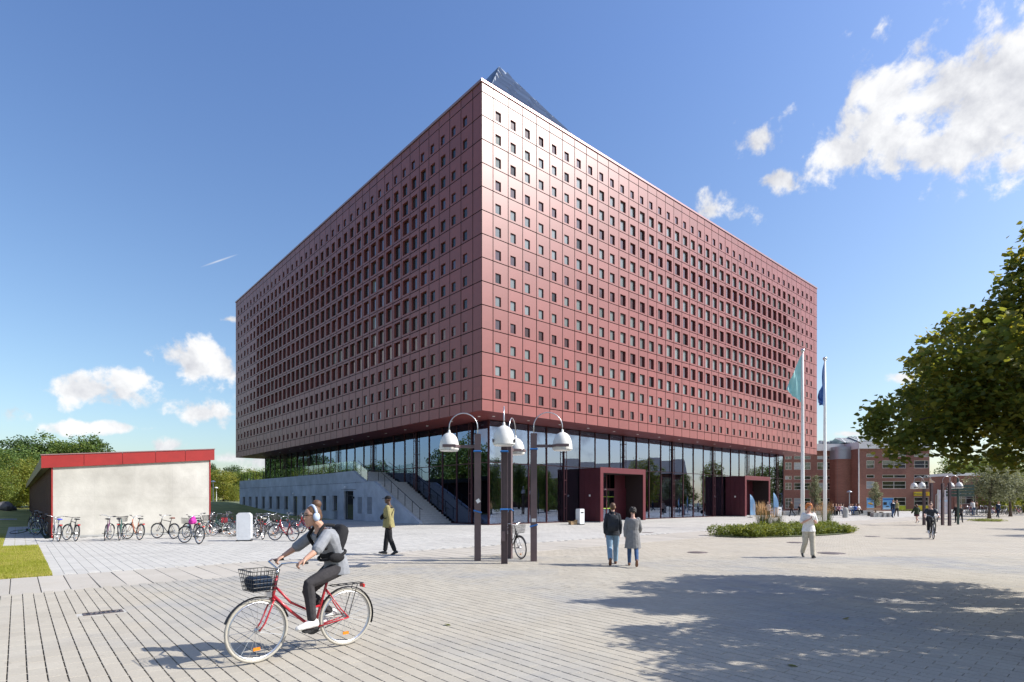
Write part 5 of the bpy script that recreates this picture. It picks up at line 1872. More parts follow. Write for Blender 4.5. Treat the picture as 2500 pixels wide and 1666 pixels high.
bike('grey bicycle in the second row behind the pale cabinet', *bw(556, 1296, 200), col='grey', group=RG, lean=.08)
bike('black bicycle seen end on right of the pale cabinet, pale saddle', *bw(641, 1318, 125), col='brown', group=RG, lean=.1, saddle=M['tyre_w'], steer=.2)
bike('silver bicycle with tall bent handlebar behind the pale cabinet', *bw(609, 1311, 25), col='silver', group=RG, lean=.08, steer=.3)
bike('black bicycle with a basket facing left of the red ones', *bw(640, 1303, 335), col='black', basket=True, group=RG, lean=.06, steer=-.3)
bike('red bicycle with chrome handlebar standing on its own right of the pale cabinet', *bw(714, 1322, 152), col='red', group=RG, lean=.1, steer=.3)
bike('red bicycle partly hidden behind the head of the passing cyclist', *bw(772, 1305, 170), col='red', group=RG, lean=.08, steer=.2)
bike('blue bicycle in the row behind, near the corner of the shed', *bw(590, 1294, 190), col='blue', group=RG, lean=.07)
for px, py, an, c, bk, lb in [(534, 1303, 200, 'black', False, 'black bicycle at the very corner of the shed, right trim behind it'), (600, 1303, 215, 'grey', True, 'grey bicycle with a basket directly behind the pale cabinet'), (628, 1309, 190, 'black', False, 'black bicycle just right of the pale cabinet, second in the row'),
                             (664, 1306, 175, 'silver', True, 'silver bicycle with a basket left of the lone red one'), (690, 1303, 185, 'black', True, 'black bicycle with a basket in the row behind the lone red one'), (735, 1302, 165, 'grey', False, 'grey bicycle in the back row left of the passing cyclist')]:
    bike(lb, *bw(px, py, an), col=c, basket=bk, group=RG, lean=.08, steer=.2)
tag(MB().box((0, 0, 0), (.28, .12, .26)).build('pannier_bag', mat('red_bag', (.30, .03, .04), rough=.7), None, False, gp(548, 1305) + Vector((0, 0, .72)), .4), 'dark red bag hanging on a parked bicycle left of the pale cabinet', 'bag')
bike('black city bicycle with a wire front basket parked behind the lamp posts', Vector((-.16, 17.7, 0)), Vector((.36, 16.5, 0)), col='black', basket=True, group='bicycle by the lamp posts', lean=.09, steer=.12)
# far bicycles by the brick wing
random.seed(9)
ORD = 'first second third fourth fifth sixth seventh eighth ninth tenth eleventh twelfth thirteenth fourteenth fifteenth sixteenth'.split()
fcols = ['black', 'grey', 'blue', 'red', 'silver', 'brown']
for k in range(16):
    px = 2352 + k * 9.5 + random.uniform(-2, 2)
    Y = 62 + random.uniform(-1.5, 4) + (6 if px > 2450 else 0)
    p = at(px, Y)
    a = math.radians(random.choice([70, 100, 250, 30, 150, 200]))
    c = fcols[k % 6]
    bike(f'distant {c} bicycle, {ORD[k]} from the signpost in the crowded rack at the far right', p, p + Vector((math.cos(a), math.sin(a), 0)), col=c, small=True, group='distant bicycles in the rack at the far right', lean=.08)

# ================================================================== PEOPLE (facing local +Y, right hand on +X)
V3 = Vector


def pose(front='R', af=.33, bf=.22, ab=-.20, bb=-.72, armR=(.25, .35), armL=(-.3, .25), lean=.03, spread=.10, narrow=1.0, stand=False):
    """a walking figure 1.75 m tall; arm = (swing forward, elbow bend)"""
    J = {}
    if stand: af, bf, ab, bb = .04, -.03, -.03, -.06
    hz = .085 + .43 * math.cos(af) + .42 * math.cos(bf)
    J['pel'] = V3((0, 0, hz + .04))
    for s, n in ((1, 'R'), (-1, 'L')):
        a, b_ = (af, bf) if n == front else (ab, bb)
        h = V3((s * .092 * narrow, 0, hz)); k = h + V3((s * .005, .43 * math.sin(a), -.43 * math.cos(a))); an = k + V3((0, .42 * math.sin(b_), -.42 * math.cos(b_)))
        J['hip' + n], J['kn' + n], J['an' + n] = h, k, an
        J['ft' + n] = 0.12 if (n == front and not stand) else (-min(.9, -b_) if not stand else 0.0)
    up = V3((0, math.sin(lean), math.cos(lean)))
    J['neck'] = J['pel'] + up * .535
    J['head'] = J['neck'] + V3((0, .035 + lean * .1, .165))
    for s, n in ((1, 'R'), (-1, 'L')):
        sw, el = armR if n == 'R' else armL
        sh = J['pel'] + up * .475 + V3((s * .178 * narrow, 0, 0))
        e = sh + V3((s * spread * .30, .295 * math.sin(sw), -.285 * math.cos(sw)))
        w = e + V3((-s * .01, .25 * math.sin(sw + el), -.25 * math.cos(sw + el)))
        J['sh' + n], J['el' + n], J['wr' + n] = sh, e, w
    return J


TPROF = [(-.10, .125, .10), (-.03, .165, .118), (.05, .163, .115), (.14, .142, .100), (.25, .152, .110), (.36, .170, .122), (.44, .172, .115), (.49, .130, .088), (.525, .066, .064)]


def torso(b, J, infl=0.0, lo=-.10, hi=.53, hem=0.0, flare=.0, wide=1.0, belly=0.0):
    P, Nk = J['pel'], J['neck']
    up = (Nk - P).normalized(); k = (Nk - P).length / .535
    rings = []

    def ring(t, w, d, sv):
        c = P + up * t * k
        if 'bend' in J: c = c + J['bend'] * math.sin(max(0, min(1, t / .53)) * PI)
        f = up.cross(sv).normalized(); s_ = f.cross(up)
        c = c + f * (belly * .4 if .0 < t < .3 else 0)
        return [c + s_ * (w * math.cos(a)) + f * (d * math.sin(a)) for a in np.linspace(0, 2 * PI, 16, endpoint=False)]
    sp = (J['hipR'] - J['hipL']).normalized(); ss = (J['shR'] - J['shL']).normalized()
    if hem:
        down = V3((0, 0, 1)); f = down.cross(sp)
        for q in (1, .75, .5, .25):
            c = P - V3((0, 0, 1)) * hem * q
            w, d = .170 * wide + infl + flare * q, .122 + infl + flare * q * .9 + belly * .3
            rings.append([c + sp * (w * math.cos(a)) + f * (d * math.sin(a)) for a in np.linspace(0, 2 * PI, 16, endpoint=False)])
    for t, w, d in TPROF:
        if t < (lo if not hem else 0) or t > hi: continue
        u = max(0, min(1, t / .5))
        rings.append(ring(t, w * wide + infl, d + infl + (belly if 0 < t < .3 else 0), sp.lerp(ss, u)))
    b.loft(rings)


def smooth_path(pts, rad, n=4):
    P, R2 = [], []
    k = len(pts)
    for i in range(k - 1):
        p0, p1, p2, p3 = pts[max(i - 1, 0)], pts[i], pts[i + 1], pts[min(i + 2, k - 1)]
        for j in range(n):
            t = j / n
            q = .5 * ((2 * p1) + (p2 - p0) * t + (2 * p0 - 5 * p1 + 4 * p2 - p3) * t * t + (3 * p1 - p0 - 3 * p2 + p3) * t ** 3)
            P.append(p1.lerp(p2, t).lerp(q, .35)); R2.append(rad[i] + (rad[i + 1] - rad[i]) * t)
    P.append(pts[-1]); R2.append(rad[-1])
    return P, R2


def limb(b, pts, rad, n=10):
    P, R2 = smooth_path(pts, rad)
    d0, d1 = (P[0] - P[1]).normalized(), (P[-1] - P[-2]).normalized()
    P = [P[0] + d0 * R2[0] * .7] + P + [P[-1] + d1 * R2[-1] * .7]
    R2 = [R2[0] * .55] + R2 + [R2[-1] * .55]
    b.tube(P, R2, n)


def leg_pts(J, n):
    h, k, a = J['hip' + n], J['kn' + n], J['an' + n]
    cf = k.lerp(a, .32)
    back = (a - h).cross(V3((1, 0, 0)))
    return [h, h.lerp(k, .5), k, cf, k.lerp(a, .75), a]


def arm_pts(J, n):
    s, e, w = J['sh' + n], J['el' + n], J['wr' + n]
    s2 = s.lerp(J['neck'], .14) - V3((0, 0, .018))
    return [s2, s.lerp(e, .5), e, e.lerp(w, .35), w]


def hand(b, w, d, nrm, curl=.35, s=1.0, flip=1):
    d = d.normalized(); nrm = (nrm - d * nrm.dot(d)).normalized(); sd_ = d.cross(nrm).normalized()
    Mx = Matrix((sd_, nrm, d)).transposed()
    b.ell(w + d * .045 * s, (.041 * s, .017 * s, .052 * s), 10, 7, Mx)
    for i, L in enumerate((.064, .074, .070, .054)):
        p = w + d * .082 * s + sd_ * (.030 - .020 * i) * s
        pts, a = [p - d * .02], 0.0
        for seg, fr_ in ((.45, .6), (.32, 1.1), (.25, .9)):
            pts.append(p)
            a += curl * fr_
            p = p + (d * math.cos(a) + nrm * math.sin(a)) * (L * seg * s)
        pts.append(p)
        b.tube(pts, [.0095 * s, .0095 * s, .0088 * s, .008 * s, .0065 * s], 6)
    p = w + d * .022 * s + sd_ * .030 * s * flip
    q = p + (d * .6 + sd_ * .75 * flip + nrm * .25).normalized() * .036 * s
    r = q + (d * .85 + nrm * .45 + sd_ * .1 * flip).normalized() * .034 * s
    b.tube([p - d * .015, p, q, r], [.014 * s, .014 * s, .011 * s, .008 * s], 6)


def headgeo(b, c, fwd, s=1.0):
    fwd = fwd.normalized(); rt = fwd.cross(V3((0, 0, 1))).normalized(); up = rt.cross(fwd)
    Mx = Matrix((rt, fwd, up)).transposed()
    T = lambda x, y, z: c + Mx @ V3((x, y, z)) * s
    b.ell(T(0, -.008, .025), (.076 * s, .097 * s, .092 * s), 14, 10, Mx)
    b.loft([[T(w * math.cos(a), y0 + d * math.sin(a), z) for a in np.linspace(0, 2 * PI, 12, endpoint=False)] for z, w, d, y0 in ((-.112, .026, .022, .058), (-.100, .040, .042, .042), (-.06, .058, .066, .022), (-.01, .068, .084, .006), (.03, .070, .088, 0))])
    b.loft([[T(x, y, z) for x, y, z in r] for r in ([(-.010, .082, .026), (.010, .082, .026), (.006, .088, .022), (-.006, .088, .022)], [(-.018, .084, -.022), (.018, .084, -.022), (.010, .113, -.018), (-.010, .113, -.018)], [(-.012, .08, -.032), (.012, .08, -.032), (.006, .096, -.032), (-.006, .096, -.032)])])
    b.loft([[T(x * .026, .082 + dy, z) for x, dy in ((-1, 0), (0, .014), (1, 0), (0, -.02))] for z in (-.064, -.056, -.046)])
    for sx in (-1, 1): b.ell(T(sx * .078, -.012, .0), (.012 * s, .022 * s, .034 * s), 8, 6, Mx)
    return T, Mx


def remesh(o, vox, sm=2):
    m = o.modifiers.new('remesh', 'REMESH'); m.mode = 'VOXEL'; m.voxel_size = vox; m.use_smooth_shade = True
    s = o.modifiers.new('smooth', 'SMOOTH'); s.factor = .5; s.iterations = sm
    return o


SKIN = {'light': mat('skin_light', (.52, .30, .21), rough=.55, var=.06), 'dark': mat('skin_dark', (.085, .042, .026), rough=.5, var=.08), 'pink': mat('skin_pink', (.58, .34, .26), rough=.55)}
CL = {}


def cloth(k, c, r=.85):
    if k not in CL: CL[k] = mat('cloth_' + k, c, rough=r, var=.16, nscale=14, bump=.75, bscale=9, spec=.2)
    return CL[k]


HAIR = {'brown': mat('hair_brown', (.10, .05, .025), rough=.6, var=.3, nscale=40), 'dark': mat('hair_dark', (.022, .016, .013), rough=.6, var=.3, nscale=40), 'red': mat('hair_red', (.52, .16, .03), rough=.6, var=.3, nscale=40),
        'blond': mat('hair_light_brown', (.22, .13, .06), rough=.6, var=.3, nscale=40)}


def person(label, loc, heading, J, hgt=1.75, skin='light', top=None, legs=None, skirt=None, shoes=None, hair=('brown', 'short'), hd=None, vox=.009, hands=None, group=None, wide=1.0, outer=None, male=True):
    """heading in degrees from +X; returns the body object"""
    hd = (hd or V3((0, 1, 0)))
    b = MB()
    fine = vox < .012
    T, Mx = headgeo(b, J['head'], hd)
    limb(b, [J['neck'] - V3((0, .01, .05)), J['neck'] + V3((0, 0, .04)), J['head'] + V3((0, -.012, -.04))], [.062, .054, .054])
    torso(b, J, -.012, wide=wide)
    for n, s in (('R', 1), ('L', -1)):
        limb(b, arm_pts(J, n), [.045, .041, .036, .037, .026])
        limb(b, leg_pts(J, n), [.082, .074, .054, .056, .040, .036])
        d = (J['wr' + n] - J['el' + n])
        hs = (hands or {}).get(n, {})
        hand(b, J['wr' + n], hs.get('d', d), hs.get('n', V3((-s, .25, 0))), hs.get('curl', .35), 1.0, hs.get('flip', 1 if n == 'R' else -1) * (1))
        f = V3((0, 1, 0)); p = J['ft' + n]
        fd = (f * math.cos(p) + V3((0, 0, 1)) * math.sin(p)); u = V3((0, -math.sin(p), math.cos(p)))
        limb(b, [J['an' + n], J['an' + n] + fd * .04 - u * .035, J['an' + n] + fd * .11 - u * .05], [.034, .032, .022])
    o = link('person', b.mesh('person', SKIN[skin]), None, loc)
    remesh(o, vox)
    o.rotation_euler = (0, 0, math.radians(heading) - PI / 2)
    sc = hgt / 1.75
    o.scale = (sc, sc, sc)
    tag(o, label, 'person', group)
    # eyes and brows
    if fine:
        e = MB()
        for sx in (-1, 1):
            e.ell(T(sx * .031, .083, .022), (.013, .007, .007), 8, 5, Mx); e.box(T(sx * .032, .088, .042), (.032, .006, .007), M=Mx)
        e.build('eyes', HAIR['dark'], o)

    def part(nm, fn, m_, v=None, sm=2):
        bb_ = MB(); fn(bb_)
        q = link(nm, bb_.mesh(nm, m_), o)
        return remesh(q, v or vox, sm)

    def jacket(t, extra=0.0):
        inf = t.get('infl', .014) + extra

        def fn(bb_):
            torso(bb_, J, inf, lo=-.03, hi=t.get('hi', .50), hem=t.get('hem', .07), flare=t.get('flare', .01), wide=wide, belly=t.get('belly', 0))
            for n in 'RL':
                P = arm_pts(J, n); sl = t.get('sleeve', 1.0)
                s, e, w = J['sh' + n], J['el' + n], J['wr' + n]
                s = s.lerp(J['neck'], .16) - V3((0, 0, .012))
                if sl <= .5: limb(bb_, [s, s.lerp(e, sl), s.lerp(e, sl * 2)], [.054 + inf, .053 + inf, .049 + inf])
                else: limb(bb_, [s, s.lerp(e, .5), e, e.lerp(w, (sl - .5) * 2 * .97)], [.053 + inf * .9, .050 + inf * .9, .044 + inf * .9, .035 + inf * .9])
            if t.get('collar'):
                limb(bb_, [J['neck'] - V3((0, 0, .04)), J['neck'] + V3((0, .005, .025))], [.078, .070])
        part(t.get('name', 'jacket'), fn, t['m'])
    if top: jacket(top)
    if outer: jacket(outer, .014)
    if legs:
        inf = legs.get('infl', .010)

        def fn(bb_):
            torso(bb_, J, inf * .8, hi=.10, wide=wide)
            for n in 'RL':
                k, a = J['kn' + n], J['an' + n]
                to = legs.get('to', .96)
                limb(bb_, [J['hip' + n], J['hip' + n].lerp(k, .5), k, k.lerp(a, .32), k.lerp(a, .72), k.lerp(a, to)], [.086 + inf, .080 + inf, .058 + inf, .058 + inf, .046 + inf * 1.3, .042 + inf * 1.4])
        part(legs.get('name', 'trousers'), fn, legs['m'])
    if skirt:
        def fn(bb_):
            torso(bb_, J, .02, lo=0, hi=.08, hem=skirt['len'], flare=.05, wide=wide)
        part('skirt', fn, skirt['m'])
    if shoes:
        for n in 'RL':
            def fn(bb_):
                p = J['ft' + n]
                fd = V3((0, math.cos(p), math.sin(p))); u = V3((0, -math.sin(p), math.cos(p)))
                A = J['an' + n] - u * .0
                bb_.loft([[A + fd * y + V3((1, 0, 0)) * (w * math.cos(a)) + u * (z + h * max(-.75, math.sin(a))) for a in np.linspace(0, 2 * PI, 12, endpoint=False)] for y, w, z, h in ((-.075, .022, -.045, .03), (-.06, .036, -.04, .05), (0, .040, -.03, .065), (.06, .044, -.045, .05), (.13, .048, -.055, .036), (.175, .038, -.06, .028), (.195, .015, -.065, .018))])
            part('shoe', fn, shoes, None, 1)
    hm, style = hair
    if style != 'none':
        def fn(bb_):
            if style == 'short':
                bb_.ell(T(0, -.022, .044), (.084, .100, .090), 14, 9, Mx); bb_.ell(T(0, -.055, .0), (.076, .062, .085), 12, 8, Mx); bb_.ell(T(0, .045, .098), (.058, .046, .026), 10, 6, Mx)
            elif style == 'curly':
                for k in range(34):
                    a = k * 2.4; z = -.03 + .16 * (k / 34)
                    r = math.sqrt(max(0, 1 - ((z - .02) / .125) ** 2))
                    x, y = .085 * r * math.cos(a), .10 * r * math.sin(a) - .02
                    if y > .055 and z < .07: continue
                    bb_.ell(T(x, y, z), (.032, .032, .030), 8, 6)
                bb_.ell(T(0, -.03, .05), (.08, .085, .08), 12, 8, Mx)
            elif style == 'bun':
                bb_.ell(T(0, -.020, .036), (.082, .098, .092), 14, 9, Mx); bb_.ell(T(0, -.06, -.0), (.070, .06, .08), 12, 8, Mx); bb_.ell(T(0, -.07, .135), (.058, .056, .052), 12, 8, Mx); bb_.ell(T(.02, -.09, .11), (.04, .04, .04), 8, 6, Mx)
            elif style == 'long':
                bb_.ell(T(0, -.022, .040), (.084, .100, .094), 14, 9, Mx)
                limb(bb_, [T(0, -.06, .03), T(0, -.095, -.08), T(0, -.10, -.20)], [.075, .085, .05])
            elif style == 'cap':
                bb_.ell(T(0, -.010, .052), (.086, .103, .078), 14, 9, Mx); bb_.loft([[T(w * math.cos(a), y + .012 * math.cos(a) * 0, z + .006 * math.sin(a)) for a in np.linspace(0, 2 * PI, 10, endpoint=False)] for y, w, z in ((.05, .07, .062), (.11, .068, .052), (.165, .05, .04), (.18, .02, .036))])
        part('cap' if style == 'cap' else 'hair', fn, HAIR.get(hm) or CL[hm], .008 if fine else .014, 1)
    o['_T'] = 0
    del o['_T']
    return o, T, Mx


blk = cloth('black', (.018, .018, .020)); dgrey = cloth('dark_grey', (.045, .042, .045)); denim = cloth('pale_denim', (.20, .30, .40)); denim2 = cloth('dark_denim', (.045, .085, .18))
white_c = cloth('white', (.74, .74, .74)); shoeb = mat('black_shoe', (.02, .02, .02), rough=.5); shoew = mat('white_shoe', (.70, .69, .66), rough=.6); shoebr = mat('brown_shoe', (.16, .07, .04), rough=.5)


def pack(nm, label, o, c, sz, m_, tiltx=0.0, straps=None, cat='backpack'):
    t = thing(nm, label, cat, o.location); t.rotation_euler = o.rotation_euler; t.scale = o.scale
    b = MB()
    x, y, z = sz
    Mx = Matrix.Rotation(tiltx, 3, 'X')
    b.loft([[V3(c) + Mx @ V3((x * w * math.copysign(abs(math.cos(a)) ** .6, math.cos(a)), y * w * math.copysign(abs(math.sin(a)) ** .6, math.sin(a)), z * h)) for a in np.linspace(0, 2 * PI, 16, endpoint=False)] for h, w in ((-1, .65), (-.92, .95), (-.4, 1.05), (.3, 1.0), (.75, .85), (.95, .6), (1.0, .3))])
    b.ell(V3(c) + Mx @ V3((0, -y * .95, -z * .35)), (x * .72, y * .35, z * .42), 12, 8, Mx)
    q = link('pack_body', b.mesh('pack_body', m_, True), t)
    if straps:
        b = MB()
        for s in straps: b.tube(smooth_path([V3(p) for p in s], [.02] * len(s))[0], .020, 6)
        b.build('strap', m_, t, True)
    return t


# ---- the cyclist in the foreground
fr_, rr_ = V3((-2.745, 6.08, 0)), V3((-2.0, 6.82, 0))
hdg = math.degrees(math.atan2((fr_ - rr_).y, (fr_ - rr_).x))
cb = bike('red bicycle ridden in the foreground, wire front basket and cream tyres', rr_, fr_, col='red', basket=True, tyre=M['tyre_w'], group=None, lean=0.0, steer=0.06)
J = dict(pel=V3((0, .13, .975)), neck=V3((0, .345, 1.42)), head=V3((0, .43, 1.56)), bend=V3((0, -.035, .012)))
for s, n in ((1, 'R'), (-1, 'L')):
    J['hip' + n] = V3((s * .092, .14, .945)); J['sh' + n] = V3((s * .172, .31, 1.365))
J['elL'], J['wrL'] = V3((-.265, .50, 1.19)), V3((-.285, .645, 1.10))
J['elR'], J['wrR'] = V3((.265, .50, 1.19)), V3((.285, .645, 1.10))
J['knL'], J['anL'], J['ftL'] = V3((-.105, .52, .80)), V3((-.115, .485, .385)), -.05
J['knR'], J['anR'], J['ftR'] = V3((.105, .44, .67)), V3((.115, .15, .41)), -.45
hn = {'R': dict(d=V3((-.05, .8, -.45)), n=V3((0, -.5, -.9)), curl=.95, flip=-1), 'L': dict(d=V3((.05, .8, -.45)), n=V3((0, -.5, -.9)), curl=.95, flip=1)}
grey_t = cloth('grey_tee', (.24, .25, .27))
cy, T, Mx = person('person riding the red bicycle in the foreground, grey top, dark leggings, pale blue headphones', rr_, hdg, J, 1.75, top=dict(m=grey_t, sleeve=.5, hem=.10, flare=.015, name='t_shirt'), legs=dict(m=dgrey, infl=.006, name='leggings'), shoes=shoew, hair=('brown', 'bun'), hd=V3((-.05, 1, -.10)), vox=.0075, hands=hn)
M['hp'] = mat('pale_blue_plastic', (.46, .54, .70), rough=.4)
b = MB()
b.tube([T(.088 * math.cos(a), -.01, .02 + .105 * math.sin(a)) for a in np.linspace(0, PI, 15)], .017, 8)
for sx in (-1, 1): b.ell(T(sx * .086, -.008, -.005), (.026, .043, .052), 12, 8, Mx)
b.build('headphones', M['hp'], cy, True)
b = MB(); b.tube([T(.062, .066, .025), T(.03, .090, .022), T(0, .088, .024), T(-.03, .090, .022), T(-.062, .066, .025), T(-.076, -.01, .02)], .004, 5)
b.build('glasses', HAIR['dark'], cy)
pack('backpack', 'black backpack worn by the cyclist in the foreground', cy, (0, .145, 1.245), (.145, .085, .225), blk, .43, [[(s * .09, .20, 1.45), (s * .10, .33, 1.46), (s * .12, .42, 1.33), (s * .14, .32, 1.18)] for s in (-1, 1)])
t = thing('belt_bag', 'black belt bag slung round the waist of the cyclist in the foreground', 'bag', cy.location); t.rotation_euler = cy.rotation_euler
b = MB(); b.tube([V3((.180 * math.cos(a), .185 + .145 * math.sin(a), 1.10 - .05 * math.sin(a))) for a in np.linspace(0, 2 * PI, 22, endpoint=False)], .018, 6, closed=True); b.build('belt', blk, t)
b = MB(); b.ell((-.165, .21, 1.08), (.035, .10, .055), 12, 8); b.build('pouch', blk, t, True)
t = thing('shopping_bag', 'dark navy bag lying in the basket of the red bicycle', 'bag', cb.location); t.rotation_euler = cb.rotation_euler
navy = cloth('navy', (.015, .028, .055))
b = MB(); b.loft([[V3((w * math.copysign(abs(math.cos(a)) ** .4, math.cos(a)), 1.03 + d * math.copysign(abs(math.sin(a)) ** .4, math.sin(a)), z)) for a in np.linspace(0, 2 * PI, 16, endpoint=False)] for z, w, d in ((.782, .118, .098), (.85, .135, .112), (.90, .138, .118), (.925, .11, .09), (.93, .04, .03))]); b.build('bag_body', navy, t, True)

# ---- the man in the olive jacket
p = gp(949, 1354)
Jm = pose('R', af=.22, bf=.12, ab=-.16, bb=-.38, armR=(.10, .2), armL=(-.22, .15), lean=-.01)
olive = cloth('olive', (.27, .24, .11)); 
mn, T, Mx = person('person in an olive jacket, black cap and black trousers walking left past the stairs', p, 176, Jm, 1.85, 'dark', top=dict(m=blk, sleeve=.4, hem=.03, name='shirt'), outer=dict(m=olive, sleeve=1.0, hem=.14, flare=.03, infl=.022, hi=.46, belly=.01), legs=dict(m=blk, infl=.018, to=.88), shoes=shoeb, hair=('black', 'cap'), hd=V3((.1, 1, -.05)))
t = thing('chest_bag', 'black cross-body bag on the chest of the person in the olive jacket', 'bag', p); t.rotation_euler = mn.rotation_euler; t.scale = mn.scale
b = MB(); b.tube([V3((.05, .02, 1.49)), V3((.13, .12, 1.38)), V3((.05, .19, 1.24)), V3((-.10, .185, 1.13)), V3((-.20, .05, 1.10)), V3((-.16, -.12, 1.16)), V3((-.04, -.16, 1.36)), V3((.04, -.08, 1.48))], .012, 6, closed=True); b.build('strap', blk, t)
b = MB(); b.ell((-.06, .185, 1.14), (.14, .055, .075), 12, 8, Matrix.Rotation(-.35, 3, 'Y')); b.build('pouch', blk, t, True)

# ---- the couple walking away hand in hand
p1, p2 = gp(1496, 1379), gp(1545, 1383)
jk = cloth('charcoal', (.030, .034, .042))
Ja = pose('R', af=.36, bf=.18, ab=-.30, bb=-.80, armR=(.02, .10), armL=(-.05, .25), spread=.12)
ma, T, Mx = person('person in a charcoal jacket and pale jeans, walking away hand in hand', p1, 84, Ja, 1.655, top=dict(m=jk, sleeve=.97, hem=.10, flare=.02, infl=.022, collar=True), legs=dict(m=denim, infl=.020), shoes=shoebr, hair=('brown', 'short'))
pack('backpack', 'dark backpack worn by the walker in the charcoal jacket', ma, (0, -.215, 1.20), (.15, .085, .23), jk, 0, [[(s * .10, -.14, 1.42), (s * .11, .02, 1.475), (s * .12, .135, 1.36), (s * .15, .10, 1.15), (s * .15, -.10, 1.03)] for s in (-1, 1)])
Jb = pose('L', af=.34, bf=.16, ab=-.28, bb=-.85, armR=(.2, .9), armL=(-.10, .15), spread=.14)
wo, T, Mx = person('person in a long grey cardigan and dark jeans, walking away hand in hand', p2, 80, Jb, 1.535, skin='pink', top=dict(m=cloth('grey_knit', (.20, .20, .205)), sleeve=.97, hem=.40, flare=.045, infl=.026, name='cardigan', belly=.02), legs=dict(m=denim2, infl=.008), shoes=shoebr, hair=('dark', 'curly'), wide=1.04)

# ---- the red haired walker
p = gp(1974, 1362)
Jr = pose('L', af=.16, bf=.10, ab=-.06, bb=-.62, lean=.0)
Jr['elR'], Jr['wrR'] = V3((.235, .02, 1.15)), V3((.075, .20, 1.265)); Jr['elL'], Jr['wrL'] = V3((-.235, .02, 1.15)), V3((-.07, .21, 1.29))
khaki = cloth('khaki', (.50, .46, .38))
rd, T, Mx = person('person with red curly hair, white t-shirt and beige trousers walking towards the camera', p, 262, Jr, 1.60, 'pink', top=dict(m=white_c, sleeve=.42, hem=.10, flare=.02, infl=.022, name='t_shirt'), legs=dict(m=khaki, infl=.022), shoes=shoeb, hair=('red', 'curly'), hd=V3((.1, 1, -.22)), hands={'R': dict(d=V3((-.75, .25, .5)), n=V3((0, .2, 1)), curl=.9), 'L': dict(d=V3((.7, .3, .5)), n=V3((0, .2, 1)), curl=.9)}, wide=1.05)
b = MB(); b.tube([T(.075, .07, .025), T(.032, .098, .022), T(0, .095, .024), T(-.032, .098, .022), T(-.075, .07, .025)], .005, 5); b.build('glasses', HAIR['dark'], rd)
o = MB().bx(-.035, .035, -.006, .006, -.07, .07).build('phone', M['black'], None, False, p + V3((.0, -.27, 1.21))); o.rotation_euler = (-.6, 0, .1); tag(o, 'small dark phone held up by the red haired walker', 'phone')

# ---- the distant cyclist in black
p = gp(2278, 1317)
hdg2 = 240
a = math.radians(hdg2); fw = V3((math.cos(a), math.sin(a), 0))
bike('black bicycle with a front basket ridden towards the camera at the right', p - fw * -0.0 - fw * .95, p, col='black', basket=True, group=None, lean=0.0)
J2 = {k: (v.copy() if hasattr(v, 'copy') else v) for k, v in J.items()}
J2['pel'] = V3((0, .14, .985)); J2['neck'] = V3((0, .22, 1.50)); J2['head'] = V3((0, .265, 1.66)); J2['bend'] = V3((0, 0, 0))
for s, n in ((1, 'R'), (-1, 'L')):
    J2['sh' + n] = V3((s * .172, .20, 1.44)); J2['el' + n] = V3((s * .27, .36, 1.22)); J2['wr' + n] = V3((s * .285, .61, 1.12))
J2['knL'], J2['anL'] = V3((-.12, .50, .66)), V3((-.12, .33, .25)); J2['knR'], J2['anR'] = V3((.12, .52, .82)), V3((.12, .48, .41))
cy2, T, Mx = person('person in dark t-shirt and sunglasses riding a black bicycle towards the camera', p - fw * .95, hdg2, J2, 1.60, 'pink', top=dict(m=cloth('slate', (.04, .045, .055)), sleeve=.42, hem=.09, infl=.018, name='t_shirt'), legs=dict(m=blk, infl=.016), shoes=shoew, hair=('brown', 'bun'), vox=.011, hands=hn)
b = MB(); b.box(T(.03, .098, .022), (.048, .008, .03), M=Mx); b.box(T(-.03, .098, .022), (.048, .008, .03), M=Mx); b.build('sunglasses', M['black'], cy2)

# ---- far walkers
FARV = .020
p = gp(2180, 1264); person('distant person in white shirt and dark open jacket walking before the shop', p, 265, pose('R', af=.2, bf=.1), 1.74, top=dict(m=white_c, sleeve=.4, name='shirt'), outer=dict(m=navy, sleeve=1, hem=.1, hi=.45), legs=dict(m=denim2), shoes=shoeb, vox=FARV, group=None)
p = gp(2189, 1262); person('distant person in an olive vest walking just behind the one in a white shirt', p, 250, pose('L', af=.2, bf=.1), 1.74, top=dict(m=olive, sleeve=.9), legs=dict(m=dgrey), shoes=shoeb, hair=('dark', 'short'), vox=FARV)
p = gp(2238, 1277); gj = cloth('dark_green', (.035, .05, .028)); person('distant person in a dark green jacket and short dark skirt walking away', p, 95, pose('R', af=.2, bf=.1, armR=(.1, .6), armL=(.1, .6), spread=.5), 1.40, skin='pink', top=dict(m=gj, sleeve=1, hem=.14, infl=.05, flare=.03), skirt=dict(m=cloth('plum', (.06, .02, .035)), len=.32), shoes=shoew, hair=('brown', 'long'), vox=FARV, wide=1.1)
p = gp(2336, 1277); person('distant person all in black standing behind the signpost', p, 200, pose(stand=True), 1.42, top=dict(m=blk, hem=.2), legs=dict(m=blk), shoes=shoeb, vox=FARV)
p = gp(2345, 1276); person('distant person in a grey top beside the signpost, half hidden', p, 250, pose('L', af=.2), 1.36, top=dict(m=dgrey, sleeve=.5), legs=dict(m=blk), shoes=shoeb, hair=('blond', 'short'), vox=FARV)
p = gp(2437, 1264); person('distant person in a dark suit jacket walking under the small trees at the right', p, 265, pose('R', af=.2), 1.60, top=dict(m=white_c, sleeve=.4, name='shirt'), outer=dict(m=navy, sleeve=1, hem=.14, hi=.45), legs=dict(m=navy), shoes=shoeb, vox=FARV)
p = gp(2376, 1259); person('distant person in a white shirt and jeans bending over the parked bicycles', p, 80, pose(stand=True, lean=.2), 1.72, top=dict(m=white_c, sleeve=.5, name='shirt'), legs=dict(m=denim2), shoes=shoeb, hair=('dark', 'short'), vox=FARV)
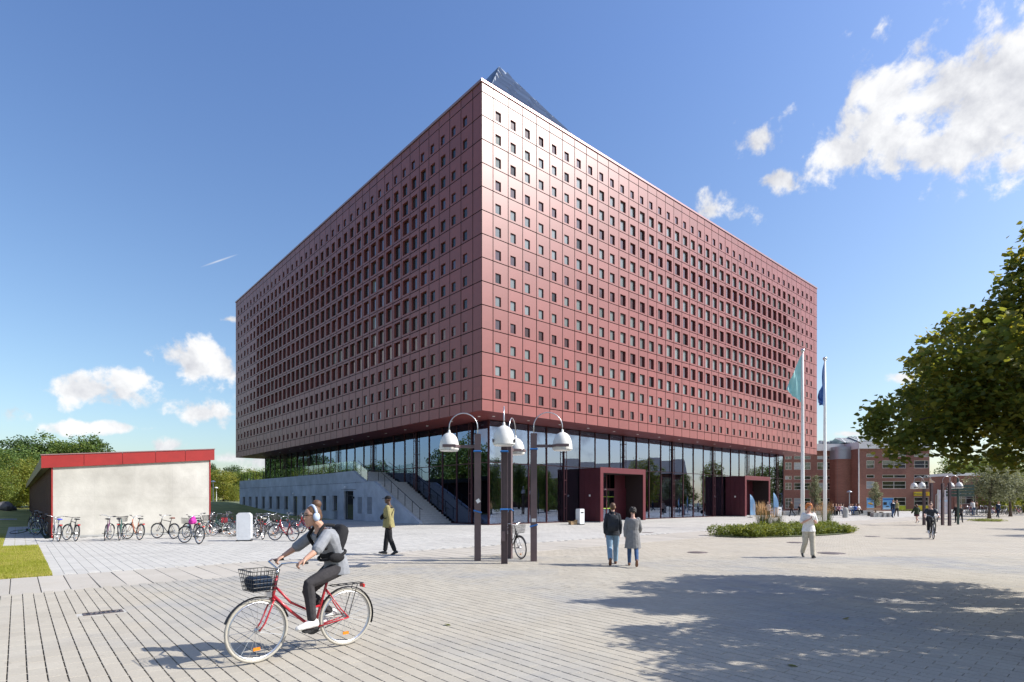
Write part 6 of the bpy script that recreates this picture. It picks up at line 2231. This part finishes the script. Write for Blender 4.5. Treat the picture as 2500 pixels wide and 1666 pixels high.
p = gp(2385, 1257); person('distant person in a brown top at the bicycle rack', p, 120, pose(stand=True), 1.60, top=dict(m=cloth('brown', (.13, .07, .03))), legs=dict(m=dgrey), shoes=shoeb, hair=('dark', 'short'), vox=FARV)
p = gp(1876, 1265); person('person in a pale patterned top standing at the second entrance porch', p, 200, pose(stand=True, armR=(.3, 1.2)), 1.58, top=dict(m=cloth('pale_pink', (.48, .38, .34)), sleeve=.5, hem=.2, flare=.04), legs=dict(m=blk), shoes=shoeb, hair=('dark', 'long'), vox=FARV)
p = gp(1933, 1261); person('distant person in a brown jacket walking along the low wall left of the flagpoles', p, 185, pose('R', af=.2), 1.66, top=dict(m=cloth('rust', (.14, .07, .045)), hem=.12), legs=dict(m=dgrey), shoes=shoeb, hair=('dark', 'short'), vox=FARV)


def seated(knee=.44, arm=(.5, .5), lean=-.05):
    J = pose(stand=True, lean=lean, armR=arm, armL=arm)
    for k in J:
        if isinstance(J[k], Vector) and not k.startswith(('kn', 'an')): J[k] = J[k] + V3((0, 0, .52 - J['hipR'].z if k != 'x' else 0))
    dz = 0
    for s, n in ((1, 'R'), (-1, 'L')):
        h = V3((s * .092, 0, .52)); J['hip' + n] = h
        J['kn' + n] = V3((s * .11, .42, .55)); J['an' + n] = V3((s * .11, .46 + (.1 if n == 'R' else 0), .13)); J['ft' + n] = 0
    return J


def seated_pose():
    J = pose(stand=True, lean=random.uniform(-.15, .2), armR=(random.uniform(.1, .9), random.uniform(.2, 1.2)), armL=(random.uniform(.1, .9), random.uniform(.2, 1.2)))
    dz = .52 - J['hipR'].z
    for k, v in J.items():
        if isinstance(v, Vector): v.z += dz
    for s, n in ((1, 'R'), (-1, 'L')):
        J['hip' + n] = V3((s * .092, 0, .52)); J['kn' + n] = V3((s * .11, .42, .55)); J['an' + n] = V3((s * .11, .47 + random.uniform(-.05, .15), .12)); J['ft' + n] = 0
    return J


random.seed(21)
sit = [(1953, 64.0, 'black', 'dark', 'person in black sitting on the low wall behind the left flagpole'), (2034, 64.2, 'black', 'brown', 'person in black sitting at the left of the group on the low wall'),
       (2041, 64.3, 'white', 'blond', 'person in white sitting second from the left on the low wall'), (2047, 64.1, 'rose', 'dark', 'person in a rose coloured top sitting on the low wall'),
       (2053, 65.0, 'white', 'dark', 'person in white sitting just left of the rounded pillar'), (2058, 66.5, 'dark_grey', 'dark', 'person in dark grey sitting behind the rounded pillar'),
       (2075, 65.4, 'white', 'blond', 'person in white sitting just right of the rounded pillar'), (2081, 65.8, 'sky', 'brown', 'person in a light blue top sitting on the stepped seating'),
       (2088, 65.2, 'bluec', 'dark', 'person in blue sitting low on the stepped seating'), (2096, 65.6, 'white', 'dark', 'person in white leaning back at the right of the sitting group')]
cloth('rose', (.50, .22, .26)); cloth('sky', (.35, .50, .62)); cloth('bluec', (.06, .12, .36))
for px, Y, c, h, lb in sit:
    p = at(px, Y)
    person(lb, p, 270 + random.uniform(-40, 40), seated_pose(), 1.68, top=dict(m=CL[c], sleeve=.6, name='top'), legs=dict(m=random.choice([blk, denim2, dgrey])), shoes=random.choice([shoeb, shoew]), hair=(h, random.choice(['short', 'long'])), vox=FARV, group='people sitting on the low wall by the brick building')

# ================================================================== PLANTING
def leaf_cloud(centres, radii, n, size, shape='quad', flat=.5, shell=.55, clump=10, spread=.22):
    """leaves gathered in clumps inside a set of balls -> verts, faces"""
    C, Rr = np.array(centres, float), np.array(radii, float)
    if Rr.ndim == 1: Rr = np.stack([Rr, Rr, Rr * .85], -1)
    vol = Rr.prod(1); pr_ = vol ** .8 / (vol ** .8).sum()
    nc = max(1, n // clump)
    pick = rng.choice(len(C), nc, p=pr_)
    d = rng.normal(size=(nc, 3)); d /= np.linalg.norm(d, axis=1)[:, None]
    rad = rng.uniform(shell, 1.0, nc) ** .7
    cc_ = C[pick] + d * rad[:, None] * Rr[pick]
    P = np.repeat(cc_, clump, 0) + np.clip(rng.normal(size=(nc * clump, 3)), -1.7, 1.7) * spread
    n = len(P)
    nrm = rng.normal(size=(n, 3)); nrm[:, 2] = np.abs(nrm[:, 2]) + flat; nrm /= np.linalg.norm(nrm, axis=1)[:, None]
    t = np.cross(nrm, rng.normal(size=(n, 3))); t /= np.linalg.norm(t, axis=1)[:, None]
    b_ = np.cross(nrm, t)
    s = size * rng.uniform(.65, 1.25, n)[:, None]
    if shape == 'quad':
        k = [(-.5, 0, 0), (0, -.32, .06), (.5, 0, 0), (0, .32, .06)]
    else:                                         # a lobed leaf outline
        k = [(-.45, 0, 0), (-.34, -.22, .02), (-.10, -.52, .05), (.20, -.34, .02), (.55, 0, -.06), (.20, .34, .02), (-.10, .52, .05), (-.34, .22, .02)]
    V = np.stack([P + s * (t * a + b_ * c + nrm * e) for a, c, e in k], 1)
    m_ = len(k)
    V = V.reshape(-1, 3)
    if shape == 'quad':
        Fc = np.arange(n * m_).reshape(n, m_)
    else:
        Fc = (np.array([(0, 1, 4, 7), (1, 2, 3, 4), (4, 5, 6, 7)])[None] + (np.arange(n) * m_)[:, None, None]).reshape(-1, 4)
    return V, Fc


def trunk_mesh(name, h, r, limbs, base=(0, 0, 0), lean=(0, 0)):
    b = MB(); k = 7
    bx_, by_ = base[0], base[1]
    pts = [V3((bx_ + lean[0] * t + .03 * math.sin(t * 7), by_ + lean[1] * t + .03 * math.cos(t * 5), base[2] + h * t)) for t in np.linspace(0, 1, k)]
    b.tube(pts, [r * 1.35 if i == 0 else r * (1 - .45 * i / k) for i in range(k)], 9)
    for (t0, end, rr) in limbs:
        p = pts[0].lerp(pts[-1], t0) if t0 < 1 else pts[-1]
        e = V3(end)
        mid = p.lerp(e, .5) + V3((0, 0, (e - p).length * .10))
        b.tube([p, p.lerp(mid, .5) + V3((0, 0, .03)), mid, mid.lerp(e, .5), e], [rr, rr * .85, rr * .65, rr * .45, rr * .18], 6)
    return b.mesh(name, M['bark'], True)


# ---- the planting bed with shrubs and feather grasses
bedA, bedB = gp(1808, 1312), gp(2062, 1300)
ax = (bedB - bedA); ax.z = 0; ln_ = ax.length; ax.normalize(); nx = V3((-ax.y, ax.x, 0))
g = MB(); cen = (bedA + bedB) / 2 + nx * .55
g.poly(*[cen + ax * ((ln_ / 2 + .7) * math.cos(a)) + nx * (1.75 * math.sin(a)) + V3((0, 0, .03)) for a in np.linspace(0, 2 * PI, 40, endpoint=False)])
struct('planting_bed', g.build('planting_bed', M['earth']))
random.seed(5)
VV, FF, off = [], [], 0
for i in range(13):
    for j in range(3):
        u = (i + .5 + random.uniform(-.25, .25)) / 13 * 2 - 1; v = (j - 1) * .62 + random.uniform(-.12, .12)
        if abs(v) > .95 * math.sqrt(max(0, 1 - (u * .93) ** 2)) + .12: continue
        c = cen + ax * (u * (ln_ / 2 + .1)) + nx * (v * 1.45)
        h = random.uniform(.36, .56) + (.12 if random.random() < .25 else 0)
        V, Fc = leaf_cloud([(0, 0, h * .5), (random.uniform(-.3, .3), random.uniform(-.2, .2), h * .55)], [(.62, .58, h * .55), (.4, .4, h * .6)], 1000, .085, flat=.9, shell=.6, clump=6, spread=.05)
        V[:, 2] = np.maximum(V[:, 2], .01)
        VV.append(V + np.array(c)); FF.append(Fc + off); off += len(V)
o = link('ground_shrubs', np_mesh('ground_shrubs', np.concatenate(VV), np.concatenate(FF), M['shrub'])); o['kind'] = 'stuff'
tag(o, 'low leafy green ground shrubs filling the planting bed before the flagpoles', 'shrubs')
for px, py, n, hgt, lb in [(1880, 1306, 420, 1.45, 'golden feather grass clump at the left of the planting bed, tallest and fullest'), (1910, 1303, 260, 1.25, 'smaller golden feather grass clump just right of the fullest one'),
                           (2000, 1291, 200, 1.3, 'thin golden feather grass clump left of the right flagpole'), (2030, 1289, 360, 1.5, 'golden feather grass clump just right of the right flagpole')]:
    p = gp(px, py) + nx * .35
    t = thing('feather_grass', lb, 'grass clump', p, 0, 'golden feather grasses in the planting bed')
    P, Q = [], []
    for q in range(n):
        a = random.uniform(0, 2 * PI); r0 = abs(random.gauss(0, .13)); hh = hgt * random.uniform(.55, 1.0); sp = random.uniform(.05, .30)
        x0, y0 = r0 * math.cos(a), r0 * math.sin(a); x1, y1 = x0 + sp * math.cos(a), y0 + sp * math.sin(a)
        w = .006
        hh *= 1.2
        P += [(x0 - w, y0, 0), (x0 + w, y0, 0), (x1, y1, hh * .85)]
        if random.random() < .6:
            dx, dy = (x1 - x0) * .35, (y1 - y0) * .35
            Q += [(x1 - .008, y1, hh * .72), (x1 + dx * .5, y1 + dy * .5 - .008, hh * .85), (x1 + dx, y1 + dy, hh * 1.02), (x1 + dx * .5 + .009, y1 + dy * .5 + .008, hh * .86)]
    o = link('stalks', np_mesh('stalks', P, np.arange(len(P)).reshape(-1, 3), M['stalk']), t); o['kind'] = 'stuff'
    o = link('plumes', np_mesh('plumes', Q, np.arange(len(Q)).reshape(-1, 4), M['plume']), t); o['kind'] = 'stuff'

# ---- the maple at the right edge, whose shade falls over the plaza
mp = thing('maple_tree', 'large dark green maple tree reaching in from the right, throwing the big shadow', 'tree', (10.6, 9.2, 0))
T0 = V3((10.6, 9.2, 0))


def loc_(px, py, Y): return V3(((px - 1250) / F * Y, Y, zz(py, Y))) - T0


blobs = [(2195, 1035, 9.3, .62), (2290, 985, 9.2, .72), (2310, 900, 9.2, .55), (2245, 960, 9.4, .42), (2300, 1075, 9.1, .62), (2410, 840, 9.2, .62), (2375, 770, 9.3, .42), (2420, 960, 9.0, .85), (2430, 1070, 8.9, .75),
         (2470, 760, 9.2, .5), (2520, 700, 9.3, .62), (2560, 640, 9.4, .5), (2545, 850, 9.0, .95), (2560, 1020, 8.8, .95), (2500, 1110, 8.7, .5), (2390, 1120, 9.0, .42), (2235, 1095, 9.3, .40), (2480, 640, 9.5, .30), (2260, 870, 9.4, .30), (2150, 1075, 9.4, .30), (2515, 605, 9.4, .42)]
cs_ = [loc_(*x[:3]) for x in blobs]; rs_ = [x[3] for x in blobs]
for c, r in [((-.9, 0, 5.4), 1.25), ((.6, -.3, 6.0), 1.55), ((-1.6, 1.6, 4.3), 1.4), ((-1.5, -1.8, 4.2), 1.4), ((.8, 2.2, 4.5), 1.6), ((1.0, -2.0, 4.6), 1.6), ((2.4, 0, 5.0), 2.0), ((-.4, 3.0, 3.5), 1.0), ((-.6, -3.0, 3.5), 1.1),
             ((2.3, 1.9, 4.2), 1.4), ((2.2, -1.8, 4.2), 1.4), ((1.5, 0, 7.2), 1.1), ((-2.9, -2.0, 3.3), .9), ((-2.6, 2.3, 3.3), .8), ((-1.2, 3.0, 4.0), .8), ((-3.3, -.3, 3.2), .8), ((-3.4, -3.7, 3.7), 1.2), ((-2.0, -4.3, 4.2), 1.5), ((0, -4.2, 4.6), 1.7), ((2, -4, 4.5), 1.6), ((-3.6, -2.4, 3.8), 1.0), ((-3.3, -5.0, 3.7), 1.1), ((-1.5, -3.2, 3.2), 1.2)]:
    cs_.append(V3(c)); rs_.append(r)
V, Fc = leaf_cloud([c[:] for c in cs_], [x * (.80 if k < 21 else .88) for k, x in enumerate(rs_)], 120000, .088, 'lobed', flat=.55, shell=.45, clump=60, spread=.12)
link('crown', np_mesh('crown', V, Fc, M['maple']), mp)
lm = [(.75, cs_[1], .06), (.8, cs_[7], .07), (.95, cs_[11], .06), (.7, cs_[4], .055), (.85, cs_[13], .07), (1, (.8, 0, 6.4), .09), (.9, (2.2, .3, 5.2), .07), (.9, (-1.4, -2, 4.6), .06), (.85, (.6, 2.4, 4.8), .06), (.9, (1, -2.2, 5), .06), (.7, cs_[0], .05), (.8, (-1.6, 1.6, 4.6), .06)]
link('trunk', trunk_mesh('trunk', 4.3, .17, lm), mp)

# ---- tree kinds for the background, built once and copied


def tree_proto(kind, h, wd, mat_, n, size, trunk_h=.28, seed=0, lumps=14, shape=.5, flat=.4):
    random.seed(seed)
    cs, rs2 = [], []
    for k in range(lumps):
        t = (k + .5) / lumps
        z = h * (trunk_h + (1 - trunk_h) * (t * .92 + .02))
        env = wd / 2 * (math.sin(PI * min(1, max(.04, t * .86 + .12))) ** shape)
        a = k * 2.4 + random.uniform(-.4, .4)
        rr = env * random.uniform(.25, .75)
        r = wd * random.uniform(.17, .27) * (1.0 if t < .8 else .75)
        cs.append((rr * math.cos(a), rr * math.sin(a), z)); rs2.append(r)
    V, Fc = leaf_cloud(cs, rs2, n, size, flat=flat, shell=.5, clump=12, spread=size * .9)
    V[:, 2] = np.maximum(V[:, 2], h * .03)
    cm = np_mesh('crown', V, Fc, mat_)
    lm = [(random.uniform(.5, 1), c, h * .010) for c in cs[::2]]
    tm_ = trunk_mesh('trunk', h * .62, h * .017 + .03, lm)
    return cm, tm_


PR = {'broad': tree_proto('broad', 10, 9, M['leaf'], 9000, .36, .10, 1, 18), 'broad2': tree_proto('broad2', 10, 8, M['leaf_y'], 8000, .34, .08, 2, 16), 'dark': tree_proto('dark', 10, 7, M['leaf_dark'], 9000, .34, .08, 3, 18, .7),
      'tall': tree_proto('tall', 10, 5.5, M['leaf'], 7000, .32, .12, 4, 16, .6), 'bush': tree_proto('bush', 10, 12, M['leaf_y'], 7000, .40, .0, 6, 14), 'slim': tree_proto('slim', 5, 1.7, M['leaf_s'], 2600, .15, .30, 7, 14, .7, .3),
      'umbel': tree_proto('umbel', 5, 4.2, M['leaf_s'], 5200, .17, .40, 8, 14, .45), 'fir': tree_proto('fir', 10, 3.6, M['leaf_dark'], 6000, .3, .06, 9, 20, 1.3)}


def tree(kind, label, px, Y, top, group, wmul=1.0, base=None, cat='tree', name='tree', X=None):
    x = at(px, Y).x if X is None else X
    z = lawn_z(x, Y) if base is None else base
    h0 = 5 if kind in ('slim', 'umbel') else 10
    h = (zz(top, Y) if X is None else top) - z
    t = thing(name, label, cat, (x, Y, z), random.uniform(0, 6.28), group)
    s = h / h0
    t.scale = (s * wmul, s * wmul, s)
    link('crown', PR[kind][0], t); link('trunk', PR[kind][1], t)
    return t


random.seed(3)
GL1 = 'trees on the bank behind the bicycle shed'
for k, px, Y, top, lb, wm in [('broad', -40, 74, 1085, 'rounded tree at the far left edge of the bank behind the shed', 1.0), ('dark', 45, 92, 1072, 'dark dense tree on the bank left behind the shed roof', 1.1), ('broad', 105, 96, 1070, 'tall rounded tree behind the left end of the red roof edge', 1.1),
                          ('tall', 150, 98, 1072, 'tall tree behind the red roof edge, left of its middle', 1.3), ('broad', 195, 96, 1069, 'tall broad tree behind the red roof edge, highest of the row', 1.0), ('dark', 232, 99, 1074, 'dark tree at the right end of the row behind the red roof', 1.0),
                          ('broad2', 30, 80, 1115, 'yellow green sunlit tree before the darker ones behind the shed', 1.0), ('broad2', 85, 83, 1125, 'sunlit yellow green tree close behind the slatted shed side', 1.0), ('bush', 2, 70, 1150, 'sunlit bush at the left edge of the grass bank', .8), ('broad', 75, 88, 1095, 'mid green tree between the sunlit ones behind the shed', 1.0)]:
    tree(k, lb, px, Y, top, GL1, wm)
GL2 = 'trees between shed and terrace'
for k, px, Y, top, lb, wm in [('broad', 505, 112, 1142, 'green tree just right of the shed corner behind the park lamp', 1.2), ('fir', 520, 124, 1128, 'dark pointed fir rising above the trees right of the shed', 1.0), ('broad2', 545, 108, 1150, 'yellow green tree in the middle between shed and terrace', 1.3), ('dark', 568, 120, 1140, 'dark tree behind the yellow green one left of the terrace', 1.3),
                          ('broad', 590, 116, 1148, 'green tree at the left end of the terrace', 1.2), ('bush', 572, 104, 1185, 'sunlit yellow bush at the foot of the trees by the terrace', .8), ('broad2', 612, 122, 1150, 'yellow green tree seen above the terrace railing', 1.2), ('bush', 512, 100, 1190, 'green bush beside the park lamp', .8), ('broad', 640, 126, 1146, 'green tree behind the terrace railing further right', 1.2)]:
    tree(k, lb, px, Y, top, GL2, wm, cat='tree')
GR = 'small trees on the plaza'
tree('slim', 'slim young tree with narrow crown before the brick wing, between the flagpoles', 1990.7, 66, 1158, GR, 1.0, 0)
tree('slim', 'slim young tree with narrow crown beside the shop posters', 2137, 63, 1175, GR, 1.1, 0)
tree('umbel', 'small grey green tree on a round grass patch at the far right', 2416, 51.7, 1143, GR, 1.15, 0.05)
tree('umbel', 'small tree further back at the right edge behind the walker in the suit', 2466, 60, 1150, GR, 1.2, 0)
tree('broad2', 'bright green tree behind the distant bicycles at the right edge', 2500, 78, 1150, GR, 1.0, 0)
tree('broad', 'green tree beyond the brick wing at the right edge', 2560, 110, 1120, GR, 1.0, 0)
tree('broad2', 'bright tree behind the low brick wing, between the awnings', 2440, 122, 1150, GR, 1.1, 0)
tree('broad', 'green tree rising behind the left half of the brick wing', 2345, 118, 1118, GR, 1.1, 0)
tree('dark', 'dark green tree rising behind the right half of the brick wing', 2398, 124, 1112, GR, 1.1, 0)
# grass patch under the small tree
p = gp(2411, 1273)
V, Fc = leaf_cloud([(0, 0, .06)], [(1.45, 1.1, .13)], 3500, .07, flat=1.2, shell=.2, clump=6, spread=.05)
V[:, 2] = np.maximum(V[:, 2], .01)
o = link('ground_cover', np_mesh('ground_cover', V, Fc, M['shrub']), None, p); o['kind'] = 'stuff'; tag(o, 'round patch of low green plants round the small tree', 'plants')
# weeds along the foot of the shop wall
V, Fc = leaf_cloud([(x, 89.2, .12) for x in np.linspace(at(2195, 89).x, at(2268, 89).x, 9)], [(.5, .25, .18)] * 9, 1500, .12, flat=.7, shell=.2, clump=6, spread=.06)
o = link('wall_plants', np_mesh('wall_plants', V, Fc, M['shrub'])); o['kind'] = 'stuff'; tag(o, 'strip of low plants along the foot of the shop wall', 'plants')
# rocks on the left bank
M['rock'] = mat('dark_rock', (.10, .095, .10), rough=.95, var=.4, nscale=2, bump=.6, bscale=6)
random.seed(8)
for k, (px, Y, s, lb) in enumerate([(8, 64, 1.0, 'large dark rock at the left edge of the grass'), (20, 66, .7, 'dark rock in the middle of the small rock pile'), (30, 67, .45, 'small dark rock at the right of the rock pile')]):
    x = at(px, Y).x
    b = MB(); b.ell((0, 0, 0), (s, s * .8, s * .7), 10, 7)
    b.v = [tuple(np.array(v) * random.uniform(.8, 1.15)) for v in b.v]
    o = b.build('rock', M['rock'], None, False, (x, Y, lawn_z(x, Y) + s * .3)); tag(o, lb, 'rock', 'rocks on the grass at the left')

# ---- what stands beside and behind the camera: trees and a hall mirrored in the glass
random.seed(31)
GM = 'trees out of frame, mirrored in the ground floor glass'
for k in range(15):
    Y = 34 + k * 4.2 + random.uniform(-1.5, 1.5); X = -68 - random.uniform(0, 10) - (Y - 34) * .35
    hT = random.uniform(11.5, 15) if Y < 66 else random.uniform(5, 8)
    tree(random.choice(['broad', 'dark', 'tall', 'broad']), 'tall broad tree of the row left of the view, mirrored in the glass', 0, Y, hT, GM, 1.0, 0, X=X)
for X, Y, h in ((62, 26, 8), (70, 33, 9.5), (62, 40, 6.5), (74, 46, 8), (60, 51, 6.5), (70, 57, 9.5), (64, 64, 6.5), (72, 70, 8.5), (66, 77, 7.5), (74, 84, 9), (88, 36, 10), (52, 8, 9)):
    tree(random.choice(['broad', 'broad2', 'tall']), 'tree on the right beyond the frame, mirrored in the glass front', 0, Y, h, GM, .9, 0, X=X)
for X, Y, h in ((33.5, 26.2, 7.5), (38, 33, 7), (47, 40, 7)):
    tree('broad', 'tree just beyond the right edge, its shadow reaching onto the plaza', 0, Y, h, GM, .7, 0, X=X)
hall = thing('hall_building', 'dark roofed hall out of frame at the right, mirrored in the glass front', 'building', (96, 44, 0), .1)
b = MB(); b.bx(-8, 8, -24, 24, 0, 7); b.build('wall', M['brick'], hall)
b = MB(); b.add([(-9, -25, 7), (9, -25, 7), (9, 25, 7), (-9, 25, 7), (0, -25, 11), (0, 25, 11)], [(0, 4, 5, 3), (1, 2, 5, 4), (0, 1, 4), (3, 5, 2), (0, 3, 2, 1)]); b.build('roof', mat('dark_tile_roof', (.09, .075, .075), rough=.8), hall)
# a few fallen leaves on the paving under the maple
leaf = leaf_cloud([(0, 0, 0)], [.001], 1, .10, 'lobed', 4, clump=1, spread=.0001)
lmesh = np_mesh('fallen_leaf', leaf[0], leaf[1], M['maple'])
for x, y, lb in ((2.95, 5.95, 'curled dry leaf lying on the pavers in the middle of the tree shadow'), (4.9, 8.3, 'small dry leaf lying deeper in the tree shadow, towards the planting bed'), (-.9, 7.9, 'small dry leaf lying on the sunlit pavers right of the red bicycle')):
    o = link('fallen_leaf', lmesh, None, (x, y, .012)); o.rotation_euler = (.3, -.25, random.uniform(0, 6.28))
    tag(o, lb, 'leaf')
bpy.context.view_layer.update()
